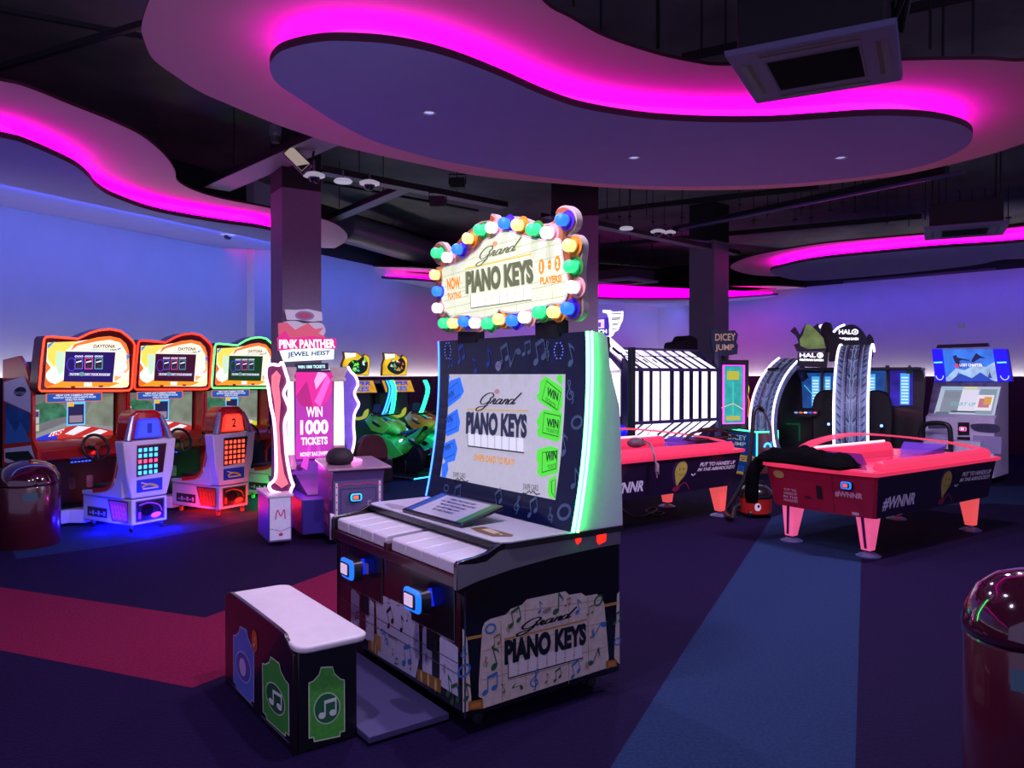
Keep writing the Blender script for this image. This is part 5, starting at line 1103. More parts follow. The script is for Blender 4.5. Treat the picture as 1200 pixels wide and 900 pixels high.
b = MB(); b.tube([tuple(Vector(at_d(x, y, 8.76))-O) for x, y in ((894,481),(899,489),(903,500),(904,516))], .016, STEEL, 8); b.build('metal_wand', hs)
# ================================================================== DICE JUMP GAME
G_ = Frm(3.85, 12.13, 0)
G_ = Frm(*at_z(886, 560), 37)      # origin at the near bottom corner; local -x face is blue side, front to the right
G_ = Frm(at_z(887, 559.5)[0], at_z(887, 559.5)[1], 20)
t = thing('dice_arcade_machine', 'colourful dice jump game with pink framed screen, behind the left hockey table', 'arcade machine', G_)
BLP = mat('1464c8', .4, emit=.12); BRW = mat('6a2c34', .4)
lx = lambda x, y: G_.atx(x, y, 0)            # blue side plane x=0
ry0 = lambda x, y: G_.aty(x, y, 0)
wd = ry0(911, 500)[0]; dp = lx(851, 500)[0]; zt = lx(886.5, 507)[1]
b = MB(); b.box(.0, wd, .0, dp, .05, zt, BRW); b.box(.03, wd-.03, .03, dp-.03, 0, .05, DBLACK); bs = b.build('base_cabinet', t, bevel=.006)
a = MB(SL(0)); a.rect(.02, .07, dp-.02, zt-.03, BLP, 1)
for x, y, c_ in ((871,537,'d8a860'),(881,549,'c03028'),(868,549,'2860c8'),(880,538,'d8b060'),(867,556,'e0b040'),(884,543,'c84030')):
    u, v = lx(x, y); a.rect(u-.09, v-.05, u+.09, v+.05, mat(c_, .5, emit=.3), 2); a.ell(u-.03, v+.012, .012, .012, BLACK, 3, n=8); a.ell(u+.03, v+.012, .012, .012, BLACK, 3, n=8); a.rect(u-.03, v-.025, u+.03, v-.012, BLACK, 3)
OU = mat('b8bcc8', .5, emit=.5)
a.text('DICEY', [lx(853,514.5), lx(875,516.5), lx(875,510.5), lx(853,509)], OU, 2, .01); a.text('JUMP', [lx(854,522.5), lx(874,524.5), lx(874,518.5), lx(854,517)], OU, 2, .01)
a.build('side_artwork', bs, smooth=0, fixn=False)
GN = E('40ffb0', 3.0); CY = E('40e8ff', 3.0); YL = E('f0e020', 2.4); MG = E('f040ff', 2.6)
for pth_, m_ in (([(0-.01, -.01, .1), (-.01, -.01, zt)], CY), ([(wd, -.01, .25), (wd, -.01, zt)], GN), ([(-.01, dp, zt+.02), (-.01, -.01, zt+.01), (wd*.5, -.03, zt+.01), (wd, -.01, zt+.02), (wd, dp*.3, zt+.03)], GN)):
    led_path(pth_, .012, m_, 'edge_light', t)
b = MB(TP(zt)); b.prism([(0, 0), (wd*.5, -.02), (wd, 0), (wd, dp), (0, dp)], .001, .02, mat('7a3a3a', .3, coat=.3)); b.build('control_top', t)
u, v = ry0(899, 524); led_path([(u+.06*math.cos(q), -.012, v+.06*math.sin(q)) for q in [PI*k/10 for k in range(11)]], .014, E('30a0ff', 4), 'blue_arc_lamp', t)
# monitor column
cy_ = dp*.55; cz = lambda x, y: G_.aty(x, y, cy_)
c0_, zt2 = cz(848.5, 429); c1_, zb2 = cz(871, 496)
b = MB(); b.box(c0_-.03, c1_+.12, cy_+.02, cy_+.30, zt+.021, zt2+.10, mat('2a2024', .4)); mo = b.build('monitor_tower', t, bevel=.006)
b = MB(FR(cy_+.02)); b.rect(c0_, zb2, c1_, zt2, mat('30b8b0', .5, emit=.75, noise=.25, nscale=9), 2); b.rect(c0_+.07, zt2-.22, c1_-.07, zt2-.08, E('c8c840', .8), 3); b.rect(c0_+.05, zb2+.05, c1_-.05, zb2+.12, E('c8c858', .7), 3); b.ribbon([(c0_-.05, zb2+.25), ((c0_+c1_)/2, zb2+.32), (c1_+.02, zb2+.22)], .012, E('e8d8a0', .9), 3)
b.ribbon([(c0_, zb2), (c0_, zt2)], .008, E('c04060', .8), 3); b.ribbon([((c0_+c1_)/2, zb2+.1), ((c0_+c1_)/2, zt2-.25)], .02, E('58d8d0', .8), 2.6); b.build('screen', mo, smooth=0, fixn=False)
led_path([(c0_-.012, cy_, zb2), (c1_+.012, cy_, zb2), (c1_+.012, cy_, zt2+.012), (c0_-.012, cy_, zt2+.012)], .014, MG, 'frame_light', mo, True, 6)
led_path([(c1_+.13, cy_+.1, zt2), (c1_+.16, cy_+.1, zt2-.14), (c1_+.14, cy_+.1, zt2-.2), (c1_+.17, cy_+.1, zt2-.35), (c1_+.14, cy_+.1, zb2+.2)], .013, YL, 'side_light', mo)
led_path([(c1_+.10, cy_+.03, zb2+.1), (c1_+.13, cy_+.03, zb2+.35), (c1_+.10, cy_+.03, zb2+.45)], .012, E('ff5a30', 2.2), 'side_light', mo)
q = [G_.aty(x, y, cy_+.05) for x, y in ((834,388),(842,385),(850,388),(861,387),(865,392),(863,401),(865,405),(864,415),(850,417),(840,416),(836,412),(834,404))]
b = MB(FR(cy_+.05)); b.prism(q, -.06, 0, mat('3a3a6a', .4, emit=.15)); sg = b.build('title_sign', t)
b = MB(); b.cyl((sum(p[0] for p in q)/len(q)-.02, cy_+.09, zt2+.05), (sum(p[0] for p in q)/len(q)-.02, cy_+.09, q[9][1]+.05), .03, DBLACK); b.build('sign_post', t)
a = MB(FR(cy_+.05)); g2 = lambda pts: [G_.aty(x, y, cy_+.05) for x, y in pts]; SGN = mat('c89a8c', .5, emit=.55)
a.text('DICEY', g2([(838,399.5),(862,399),(862,390.5),(838,391)]), SGN, 2, .02); a.text('JUMP', g2([(838,412.5),(860,412.5),(860,403.5),(838,403.5)]), SGN, 2, .02); a.build('sign_lettering', sg, smooth=0, fixn=False)
# ================================================================== LIT CAGE GAME (glowing white slats)
c1x = (742-600)/910*11.0
G2 = Frm(c1x, 11.0, 35)
t = thing('lit_slat_arcade_machine', 'cage shaped game of glowing white slats behind the left hockey table', 'arcade machine', G2)
FRD = mat('14121c', .4); FRP = mat('5a4a98', .4, emit=.08); SL1 = mat('f0e4ff', .5, emit=1.7); SLD = mat('241a58', .6, emit=.12)
gy = lambda x, y, yl=0: G2.aty(x, y, yl)
wR = gy(840, 490)[0]; zb_, zt_ = gy(743, 495.5)[1], gy(743, 433.5)[1]
zt3 = 1.98; zb3 = .62; sl = .34                      # heights where the slanting fields end, and how far back they lean
b = MB(); b.box(-.07, .0, -.05, .04, .0, gy(739, 407)[1], FRD); b.build('corner_post', t, bevel=.005)
b = MB(); b.box(wR, wR+.07, -.03, .05, .0, gy(842, 412)[1], mat('3a3060', .4)); b.build('corner_post', t, bevel=.005)
def bar(pts, r, name, m): b = MB(); b.tube(pts, r, m, 6); b.build(name, t)
for z, y_ in ((zt_, 0), (zb_, 0), (zt3, sl), (zb3, sl*.6)): bar([(0, y_, z), (wR, y_, z)], .018, 'cross_bar', FRP)
for x in (0, wR): bar([(x, sl, zt3), (x, 0, zt_), (x, 0, zb_), (x, sl*.6, zb3)], .02, 'side_frame', FRP)
cx = [(80,105),(140,182),(205,252),(265,325),(355,392),(425,462),(490,526),(550,590),(615,652)]
for i, (a0, a1) in enumerate(cx):
    u0, u1 = gy(730+a0/6, 470)[0], gy(730+a1/6, 470)[0]
    b = MB(); b.add([(u0, -.01, zb_+.02), (u1, -.01, zb_+.02), (u1, -.01, zt_-.02), (u0, -.01, zt_-.02), (u0, .04, zb_+.02), (u1, .04, zb_+.02), (u1, .04, zt_-.02), (u0, .04, zt_-.02)], [(4,7,6,5),(0,4,5,1),(3,2,6,7)], FRD); b.add([(u0, -.011, zb_+.02), (u1, -.011, zb_+.02), (u1, -.011, zt_-.02), (u0, -.011, zt_-.02)], [(0,1,2,3)], SL1); b.add([(u0-.001, -.009, zb_+.02), (u0-.001, .13, zb_+.02), (u0-.001, .13, zt_-.02), (u0-.001, -.009, zt_-.02)], [(0,1,2,3)], SLD); b.build('light_slat', t, fixn=False)
    # slanted continuation above (leans to the left going up) and below
    sh = -.22
    w2 = (u1-u0)
    P_ = lambda u, f, h: (u+sh*f, sl*f-h, zt_+.03+(zt3-zt_-.05)*f)
    if u0+sh > -.25:
        lo = max(0, -(u0+sh)) if u0+sh < 0 else 0
        f1 = 1 if u0+sh >= 0 else u0/(-sh)
        b = MB(); b.add([P_(u0, 0, 0), P_(u1, 0, 0), P_(u1, 1, 0), (max(0, u0+sh), sl, zt3-.02), P_(u0, f1, 0)], [(0, 1, 2, 3, 4)], SL1); b.build('top_slat', t, fixn=False)
        if i < 6:
            b = MB(); b.add([P_(u0+w2*.4, .3, .006), P_(u0+w2*.4+.05, .3, .006), P_(u0+w2*.4+.05, .5, .006), P_(u0+w2*.4, .5, .006)], [(0, 1, 2, 3)], mat('5a4060', .4)); b.build('top_mark', t, fixn=False)
    R_ = lambda u, f: (u-.20*f, sl*.6*f, zb_-.03-(zb_-zb3-.05)*f)
    b = MB(); b.add([R_(u0+.02, 0), R_(u1+.05, 0), (max(.0, R_(u1, 1)[0]), R_(u1, 1)[1], R_(u1, 1)[2]), (max(0, R_(u0, 1)[0]), *R_(u0, 1)[1:])], [(0, 1, 2, 3)], SL1); b.build('bottom_slat', t, fixn=False)
b = MB(); b.prism([(0, zb3), (wR, zb3), (wR, zt3-.1), (0, zt3-.1)], .22, .24, mat('241a5c', .6, emit=.28), BK(0)); b.build('rear_panel', t)
b = MB(); b.box(0, wR, .0, .9, .0, .30, FRD); b.build('base', t, bevel=.01)
b = MB(FR(.8)); b.prism(catmull([G2.aty(x, y, .8) for x, y in ((786,412),(787,402),(795,400),(798,395),(803,393.5),(809,396),(812,400),(812,412))], n=3), -.15, .1, DBLACK); b.build('roof_unit', t)
b = MB(); u_, z_ = G2.aty(799, 410, .8); b.cyl((u_, .8, .3), (u_, .8, z_), .05, FRD); b.build('roof_post', t)
# left gable with its winged sign
b = MB(); bx = lambda x, y, yl=.25: G2.aty(x, y, yl)
def plate(pts, m, name, yl=.25, h0=-.03, h1=0, par=None):
    b = MB(FR(yl)); b.prism([bx(x, y, yl) for x, y in pts], h0, h1, m); return b.build(name, par or t)
gb = plate([(709,396),(715,395),(733,411),(732,424),(709,405)], SL1, 'gable_beam'); 
b = MB(FR(.25)); b.poly([bx(*p) for p in ((718,406),(733,418),(731,421),(717,409))], mat('2a1c50', .4), 2); b.build('beam_slot', gb, smooth=0, fixn=False)
plate([(710,412),(714,412),(734,430),(735,505),(730,505),(729,434)], FRP, 'gable_post')
plate([(719,437),(727,437),(727,488),(719,490)], SL1, 'light_slat', .4); plate([(711,425),(717,419),(728,433),(712,435)], SL1, 'light_slat', .4)
sp_ = plate([(709,398),(714,398),(716,407),(709,407)], mat('1c2450', .4), 'side_plate', .24)
b = MB(FR(.24)); b.text('S', [bx(x, y, .24) for x, y in ((710,405),(713.5,405),(713.5,400),(710,400))], E('f0f0ff', 1.2), 2, .04); b.build('plate_letter', sp_, smooth=0, fixn=False)
SG = E('ffffff', 1.5)
sg = plate([(684,376),(709,373),(713,372),(714,393),(688,393),(684,391)], mat('4a30c8', .5, emit=.8), 'sign_box', .2, -.08, 0)
b = MB(FR(.2)); S2 = lambda pts: [bx(x, y, .2) for x, y in pts]
b.poly(S2([(686,376.5),(708,374),(708,384.5),(686,385.5)]), E('f0c8e8', 1.2), 2); b.text('STITCH', S2([(688,391),(711,390.5),(711,386),(688,386.5)]), SG, 3, .05)
for x, c_ in ((688, 'e03060'), (694, 'e05080'), (701, '5050c0')): b.poly(S2([(x,378),(x+3,377.7),(x+3,383),(x,383.5)]), E(c_, 1), 3)
b.build('sign_lettering', sg, smooth=0, fixn=False)
wpts = [(709,363),(716,363.5),(719,365.5),(731,364.5),(731,369),(730.5,375),(728,380),(725,387),(721,389),(719,393),(715.5,395.5),(713.5,394),(716,389),(717,383),(716,372),(714,367),(709,366)]
wg = plate(wpts, E('f4f0ff', 1.7), 'sign_wing', .2, -.05, -.01)
for q in ([(716.5,368),(728,367.2),(727,372.5),(717,373)], [(717,374.5),(726,374),(724.5,379),(717.5,379.3)], [(717.5,381),(723.5,380.5),(722,385),(717.5,385.5)]):
    b = MB(FR(.19)); b.ribbon([bx(x, y, .19) for x, y in q], .014, mat('28205a', .4), 2, closed=True); b.build('feather_outline', wg, smooth=0, fixn=False)
b = MB(); b.cyl((bx(712, 397)[0], .23, 1.9), (bx(712, 397)[0], .23, bx(712, 392)[1]), .02, FRD); b.build('sign_post', t)
u, z = bx(727, 506, -.1); b = MB(); b.ball((u, -.1, z), .10, mat('1a1aff', .3, emit=.8), 10); b.build('blue_ball', t)
# ================================================================== TWIN ARCH SHOOTING GAME
Hh = Frm(5.35, 12.2, -30)
t = thing('arch_arcade_machine', 'big dark shooting game with two tyre patterned arches edged in white light', 'arcade machine', Hh)
DKM = mat('0a0a12', .3, coat=.4); NV = mat('141a30', .4)
def hb(pts, yl, m, name, h0=-.04, h1=0, par=None):
    b = MB(FR(yl)); b.prism([Hh.aty(x, y, yl) for x, y in pts], h0, h1, m); return b.build(name, par or t, bevel=.0)
HX = lambda x, y, yl: Hh.aty(x, y, yl)
xl, _ = HX(912, 470, .3); xr, ztp = HX(1082, 427, .3)
ztp = 1.66
b = MB(); b.box(xl, xr, .35, 1.15, .05, ztp, DKM); b.box(xl+.05, xr-.05, -.5, .35, .03, .30, DKM); b.build('cabinet_body', t, bevel=.02)
b = MB(); b.box(xl-.05, xr, -.35, 1.15, ztp, ztp+.05, NV); b.build('canopy', t, bevel=.015)
# screens
scs = [((939,437),(964,437),(963,478),(941,478)), ((966,437),(982,437),(981,478),(965,478)), ((1016,435),(1038,434),(1037,476),(1014,476)), ((1043,434),(1070,433),(1070,475),(1043,476))]
for i, q in enumerate(scs):
    b = MB(FR(.34)); P_ = [HX(x, y, .34) for x, y in (q[3], q[2], q[1], q[0])]
    b.poly(P_, mat('1c50a0' if i != 3 else '3020b0', .3, emit=.75, noise=.5, nscale=6), 12); s_ = b.build('screen', t, smooth=0, fixn=False)
    b = MB(FR(.34)); u0, z0 = P_[0]; u1, z1 = P_[2]
    col = E('50b0f0', 1.0); cw = (u1-u0)
    b.rect(u0+cw*(.45 if i in (0, 3) else .1), z0+.03, u0+cw*(.85 if i in (0, 3) else .5), z1-.06, col, 14)
    if i != 3: b.ribbon([(u0+.02, z1-.2), (u1-.03, z0+.08)], .012, E('40e0e0', .9), 15)
    for k in range(9):
        zz_ = z0+.05+k*(z1-z0-.14)/9; b.rect(u0+cw*(.5 if i in (0, 3) else .15), zz_, u0+cw*(.8 if i in (0, 3) else .45), zz_+.022, E('d0ecff', 1.1), 16)
    b.build('score_table', s_, smooth=0, fixn=False)
for x in (964.5, 984, 1012, 1041): pass
for xa, xb in ((963, 966), (1038, 1042.5)):
    hb([(xa, 428), (xb, 428), (xb, 540), (xa, 540)], .30, DKM, 'divider', -.03, .08)
# rounded right end with decal
hb(catmull([(1072,430),(1080,432),(1084,445),(1082,480),(1074,520),(1070,540)], n=4)+[(1066,540),(1068,520),(1072,480),(1071,445)], .30, mat('1c0c14', .35, coat=.3, noise=.6, nscale=12), 'end_cap', -.2, .1)
# seats
for x in (970, 1026):
    u, _ = HX(x, 480, .05)
    b = MB(FR(.05)); b.prism(catmull([(u-.22, .35), (u-.24, 1.0), (u-.18, 1.28), (u, 1.36), (u+.18, 1.28), (u+.24, 1.0), (u+.22, .35)], n=4), -.12, 0, mat('07070c', .5)); b.build('seat_back', t, bevel=.02)
    b = MB(); b.box(u-.22, u+.22, -.40, .05, .30, .42, mat('0c0c12', .5)); b.build('seat_cushion', t, bevel=.03)
for x, y in ((971,497),(1033,499)):
    u, z = HX(x, y, -.3); b = MB(); b.ball((u, -.3, z), .022, E('5878ff', 6), 8); b.box(u-.02, u+.02, -.29, .0, z-.02, z+.02, DKM); b.build('blue_lamp', t)
hb([(930,481),(960,481),(958,487),(944,488),(931,486)], -.1, mat('181828', .4), 'gun_console', -.1, .02)
for k, c_ in enumerate(('60a8ff', 'ff6040', 'f0f0ff', '4060ff', 'ff50a0')):
    u, z = HX(933+k*5.5, 483.5, -.12); b = MB(FR(-.12)); b.ell(u, z, .03, .012, E(c_, 1.3), 4); b.build('button', t, smooth=0, fixn=False)
# arches
TY = mat('8496bc', .5, emit=.0, noise=.4, nscale=5)
def arch(cx, cy, rot, R, w, a0, a1, zc, lamp):
    c, s = math.cos(rot), math.sin(rot)
    P = lambda u, q, r: (cx+c*u-s*(-r*math.cos(q)), cy+s*u+c*(-r*math.cos(q)), zc+r*math.sin(q))
    N = 30; qs = [a0+(a1-a0)*i/N for i in range(N+1)]
    b = MB(); b.loft([[P(-w/2, q, R), P(w/2, q, R), P(w/2, q, R-.10), P(-w/2, q, R-.10)] for q in qs], TY); ar = b.build('tyre_arch', t, smooth=30)
    b = MB(); LT = mat('a8c4e8', .4, emit=.55); DT = mat('141c2c', .5)
    def seg(u0, q0, u1, q1, wd, m, h):
        d = math.hypot(u1-u0, (q1-q0)*R) or 1; nx, ny = -(q1-q0)*R/d*wd/2, (u1-u0)/d*wd/2/R
        b.add([P(u0+nx, q0+ny, R+h), P(u0-nx, q0-ny, R+h), P(u1-nx, q1-ny, R+h), P(u1+nx, q1+ny, R+h)], [(0, 1, 2, 3)], m)
    K_ = 26
    for i in range(K_):
        q0 = a0+(a1-a0)*i/K_; q1 = a0+(a1-a0)*(i+1)/K_; qm = (q0+q1)/2
        for sx in (-1, 1):
            seg(sx*.015, q0, sx*(.03 if i % 2 else .015), q1, .008, LT, .003)
            seg(sx*w*.18, q0, sx*w*.18, q1-.01, .014, DT, .003); seg(sx*w*.28, q0+.01, sx*w*.28, q1, .007, LT, .003)
            seg(sx*w*.32, q0, sx*w*.44, qm, .012, DT, .004); seg(sx*w*.36, qm, sx*w*.44, q1, .006, LT, .004)
            if i % 3 == 0: seg(sx*w*.04, q0, sx*w*.16, qm, .010, LT, .004); seg(sx*w*.05, qm, sx*w*.16, q1, .012, DT, .004)
    b.build('tread', ar, smooth=0, fixn=False)
    for sx in (-1, 1):
        led_path([P(sx*(w/2+.012), q, R+.01) for q in qs], .016, E('dcd4ff', 3.4), 'arch_light', ar)
        b = MB(); M_ = [P(sx*(w/2-.015), q, R-.02) for q in qs]+[P(sx*(w/2-.015), q, .62) for q in qs[::-1]]
    b = MB(); qs2 = [q for q in qs if q > .9]
    for q0, q1 in zip(qs2[:-1], qs2[1:]): b.add([P(w/2-.01, q0, R-.05), P(w/2-.01, q1, R-.05), P(w/2-.01, q1, R-.35), P(w/2-.01, q0, R-.35)], [(0, 1, 2, 3)], mat('141a3a', .2, coat=.6))
    b.build('arch_side', ar, fixn=False)
Rr = 1.05
# right arch: its front face at px 980..1014 (z=1), left arch px 884..903
fx, fy_ = (997-600)/910*10.95, 10.95
dirv = math.radians(62); q = Hh.loc(fx+Rr*math.cos(dirv), fy_+Rr*math.sin(dirv)); arch(q[0], q[1], dirv-PI/2-Hh.a, Rr, .42, -.75, 2.0, 1.0, None)
fx, fy_ = (898-600)/910*12.3, 12.3
dirv = math.radians(27); q = Hh.loc(fx+Rr*math.cos(dirv), fy_+Rr*math.sin(dirv)); arch(q[0], q[1], dirv-PI/2-Hh.a, 1.15, .46, -.75, 1.1, .84, None)
# signs on the roof
sgn = hb([(935,413),(971,413),(969,431),(934,429)], -1.5, mat('100818', .3), 'front_sign', -.08, 0)
LW = E('f4f0ff', 1.8)
def halo_text(par, q1, q2, yl):
    b = MB(FR(yl)); f = lambda pts: [HX(x, y, yl) for x, y in pts]
    x0, y0_ = q1[0]; x1, _ = q1[1]; y1 = q1[2][1]
    wl_ = x1-x0
    b.text('HAL', f([(x0, y0_), (x0+wl_*.68, y0_), (x0+wl_*.68, y1), (x0, y1)]), LW, 3, .03)
    cx_, cy_ = x0+wl_*.86, (y0_+y1)/2; r = (y0_-y1)/2
    b.ribbon([HX(cx_+r*1.25*math.cos(a), cy_+r*math.sin(a), yl) for a in [2*PI*k/20 for k in range(20)]], .016, LW, 3, closed=True); b.ell(*HX(cx_+r*.1, cy_, yl), .016, .016, LW, 3.4)
    b.text('FIRETEAM RAVEN', f(q2), LW, 3, .05); b.build('sign_lettering', par, smooth=0, fixn=False)
halo_text(sgn, [(937,418.8), (965,418.8), (965,413.8), (937,413.8)], [(937,422.8), (965,423.4), (965,420.8), (937,420.4)], -1.51); b = MB(); sx_, sz_ = HX(952, 420, -1.45); b.box(sx_-.03, sx_+.03, -1.46, -.3, sz_-.03, sz_+.03, DKM); b.build('sign_arm', t)
dome = catmull([(976,405),(977,394),(984,385),(995,380.5),(1004,382),(1012,390),(1016,400),(1015,406)], n=4)
sg2 = hb(dome, .2, mat('10103a', .3, emit=.15), 'rear_sign', -.12, 0)
halo_text(sg2, [(983,391.6), (1005,391.6), (1005,386.2), (983,386.2)], [(983,398.6), (1006,398.6), (1006,395.6), (983,395.6)], .19)
led_path([(*([HX(x, y, .18)[0]]), .18, HX(x, y, .18)[1]) for x, y in catmull([(976,390),(982,384),(990,380.5)], n=4)], .016, E('e8ecff', 3), 'sign_light', sg2)
led_path([(HX(x, y, .25)[0], .25, HX(x, y, .25)[1]) for x, y in catmull([(957,386),(962,382),(968,381)], n=4)], .02, E('e8ecff', 3), 'sign_light', sg2)
# plain metal crest stands where the photo has a figure; roof gear behind
hb([(931,383),(937,393),(944,379),(950,386),(958,379),(962,392),(968,404),(968,412),(934,412),(930,404),(936,402),(933,394),(926,388)], -.02, mat('4a4658', .4, .3), 'roof_crest', -.08, 0)
hb([(944,380),(950,381),(957,388),(964,396),(967,408),(946,409),(938,405),(937,398),(941,392)], -.08, mat('8aa060', .4, emit=.4, noise=.6, nscale=5), 'crest_shield', -.1, 0)  # slight emission makes the shield look lit; it is no lamp
hb([(962,382),(967,377),(972,378),(975,388),(983,396),(1000,402),(996,420),(972,424),(966,412),(962,398)], .1, mat('0c0c14', .4, noise=.5, nscale=9), 'roof_gear', -.2, 0)
hb([(1012,408),(1016,394),(1019,391),(1023,396),(1025,408)], .3, mat('2a2028', .4), 'roof_finial', -.06, 0)
hb([(1062,432),(1066,427),(1069,431),(1069,438),(1062,438)], .2, mat('4a7a28', .4, emit=.1), 'green_badge', -.02, 0)
# ================================================================== CARD GAME CABINET
Lc = Frm(6.72, 11.72, -46)
t = thing('card_arcade_machine', 'white card game cabinet with blue lit header and sloping screen', 'arcade machine', Lc)
crn = Lc.loc(7.06, 11.36)
hw = .47; cxl = crn[0]-hw
LAVW = mat('f0e8ff', .35, coat=.2, noise=.04); MRB = mat('9a90b4', .4, noise=.35, nscale=9)
yF = crn[1]
b = MB(lambda u, v, h: (cxl+h, u, v))
pr = [(yF, .08), (yF, .62), (yF+.02, .95), (yF+.14, 1.0), (yF+.40, 1.52), (yF+.36, 1.94), (yF+.50, 1.96), (yF+.74, 1.72), (yF+.78, .08)]
b.prism(pr, -hw, hw, LAVW); bd = b.build('cabinet_body', t, bevel=.01)
b = MB(); b.box(cxl-hw, cxl+hw-.12, yF-.22, yF+.1, .05, .62, LAVW); b.box(cxl-hw+.05, cxl+hw-.2, yF-.1, yF+.6, .0, .08, DBLACK); b.build('front_pedestal', t, bevel=.01)
for x, y in ((cxl+hw-.1, yF+.1), (cxl+hw-.1, yF+.7), (cxl-hw+.1, yF+.7)): wheel_caster('caster', t, x, y)
# sloping face
sm = lambda u, v, h: (cxl+u, yF+.14+.5*(v-1.0)-h, v)
a = MB(sm); a.rect(-hw, 1.0, hw, 1.50, MRB, 1); a.build('sloping_panel', bd, smooth=0, fixn=False)
def slope(px, py):
    y = yF+.2
    for _ in range(8):
        u, z = Lc.aty(px, py, y); y = yF+.14+.5*(z-1.0)
    return (u-cxl, z)
sq = [slope(*p) for p in ((1094.2,486.3),(1165,488.7),(1172.9,453.3),(1103.5,452.8))]
a = MB(sm); a.poly(sq, E('b0bcd0', .95), 3); scr = a.build('screen', t, smooth=0, fixn=False)
Q = lambda x, y: tuple(Vector(sq[0])*(1-x)*(1-y)+Vector(sq[1])*x*(1-y)+Vector(sq[2])*x*y+Vector(sq[3])*(1-x)*y)
a = MB(sm); R_ = lambda x0, y0_, x1, y1, m, l: a.poly([Q(x0, y0_), Q(x1, y0_), Q(x1, y1), Q(x0, y1)], m, l)
R_(.08, .1, .38, .88, E('9098a8', .8), 4); R_(.38, .12, .66, .9, E('d8d4e8', 1.0), 4); R_(.68, .08, .96, .92, E('8aa0b0', .85), 4); R_(.66, .2, .93, .72, E('e4dce4', 1), 5); R_(.70, .3, .88, .6, E('c07a90', .9), 6); R_(.78, .4, .9, .66, E('d8a050', .9), 6.4)
R_(.4, .93, .62, .99, E('d8d880', 1), 5); R_(.02, .9, .38, .97, E('8ac0d8', .9), 5); R_(.28, .12, .68, .17, E('40485a', .8), 5); R_(.02, .04, .25, .12, E('607880', .8), 5)
a.text('START UP', [Q(.24, .34), Q(.66, .34), Q(.66, .46), Q(.24, .46)], E('70b8b8', .95), 6, .02)
for k in range(4): R_(.10, .62+.05*k, .36, .635+.05*k, E('7880a0', .8), 5)
a.build('screen_picture', scr, smooth=0, fixn=False)
# blue header
hp_ = [Lc.aty(x, y, yF+.34) for x, y in ((1096,447),(1186,447),(1180,409),(1092,409))]
b = MB(FR(yF+.34)); b.prism(hp_, -.10, 0, mat('1c18b0', .4, emit=.5)); hd = b.build('header', t, bevel=.008)
hq = lambda x, y: tuple(Vector(hp_[0])*(1-x)*(1-y)+Vector(hp_[1])*x*(1-y)+Vector(hp_[2])*x*y+Vector(hp_[3])*(1-x)*y)
a = MB(FR(yF+.34)); HR = lambda pts, m, l: a.poly([hq(*p) for p in pts], m, l)
HR([(0,0),(.15,0),(.15,1),(0,1)], E('2418f0', 1.1), 2); HR([(.82,0),(1,0),(1,1),(.82,1)], E('2418f0', 1.1), 2)
HR([(.15,0),(.82,0),(.82,1),(.15,1)], mat('3a78e8', .4, emit=1.0, noise=.3, nscale=6), 2)
HR([(.15,.1),(.3,.4),(.42,.35),(.55,.5),(.7,.45),(.82,.6),(.82,.0),(.15,0)], mat('a8c8f4', .4, emit=.9, noise=.3, nscale=8), 3); HR([(.2,.0),(.35,.25),(.5,.1),(.62,.28),(.75,.05),(.8,0)], E('3050c8', .9), 4)
for p in ([(.28,.78),(.33,.82),(.34,.74),(.42,.70),(.50,.66),(.50,.63),(.40,.66),(.36,.62),(.40,.45),(.36,.42),(.30,.60)], [(.52,.62),(.57,.80),(.60,.88),(.63,.82),(.72,.70),(.64,.72),(.60,.66),(.54,.58)]): HR(p, E('2a2a60', .8), 5)
HR([(.28,.1),(.34,.3),(.33,.1),(.38,.02)], E('4a50b0', .8), 5); HR([(.70,.1),(.74,.3),(.76,.1)], E('4a50b0', .8), 5)
a.text('LOST CHAPTER', [hq(.36,.46), hq(.66,.46), hq(.66,.55), hq(.36,.55)], E('f4e8f4', 1.2), 6, .04); a.ell(*hq(.32, .48), .025, .035, E('e04878', 1), 6)
for x0 in (.01, .85): HR([(x0,.56),(x0+.12,.57),(x0+.12,.61),(x0,.60)], E('60e8ff', 1.6), 5)
for x0 in (.07, .92): a.ribbon([hq(x0+.05*math.cos(q), .18+.13*math.sin(q)) for q in [PI+PI*k/10 for k in range(11)]], .012, E('b8c8ff', 1.3), 5)
a.build('header_print', hd, smooth=0, fixn=False)
b = MB(FR(yF+.34)); b.prism([Lc.aty(x, y, yF+.45) for x, y in ((1097,408),(1158,406),(1157,402),(1099,404))], -.2, -.1, mat('2a1438', .4)); b.build('top_rail', t)
# lower front: reader, panels, stickers
fF = lambda x, y: (Lc.aty(x, y, yF)[0], Lc.aty(x, y, yF)[1])
a = MB(FR(yF)); F_ = lambda pts, m, l: a.poly([fF(*p) for p in pts], m, l)
F_([(1086,506),(1113,508),(1113,530),(1087,528)], mat('b8b0d8', .4), 1.5); a.build('front_panel', bd, smooth=0, fixn=False); a = MB(FR(yF)); F_([(1140,510),(1174,512),(1173,532),(1140,530)], mat('b0a8d4', .4), 1.5); a.build('front_panel', bd, smooth=0, fixn=False)
pr2 = [fF(1123,495), fF(1136,495), fF(1136,510), fF(1123,510)]
b = MB(FR(yF)); b.prism(pr2, 0, .02, DBLACK); b.build('reader_plate', t, bevel=.002); u, z = fF(1129.5, 502.5)
card_reader(t, FR(yF-.02), u, z, .055, ring='ff60c0', lcd='f0e8ff')
b = MB(FR(yF)); b.prism([fF(*p) for p in ((1122,512),(1137,512),(1137,528),(1122,528))], 0, .012, mat('100c1c', .3)); b.build('coin_door', t)
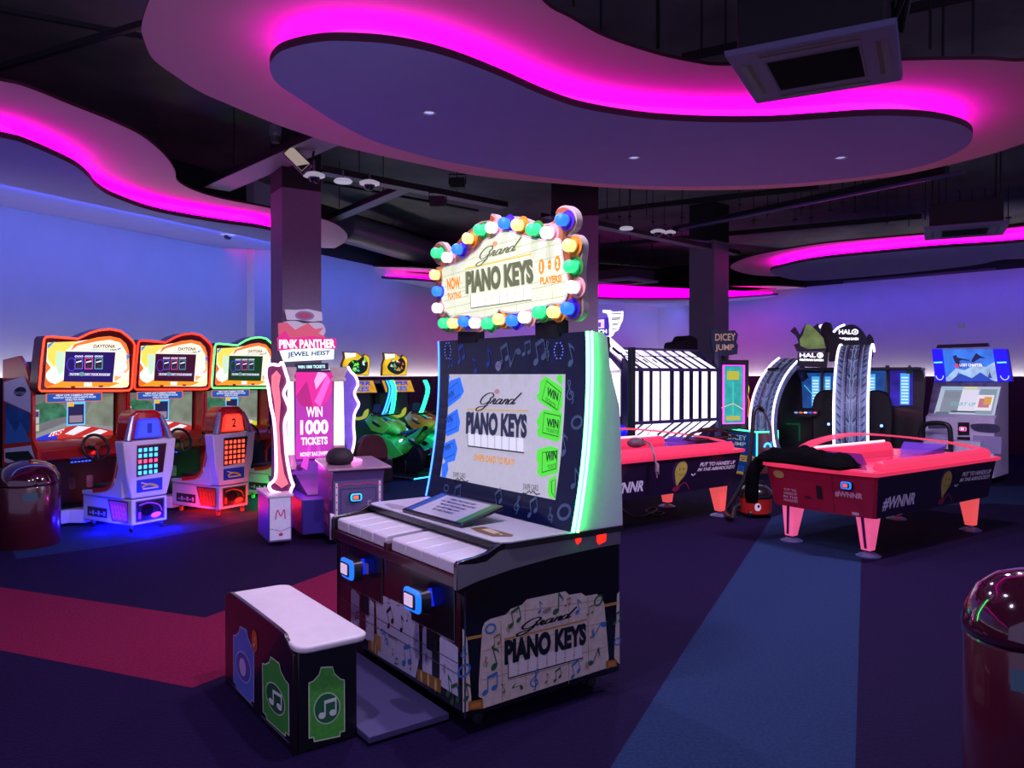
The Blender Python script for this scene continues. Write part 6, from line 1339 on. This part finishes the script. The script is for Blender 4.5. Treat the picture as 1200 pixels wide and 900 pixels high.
b = MB(FR(yF)); b.prism(catmull([fF(*p) for p in ((1139,497),(1165,497),(1172,502),(1168,507),(1148,506),(1140,503))], True, 3), 0, .012, mat('4a4468', .4)); b.build('control_plate', t)
b = MB(FR(yF)); b.prism([fF(*p) for p in ((1088,496),(1110,497),(1112,502),(1088,502))], 0, .012, mat('5a547c', .4)); b.build('left_plate', t)
for x, y in ((1148,501),(1157,501)): u, z = fF(x, y); b = MB(FR(yF-.012)); b.ribbon(circ(u, z, .03, .025, 14), .006, mat('1c1838', .4), 1, closed=True); b.build('dial_mark', t, smooth=0, fixn=False)
# stool with hooped black handle in front of the cabinet
hx = [Lc.aty(x, y, yF-.35) for x, y in ((1080,535),(1079,510),(1083,499),(1090,496),(1104,496),(1112,500),(1114,512),(1114,535))]
t2 = thing('arcade_stool', 'black hooped stool back standing in front of the white card cabinet', 'stool', Lc)
b = MB(); pth_ = catmull([(u, yF-.35, z) for u, z in [(hx[0][0], .45)]+hx+[(hx[-1][0], .45)]], n=5); b.tube(pth_, .035, mat('0a080c', .4), 10); b.build('back_hoop', t2)
mu = (hx[0][0]+hx[-1][0])/2
b = MB(TP(0)); b.prism(rrect(mu-.22, yF-.72, mu+.22, yF-.34, .06), .42, .50, mat('0c0a10', .5)); b.build('seat', t2, bevel=.02)
for sx in (-1, 1):
    for dy in (-.68, -.38): b = MB(); b.cyl((mu+sx*.18, yF+dy, 0), (mu+sx*.18, yF+dy, .42), .015, STEEL, n=8); b.build('leg', t2)
# ================================================================== DARK CABINET at the right edge
Bc = Frm(8.05, 11.6, -48)
t = thing('dark_arcade_cabinet', 'black unlit cabinet cut by the right edge of the picture', 'arcade machine', Bc)
b = MB(lambda u, v, h: (u, h, v)); b.prism(catmull([(-.18, 1.86), (-.08, 1.98), (.0, 1.97), (.10, 2.01), (.30, 1.98), (.6, 1.98)], n=3)+[(.6, .03), (-.18, .03)], 0, .8, mat('08080c', .5, noise=.4)); bd = b.build('cabinet_body', t, bevel=.01)
b = MB(FR(0)); b.rect(-.08, 1.3, .4, 1.8, mat('14141c', .3), 3); b.ell(.05, 1.72, .03, .012, mat('9a9aa8', .4), 4); b.build('cabinet_front', bd, smooth=0, fixn=False)
# ================================================================== CEILING GEAR
DKG = mat('08080b', .5); TRAYM = mat('9a98a4', .5, .2, noise=.3, nscale=60)
ZC = 3.78
def gear(o, label, cat, group=None): return tag(o, label, cat, group)
# air conditioning cassettes
def cassette(cor, z, label, bh, extra=None):
    P = [Vector((*at_z(*c, z), 0)) for c in cor]             # near-left, near-right, far-right, far-left
    c0 = sum(P, Vector())/4; xd = ((P[1]-P[0])+(P[2]-P[3])).normalized(); s = ((P[1]-P[0]).length+(P[2]-P[3]).length+(P[3]-P[0]).length+(P[2]-P[1]).length)/8
    t = thing('air_conditioner', label, 'air conditioner', None, (c0.x, c0.y, z)); t.rotation_euler = (0, 0, math.atan2(xd.y, xd.x))
    AC = mat('706c98', .6)
    b = MB(BT(0)); b.map = lambda u, v, h: (u, v, h)
    b.prism([(-s, -s), (s, -s), (s, s), (-s, s)], .0, .04, AC, scale=[(-s*1.02, -s*1.02), (s*1.02, -s*1.02), (s*1.02, s*1.02), (-s*1.02, s*1.02)]); fp = b.build('face_panel', t, bevel=.006)
    a = MB(BT(0)); k = s*.56; a.rect(-k, -k, k, k, mat('0c0c14', .9, spec=.1), 2); a.ribbon([(-k*1.04, -k*1.04), (k*1.04, -k*1.04), (k*1.04, k*1.04), (-k*1.04, k*1.04)], .012, mat('3c3a50', .4), 3, closed=True)
    for j in range(12): a.rect(-k, -k+2*k*j/12, k, -k+2*k*j/12+.008, mat('14141e', .9, spec=.1), 3)
    a.build('intake_grille', fp, smooth=0, fixn=False)
    for q in range(4):
        c, d = math.cos(q*PI/2), math.sin(q*PI/2); m_ = lambda u, v, h, c=c, d=d: (c*u-d*v, d*u+c*v, -h)
        a = MB(m_); a.rect(-s*.62, s*.74, s*.62, s*.90, mat('4a4862', .4), 2); a.rect(-s*.60, s*.76, s*.60, s*.82, mat('16141f', .5), 3); a.build('air_flap', fp, smooth=0, fixn=False)
    b = MB(); b.box(-s*.88, s*.88, -s*.88, s*.88, .04, bh, mat('15121c', .6)); b.build('housing', t, bevel=.01)
    for sx in (-1, 1):
        for sy in (-1, 1): b = MB(); b.cyl((sx*s*.8, sy*s*.8, bh), (sx*s*.8, sy*s*.8, ZT-z), .012, DKG, n=6); b.build('hanger_rod', t)
    return t
ac = cassette([(850,68),(1057,28),(1052,95),(885,122)], 3.5, 'large square air conditioner hanging before the big ceiling raft', .42)
b = MB(); 
for k in range(4): b.tube(catmull([(.1+.1*k, .3, .30), (.2+.1*k, .45, .45+.05*k), (.3+.05*k, .6, .38), (.45, .62, .6)], n=4), .02, DKG, 6)
b.build('pipework', ac)
cassette([(1081,269),(1176,262),(1180,275),(1088,282)], 3.52, 'small air conditioner hanging before the right ceiling raft', .35)
cassette([(706,330),(752,326),(763,331),(712,336.5)], 3.6, 'distant pale air conditioner near the back corner ceiling', .25)
def beam3(pts, w, h, m, name, label, cat, group=None):
    """flat bar along points (x,y,z)"""
    b = MB(); 
    for a_, c_ in zip(pts[:-1], pts[1:]):
        A_, B_ = Vector(a_), Vector(c_); d = (B_-A_).normalized(); s_ = d.cross(Vector((0, 0, 1))).normalized()*w/2; u_ = Vector((0, 0, h))
        b.loft([[tuple(p-s_), tuple(p+s_), tuple(p+s_+u_), tuple(p-s_+u_)] for p in (A_, B_)], m)
    return gear(b.build(name), label, cat, group)
pz = lambda x, y, z: (*at_z(x, y, z), z)
def tray(pts, w, name, label):
    t = bpy.data.objects.new(name, None); C.objects.link(t); tag(t, label, 'cable tray')
    A_, B_ = Vector(pts[0]), Vector(pts[1]); d = (B_-A_).normalized(); s_ = d.cross(Vector((0, 0, 1))).normalized(); t.location = A_
    for nm, o0, o1, z0, z1, m in (('tray_base', -w/2, w/2, 0, .006, TRAYM), ('tray_edge', -w/2-.01, -w/2, 0, .07, DKG), ('tray_edge', w/2, w/2+.01, 0, .07, DKG)):
        b = MB(); b.loft([[tuple(p-A_+s_*o0+Vector((0, 0, z0))), tuple(p-A_+s_*o1+Vector((0, 0, z0))), tuple(p-A_+s_*o1+Vector((0, 0, z1))), tuple(p-A_+s_*o0+Vector((0, 0, z1)))] for p in (A_, B_)], m); b.build(nm, t)
    L_ = (B_-A_).length; k = 0
    while k*1.4+.5 < L_:
        p = d*(k*1.4+.5); b = MB(); b.cyl(tuple(p+Vector((0, 0, .006))), tuple(p+Vector((0, 0, ZT-A_.z-.01))), .006, DKG, n=6); b.build('hanger_rod', t); k += 1
    return t
tray([pz(254,222,ZC), pz(400,158,ZC)], .30, 'cable_tray', 'perforated cable tray running over the left pillar')
tray([pz(374,203,ZC+.02), pz(590,244,ZC+.02)], .16, 'cable_tray', 'cable tray with cameras hanging from it, above the marquee sign')
tray([pz(640,254,ZC+.02), pz(862,299,ZC+.02)], .18, 'cable_tray', 'cable tray from behind the marquee sign to the far pillar')
tray([pz(382,262,ZC+.03), pz(478,222,ZC+.03)], .16, 'cable_tray', 'short cable tray branching left of the marquee sign')
beam3([pz(940,296,3.9), pz(800,283,3.9)], .2, .03, mat('6a6888', .4, .3), 'ceiling_channel', 'pale metal channel right of the far pillar under the ceiling', 'beam')
beam3([pz(790,273,4.05), pz(1110,204,4.05)], .10, .10, DKG, 'ceiling_channel', 'black steel beam rising to the right above the far pillar', 'beam')
beam3([pz(796,270,4.0), pz(1130,203,4.0)], .05, .03, mat('5a5490', .4, .3), 'ceiling_channel', 'thin pale rail beside the black beam right of the far pillar', 'beam')
beam3([pz(704,290,4.2), pz(1080,256,4.2)], .06, .08, DKG, 'ceiling_pipe', 'long black pipe crossing behind the far pillar', 'pipe')
beam3([pz(640,258,4.3), pz(960,222,4.3)], .06, .08, DKG, 'ceiling_pipe', 'upper black pipe crossing just below the big ceiling raft', 'pipe')
beam3([pz(800,72,4.2), pz(1320,-40,4.2)], .05, .06, DKG, 'ceiling_pipe', 'black pipe over the big raft beside the large air conditioner', 'pipe')
beam3([pz(-100,112,4.2), pz(175,30,4.2)], .04, .05, mat('2c2a34', .5), 'ceiling_pipe', 'thin dark pipe in the upper left ceiling void', 'pipe')
beam3([pz(-60,2,4.3), pz(200,52,4.3)], .03, .04, mat('201f28', .5), 'ceiling_pipe', 'faint pipe crossing the upper left ceiling void', 'pipe')
beam3([pz(990,332,3.72), pz(1230,312,3.72)], .16, .05, mat('4a4652', .5), 'ceiling_channel', 'brown metal trunking along the top of the right wall', 'beam')
beam3([pz(560,248,3.95), pz(380,215,3.95)], .03, .03, DKG, 'ceiling_pipe', 'thin black rail above the camera tray', 'pipe')
b = MB(); DU = mat('6a6a7a', .4, .4); A_, B_ = Vector(pz(400,265,4.1)), Vector(pz(520,303,4.1)); path = [tuple(A_+(B_-A_)*i/60) for i in range(61)]
b.tube(path, [.26+(.004 if i % 2 else 0) for i in range(61)], DU, 20); gear(b.build('air_duct', smooth=20), 'round ribbed metal duct hanging in the ceiling left of the marquee', 'duct')
for i, (x, y) in enumerate(((672,0),(704,0),(770,0),(772,0),(822,0),(850,0),(1090,10),(1105,8),(1140,20),(868,40))):
    yb = {672: 10, 704: 40, 770: 60, 772: 60, 822: 68, 850: 66, 1090: 60, 1105: 70, 1140: 66, 868: 60}[x]
    X_, Y_ = at_z(x, yb-6, 3.82)
    b = MB(); b.cyl((X_, Y_, 3.802), (X_, Y_, ZT-.002), .008, DKG, n=6); gear(b.build('hanger_rod'), 'thin black rod holding up the big ceiling raft', 'hanger rod', 'rods holding the big raft')
random.seed(11)
for i in range(34):
    x = 712+i*14.3+random.uniform(-5, 5)
    if 800 < x < 862: continue
    yt_ = 228+random.uniform(0, 22)+max(0, 960-x)*.02
    X_, Y_ = at_z(x, yt_+22, 3.95)
    b = MB(); b.cyl((X_, Y_, 3.952+random.uniform(0, .15)), (X_, Y_, ZT-.002), .007, DKG, n=5); b.box(X_-.03, X_+.03, Y_-.03, Y_+.03, 4.1, 4.12, DKG)
    gear(b.build('hanger_rod'), 'thin black hanger rod in the dark ceiling void behind the big raft', 'hanger rod', 'rods in the far ceiling void')
# floodlight and black lamps
t = thing('flood_light', 'rectangular floodlight with pale glass on the cable tray above the left pillar', 'floodlight', None, (0, 0, 0))
fc = Vector(at_d(348, 186, 7.5)); t.location = fc
xd, yd = Vector((.62, .05, -.62)), Vector((.55, .1, .5)); mp = slab_map((0, 0, 0), xd, yd)
mp2 = lambda u, v, h: mp(u, v, -h) if mp(0, 0, 1)[1] > 0 else mp(u, v, h)
b = MB(mp2); b.prism([(-.13, -.065), (.13, -.065), (.13, .065), (-.13, .065)], -.09, 0, mat('2a1a30', .4)); b.build('lamp_body', t, bevel=.006)
b = MB(mp2); b.rect(-.118, -.053, .118, .053, mat('d8c8b8', .2, emit=.45), 2); b.poly([(.05, -.05), (.115, -.05), (.115, .05)], mat('2a1020', .3), 3); b.build('glass', t, smooth=0, fixn=False)
b = MB(); b.tube([(.12, .1, .0), (.14, .12, .15), (.05, .12, .22)], .012, DKG, 6); b.build('bracket', t)
t = thing('ceiling_spot', 'clear glass ceiling lamp on the tray left of the floodlight', 'lamp', None, at_d(323, 160, 7.4))
b = MB(); b.lathe([(.05, 0), (.06, .06), (.05, .12)], mat('b8b4c8', .1, trans=.7), 14, (0, 0, 0)); b.build('glass_shade', t); b = MB(); b.lathe([(.04, -.06), (.05, 0)], GREYP, 12); b.cyl((0, 0, .12), (0, 0, .3), .01, DKG); b.build('lamp_base', t)
for x, y, Y_, lab in ((513,238,9.0,'black projector lamp hanging from the tray left of the marquee'), (536,216,9.4,'small black lamp sitting on the tray above the marquee')):
    t = thing('stage_lamp', lab, 'lamp', None, at_d(x, y, Y_)); b = MB(); b.box(-.09, .09, -.07, .07, -.05, .07, mat('14141a', .4)); b.build('lamp_body', t, bevel=.01); b = MB(); b.lathe([(.05, 0), (.06, .03)], DKG, 14, (0, -.07, 0), 'y'); b.build('lens', t); b = MB(); b.tube([(-.1, 0, .0), (-.1, 0, .12), (.1, 0, .12), (.1, 0, 0)], .008, DKG, 6); b.build('bracket', t)
# dome cameras and detectors
def dome_cam(x, y, z, lab, s=1.0, rod=True):
    X_, Y_ = at_z(x, y, z); t = thing('dome_camera', lab, 'security camera', None, (X_, Y_, z))
    b = MB(); b.lathe([(.06*s, .0), (.11*s, .01), (.11*s, .03), (.06*s, .05)], mat('e0d8f0', .3, emit=.4), 18); b.build('mount', t)  # emission only lifts the white of the mount; it is no lamp
    b = MB(); b.lathe([(.06*s, .0), (.055*s, -.03), (.035*s, -.055), (.001, -.062)], mat('181430', .05, coat=1), 16); b.build('dome', t, smooth=60)
    if rod: b = MB(); b.cyl((0, 0, .05), (0, 0, ZC-z+.02 if ZC > z else .1), .012, STEEL, n=6); b.build('stem', t)
dome_cam(368,208,3.62,'dome camera beside the top of the left pillar'); dome_cam(433,217,3.66,'dome camera on the tray right of the round detector')
dome_cam(267,276,3.49,'dome camera under the left wavy ceiling raft', .9, False)
dome_cam(771,273,3.72,'dome camera on the tray left of the far pillar', 1.0); dome_cam(785,274,3.75,'dome camera closest to the far pillar', .8)
for x, y, lab in ((402,214,'round white detector between two dome cameras'), (734,269,'round white detector on the tray right of the second pillar')):
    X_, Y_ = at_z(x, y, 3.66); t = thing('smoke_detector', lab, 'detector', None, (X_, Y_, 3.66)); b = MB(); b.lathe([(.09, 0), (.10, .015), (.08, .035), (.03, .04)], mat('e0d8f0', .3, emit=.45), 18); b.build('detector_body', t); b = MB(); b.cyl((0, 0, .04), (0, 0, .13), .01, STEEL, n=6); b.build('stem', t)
for x, y in ((503,131),(743,184),(985,184)):
    X_, Y_ = at_z(x, y, ZL); t = thing('recessed_downlight', {503:'leftmost recessed downlight of the big ceiling raft',743:'middle recessed downlight of the big ceiling raft',985:'rightmost recessed downlight of the big ceiling raft'}[x], 'downlight', None, (X_, Y_, ZL-.001))
    b = MB(); b.lathe([(.055, 0), (.055, -.008), (.04, -.010), (.038, -.003)], mat('b8b4c8', .3), 20, cap=False); b.build('trim_ring', t); b = MB(BT(0)); b.ell(0, 0, .038, .038, E('b8b8ff', .9), 2); b.build('lens', t, smooth=0, fixn=False)
b = MB(); X_, Y_, Z_ = at_d(1126.5, 381, 13.0); b.box(X_-.05, X_+.05, Y_+.8, Y_+.83, Z_-.05, Z_+.05, WHITE)
q = None
for k in range(1, 900):
    r = PR(k*.01, 0, .02)
    if r[1] > 1 and abs(600+FOC*r[0]/r[1]-1126.5) < 1: q = k*.01; break
b = MB(PR); zz_ = CAM_H+ray(1126.5, 381).z*(PR(q, 0, 0)[1]/ray(1126.5, 381).y)
b.prism([(q-.06, zz_-.05), (q+.06, zz_-.05), (q+.06, zz_+.05), (q-.06, zz_+.05)], 0, .02, mat('c8c4d8', .4, emit=.1)); gear(b.build('wall_socket', bevel=.004), 'small white wall plate high on the right wall', 'wall plate')
# ================================================================== LIGHT, CAMERA
sc = bpy.context.scene
w = bpy.data.worlds.new('arcade_surroundings'); sc.world = w; w.use_nodes = True
bg = w.node_tree.nodes['Background']; bg.inputs[0].default_value = (*lin('a294cc'), 1); bg.inputs[1].default_value = 1.3
def lamp(name, kind, loc, energy, col, size=.1, rot=None, spot=None, size_y=None):
    l = bpy.data.lights.new(name, kind); l.energy = energy; l.color = lin(col)
    if kind == 'AREA':
        l.size = size
        if size_y: l.shape = 'RECTANGLE'; l.size_y = size_y
    else: l.shadow_soft_size = size
    if spot: l.spot_size = math.radians(spot); l.spot_blend = .4
    o = bpy.data.objects.new(name, l); C.objects.link(o); o.location = loc
    if rot: o.rotation_euler = rot
    return o
# recessed downlights of the rafts; the rightmost spot is added to brighten that side
for px, py, e in ((503,131,190), (743,184,170), (985,184,190), (560,-60,190), (250,-300,200), (1085,166,300)):
    if e:
        x, y = at_z(px, py, ZL)
        lamp('downlight', 'SPOT', (x, y, ZL-.03), e, 'e4d2ff', .05, (0, 0, 0), 165)
for i_ in range(3):
    for lx_, ly_ in ((-.15, -.12), (.15, -.12), (-.32, .3)):
        o_ = D.o+D.X*(1.07*i_+lx_)+D.Y*ly_
        lamp('underglow', 'POINT', (o_.x, o_.y, .09), (14, 4, 4)[i_], ('1010ff', 'ff1818', '18ff40')[i_], .03)
q_ = K.o+K.X*-.36+K.Y*.62; lamp('neon_fill', 'POINT', (q_.x, q_.y, .72), 9, 'ff40e0', .06)  # added point light for the pink glow between console and shelf
for x_, y_, z_, c_ in BIKE_FILLS: lamp('neon_fill', 'POINT', (x_, y_, z_), 5, c_, .1)  # added point lights in the rib colours, to brighten the bikes
# blue wash lights for the walls
def wash(P, u, h, z, e, col='2a3cff', ln=3.0):
    q = P(u, z, h); o = lamp('wall_washer', 'AREA', q, e, col, ln, size_y=.15)
    a = Vector(P(u, 0, 0)); bvec = Vector(P(u, 0, 1)); inward = (bvec-a)
    d = Vector((-inward.x, -inward.y, -1.1)).normalized()
    o.rotation_euler = d.to_track_quat('-Z', 'Y').to_euler(); return o
for u in (8, 11, 14, 17): wash(PL, u, 1.1, 3.44, 21, '4a74ff')
wash(PB, 1.5, .9, 3.4, 12, '5a70ff'); wash(PB, 4, .9, 3.4, 12, '5a70ff')
for u in (2, 5, 8, 11, 14): wash(PR, u, .9, 3.45, 18 if u > 4 else 8, '3a4cf0')
cam = bpy.data.cameras.new('camera'); cam.sensor_width = 36; cam.lens = FOC/1200*36; cam.clip_end = 100
co = bpy.data.objects.new('camera', cam); C.objects.link(co); co.location = (0, 0, CAM_H); co.rotation_euler = (PI/2-TH, 0, 0)
sc.camera = co
vs = sc.view_settings; sc.display_settings.display_device = 'sRGB'; vs.view_transform = 'Standard'; vs.look = 'None'; vs.exposure = 0; vs.gamma = 1; vs.use_curve_mapping = False
sc.cycles.use_denoising = True; sc.cycles.max_bounces = 6; sc.cycles.sample_clamp_indirect = 4
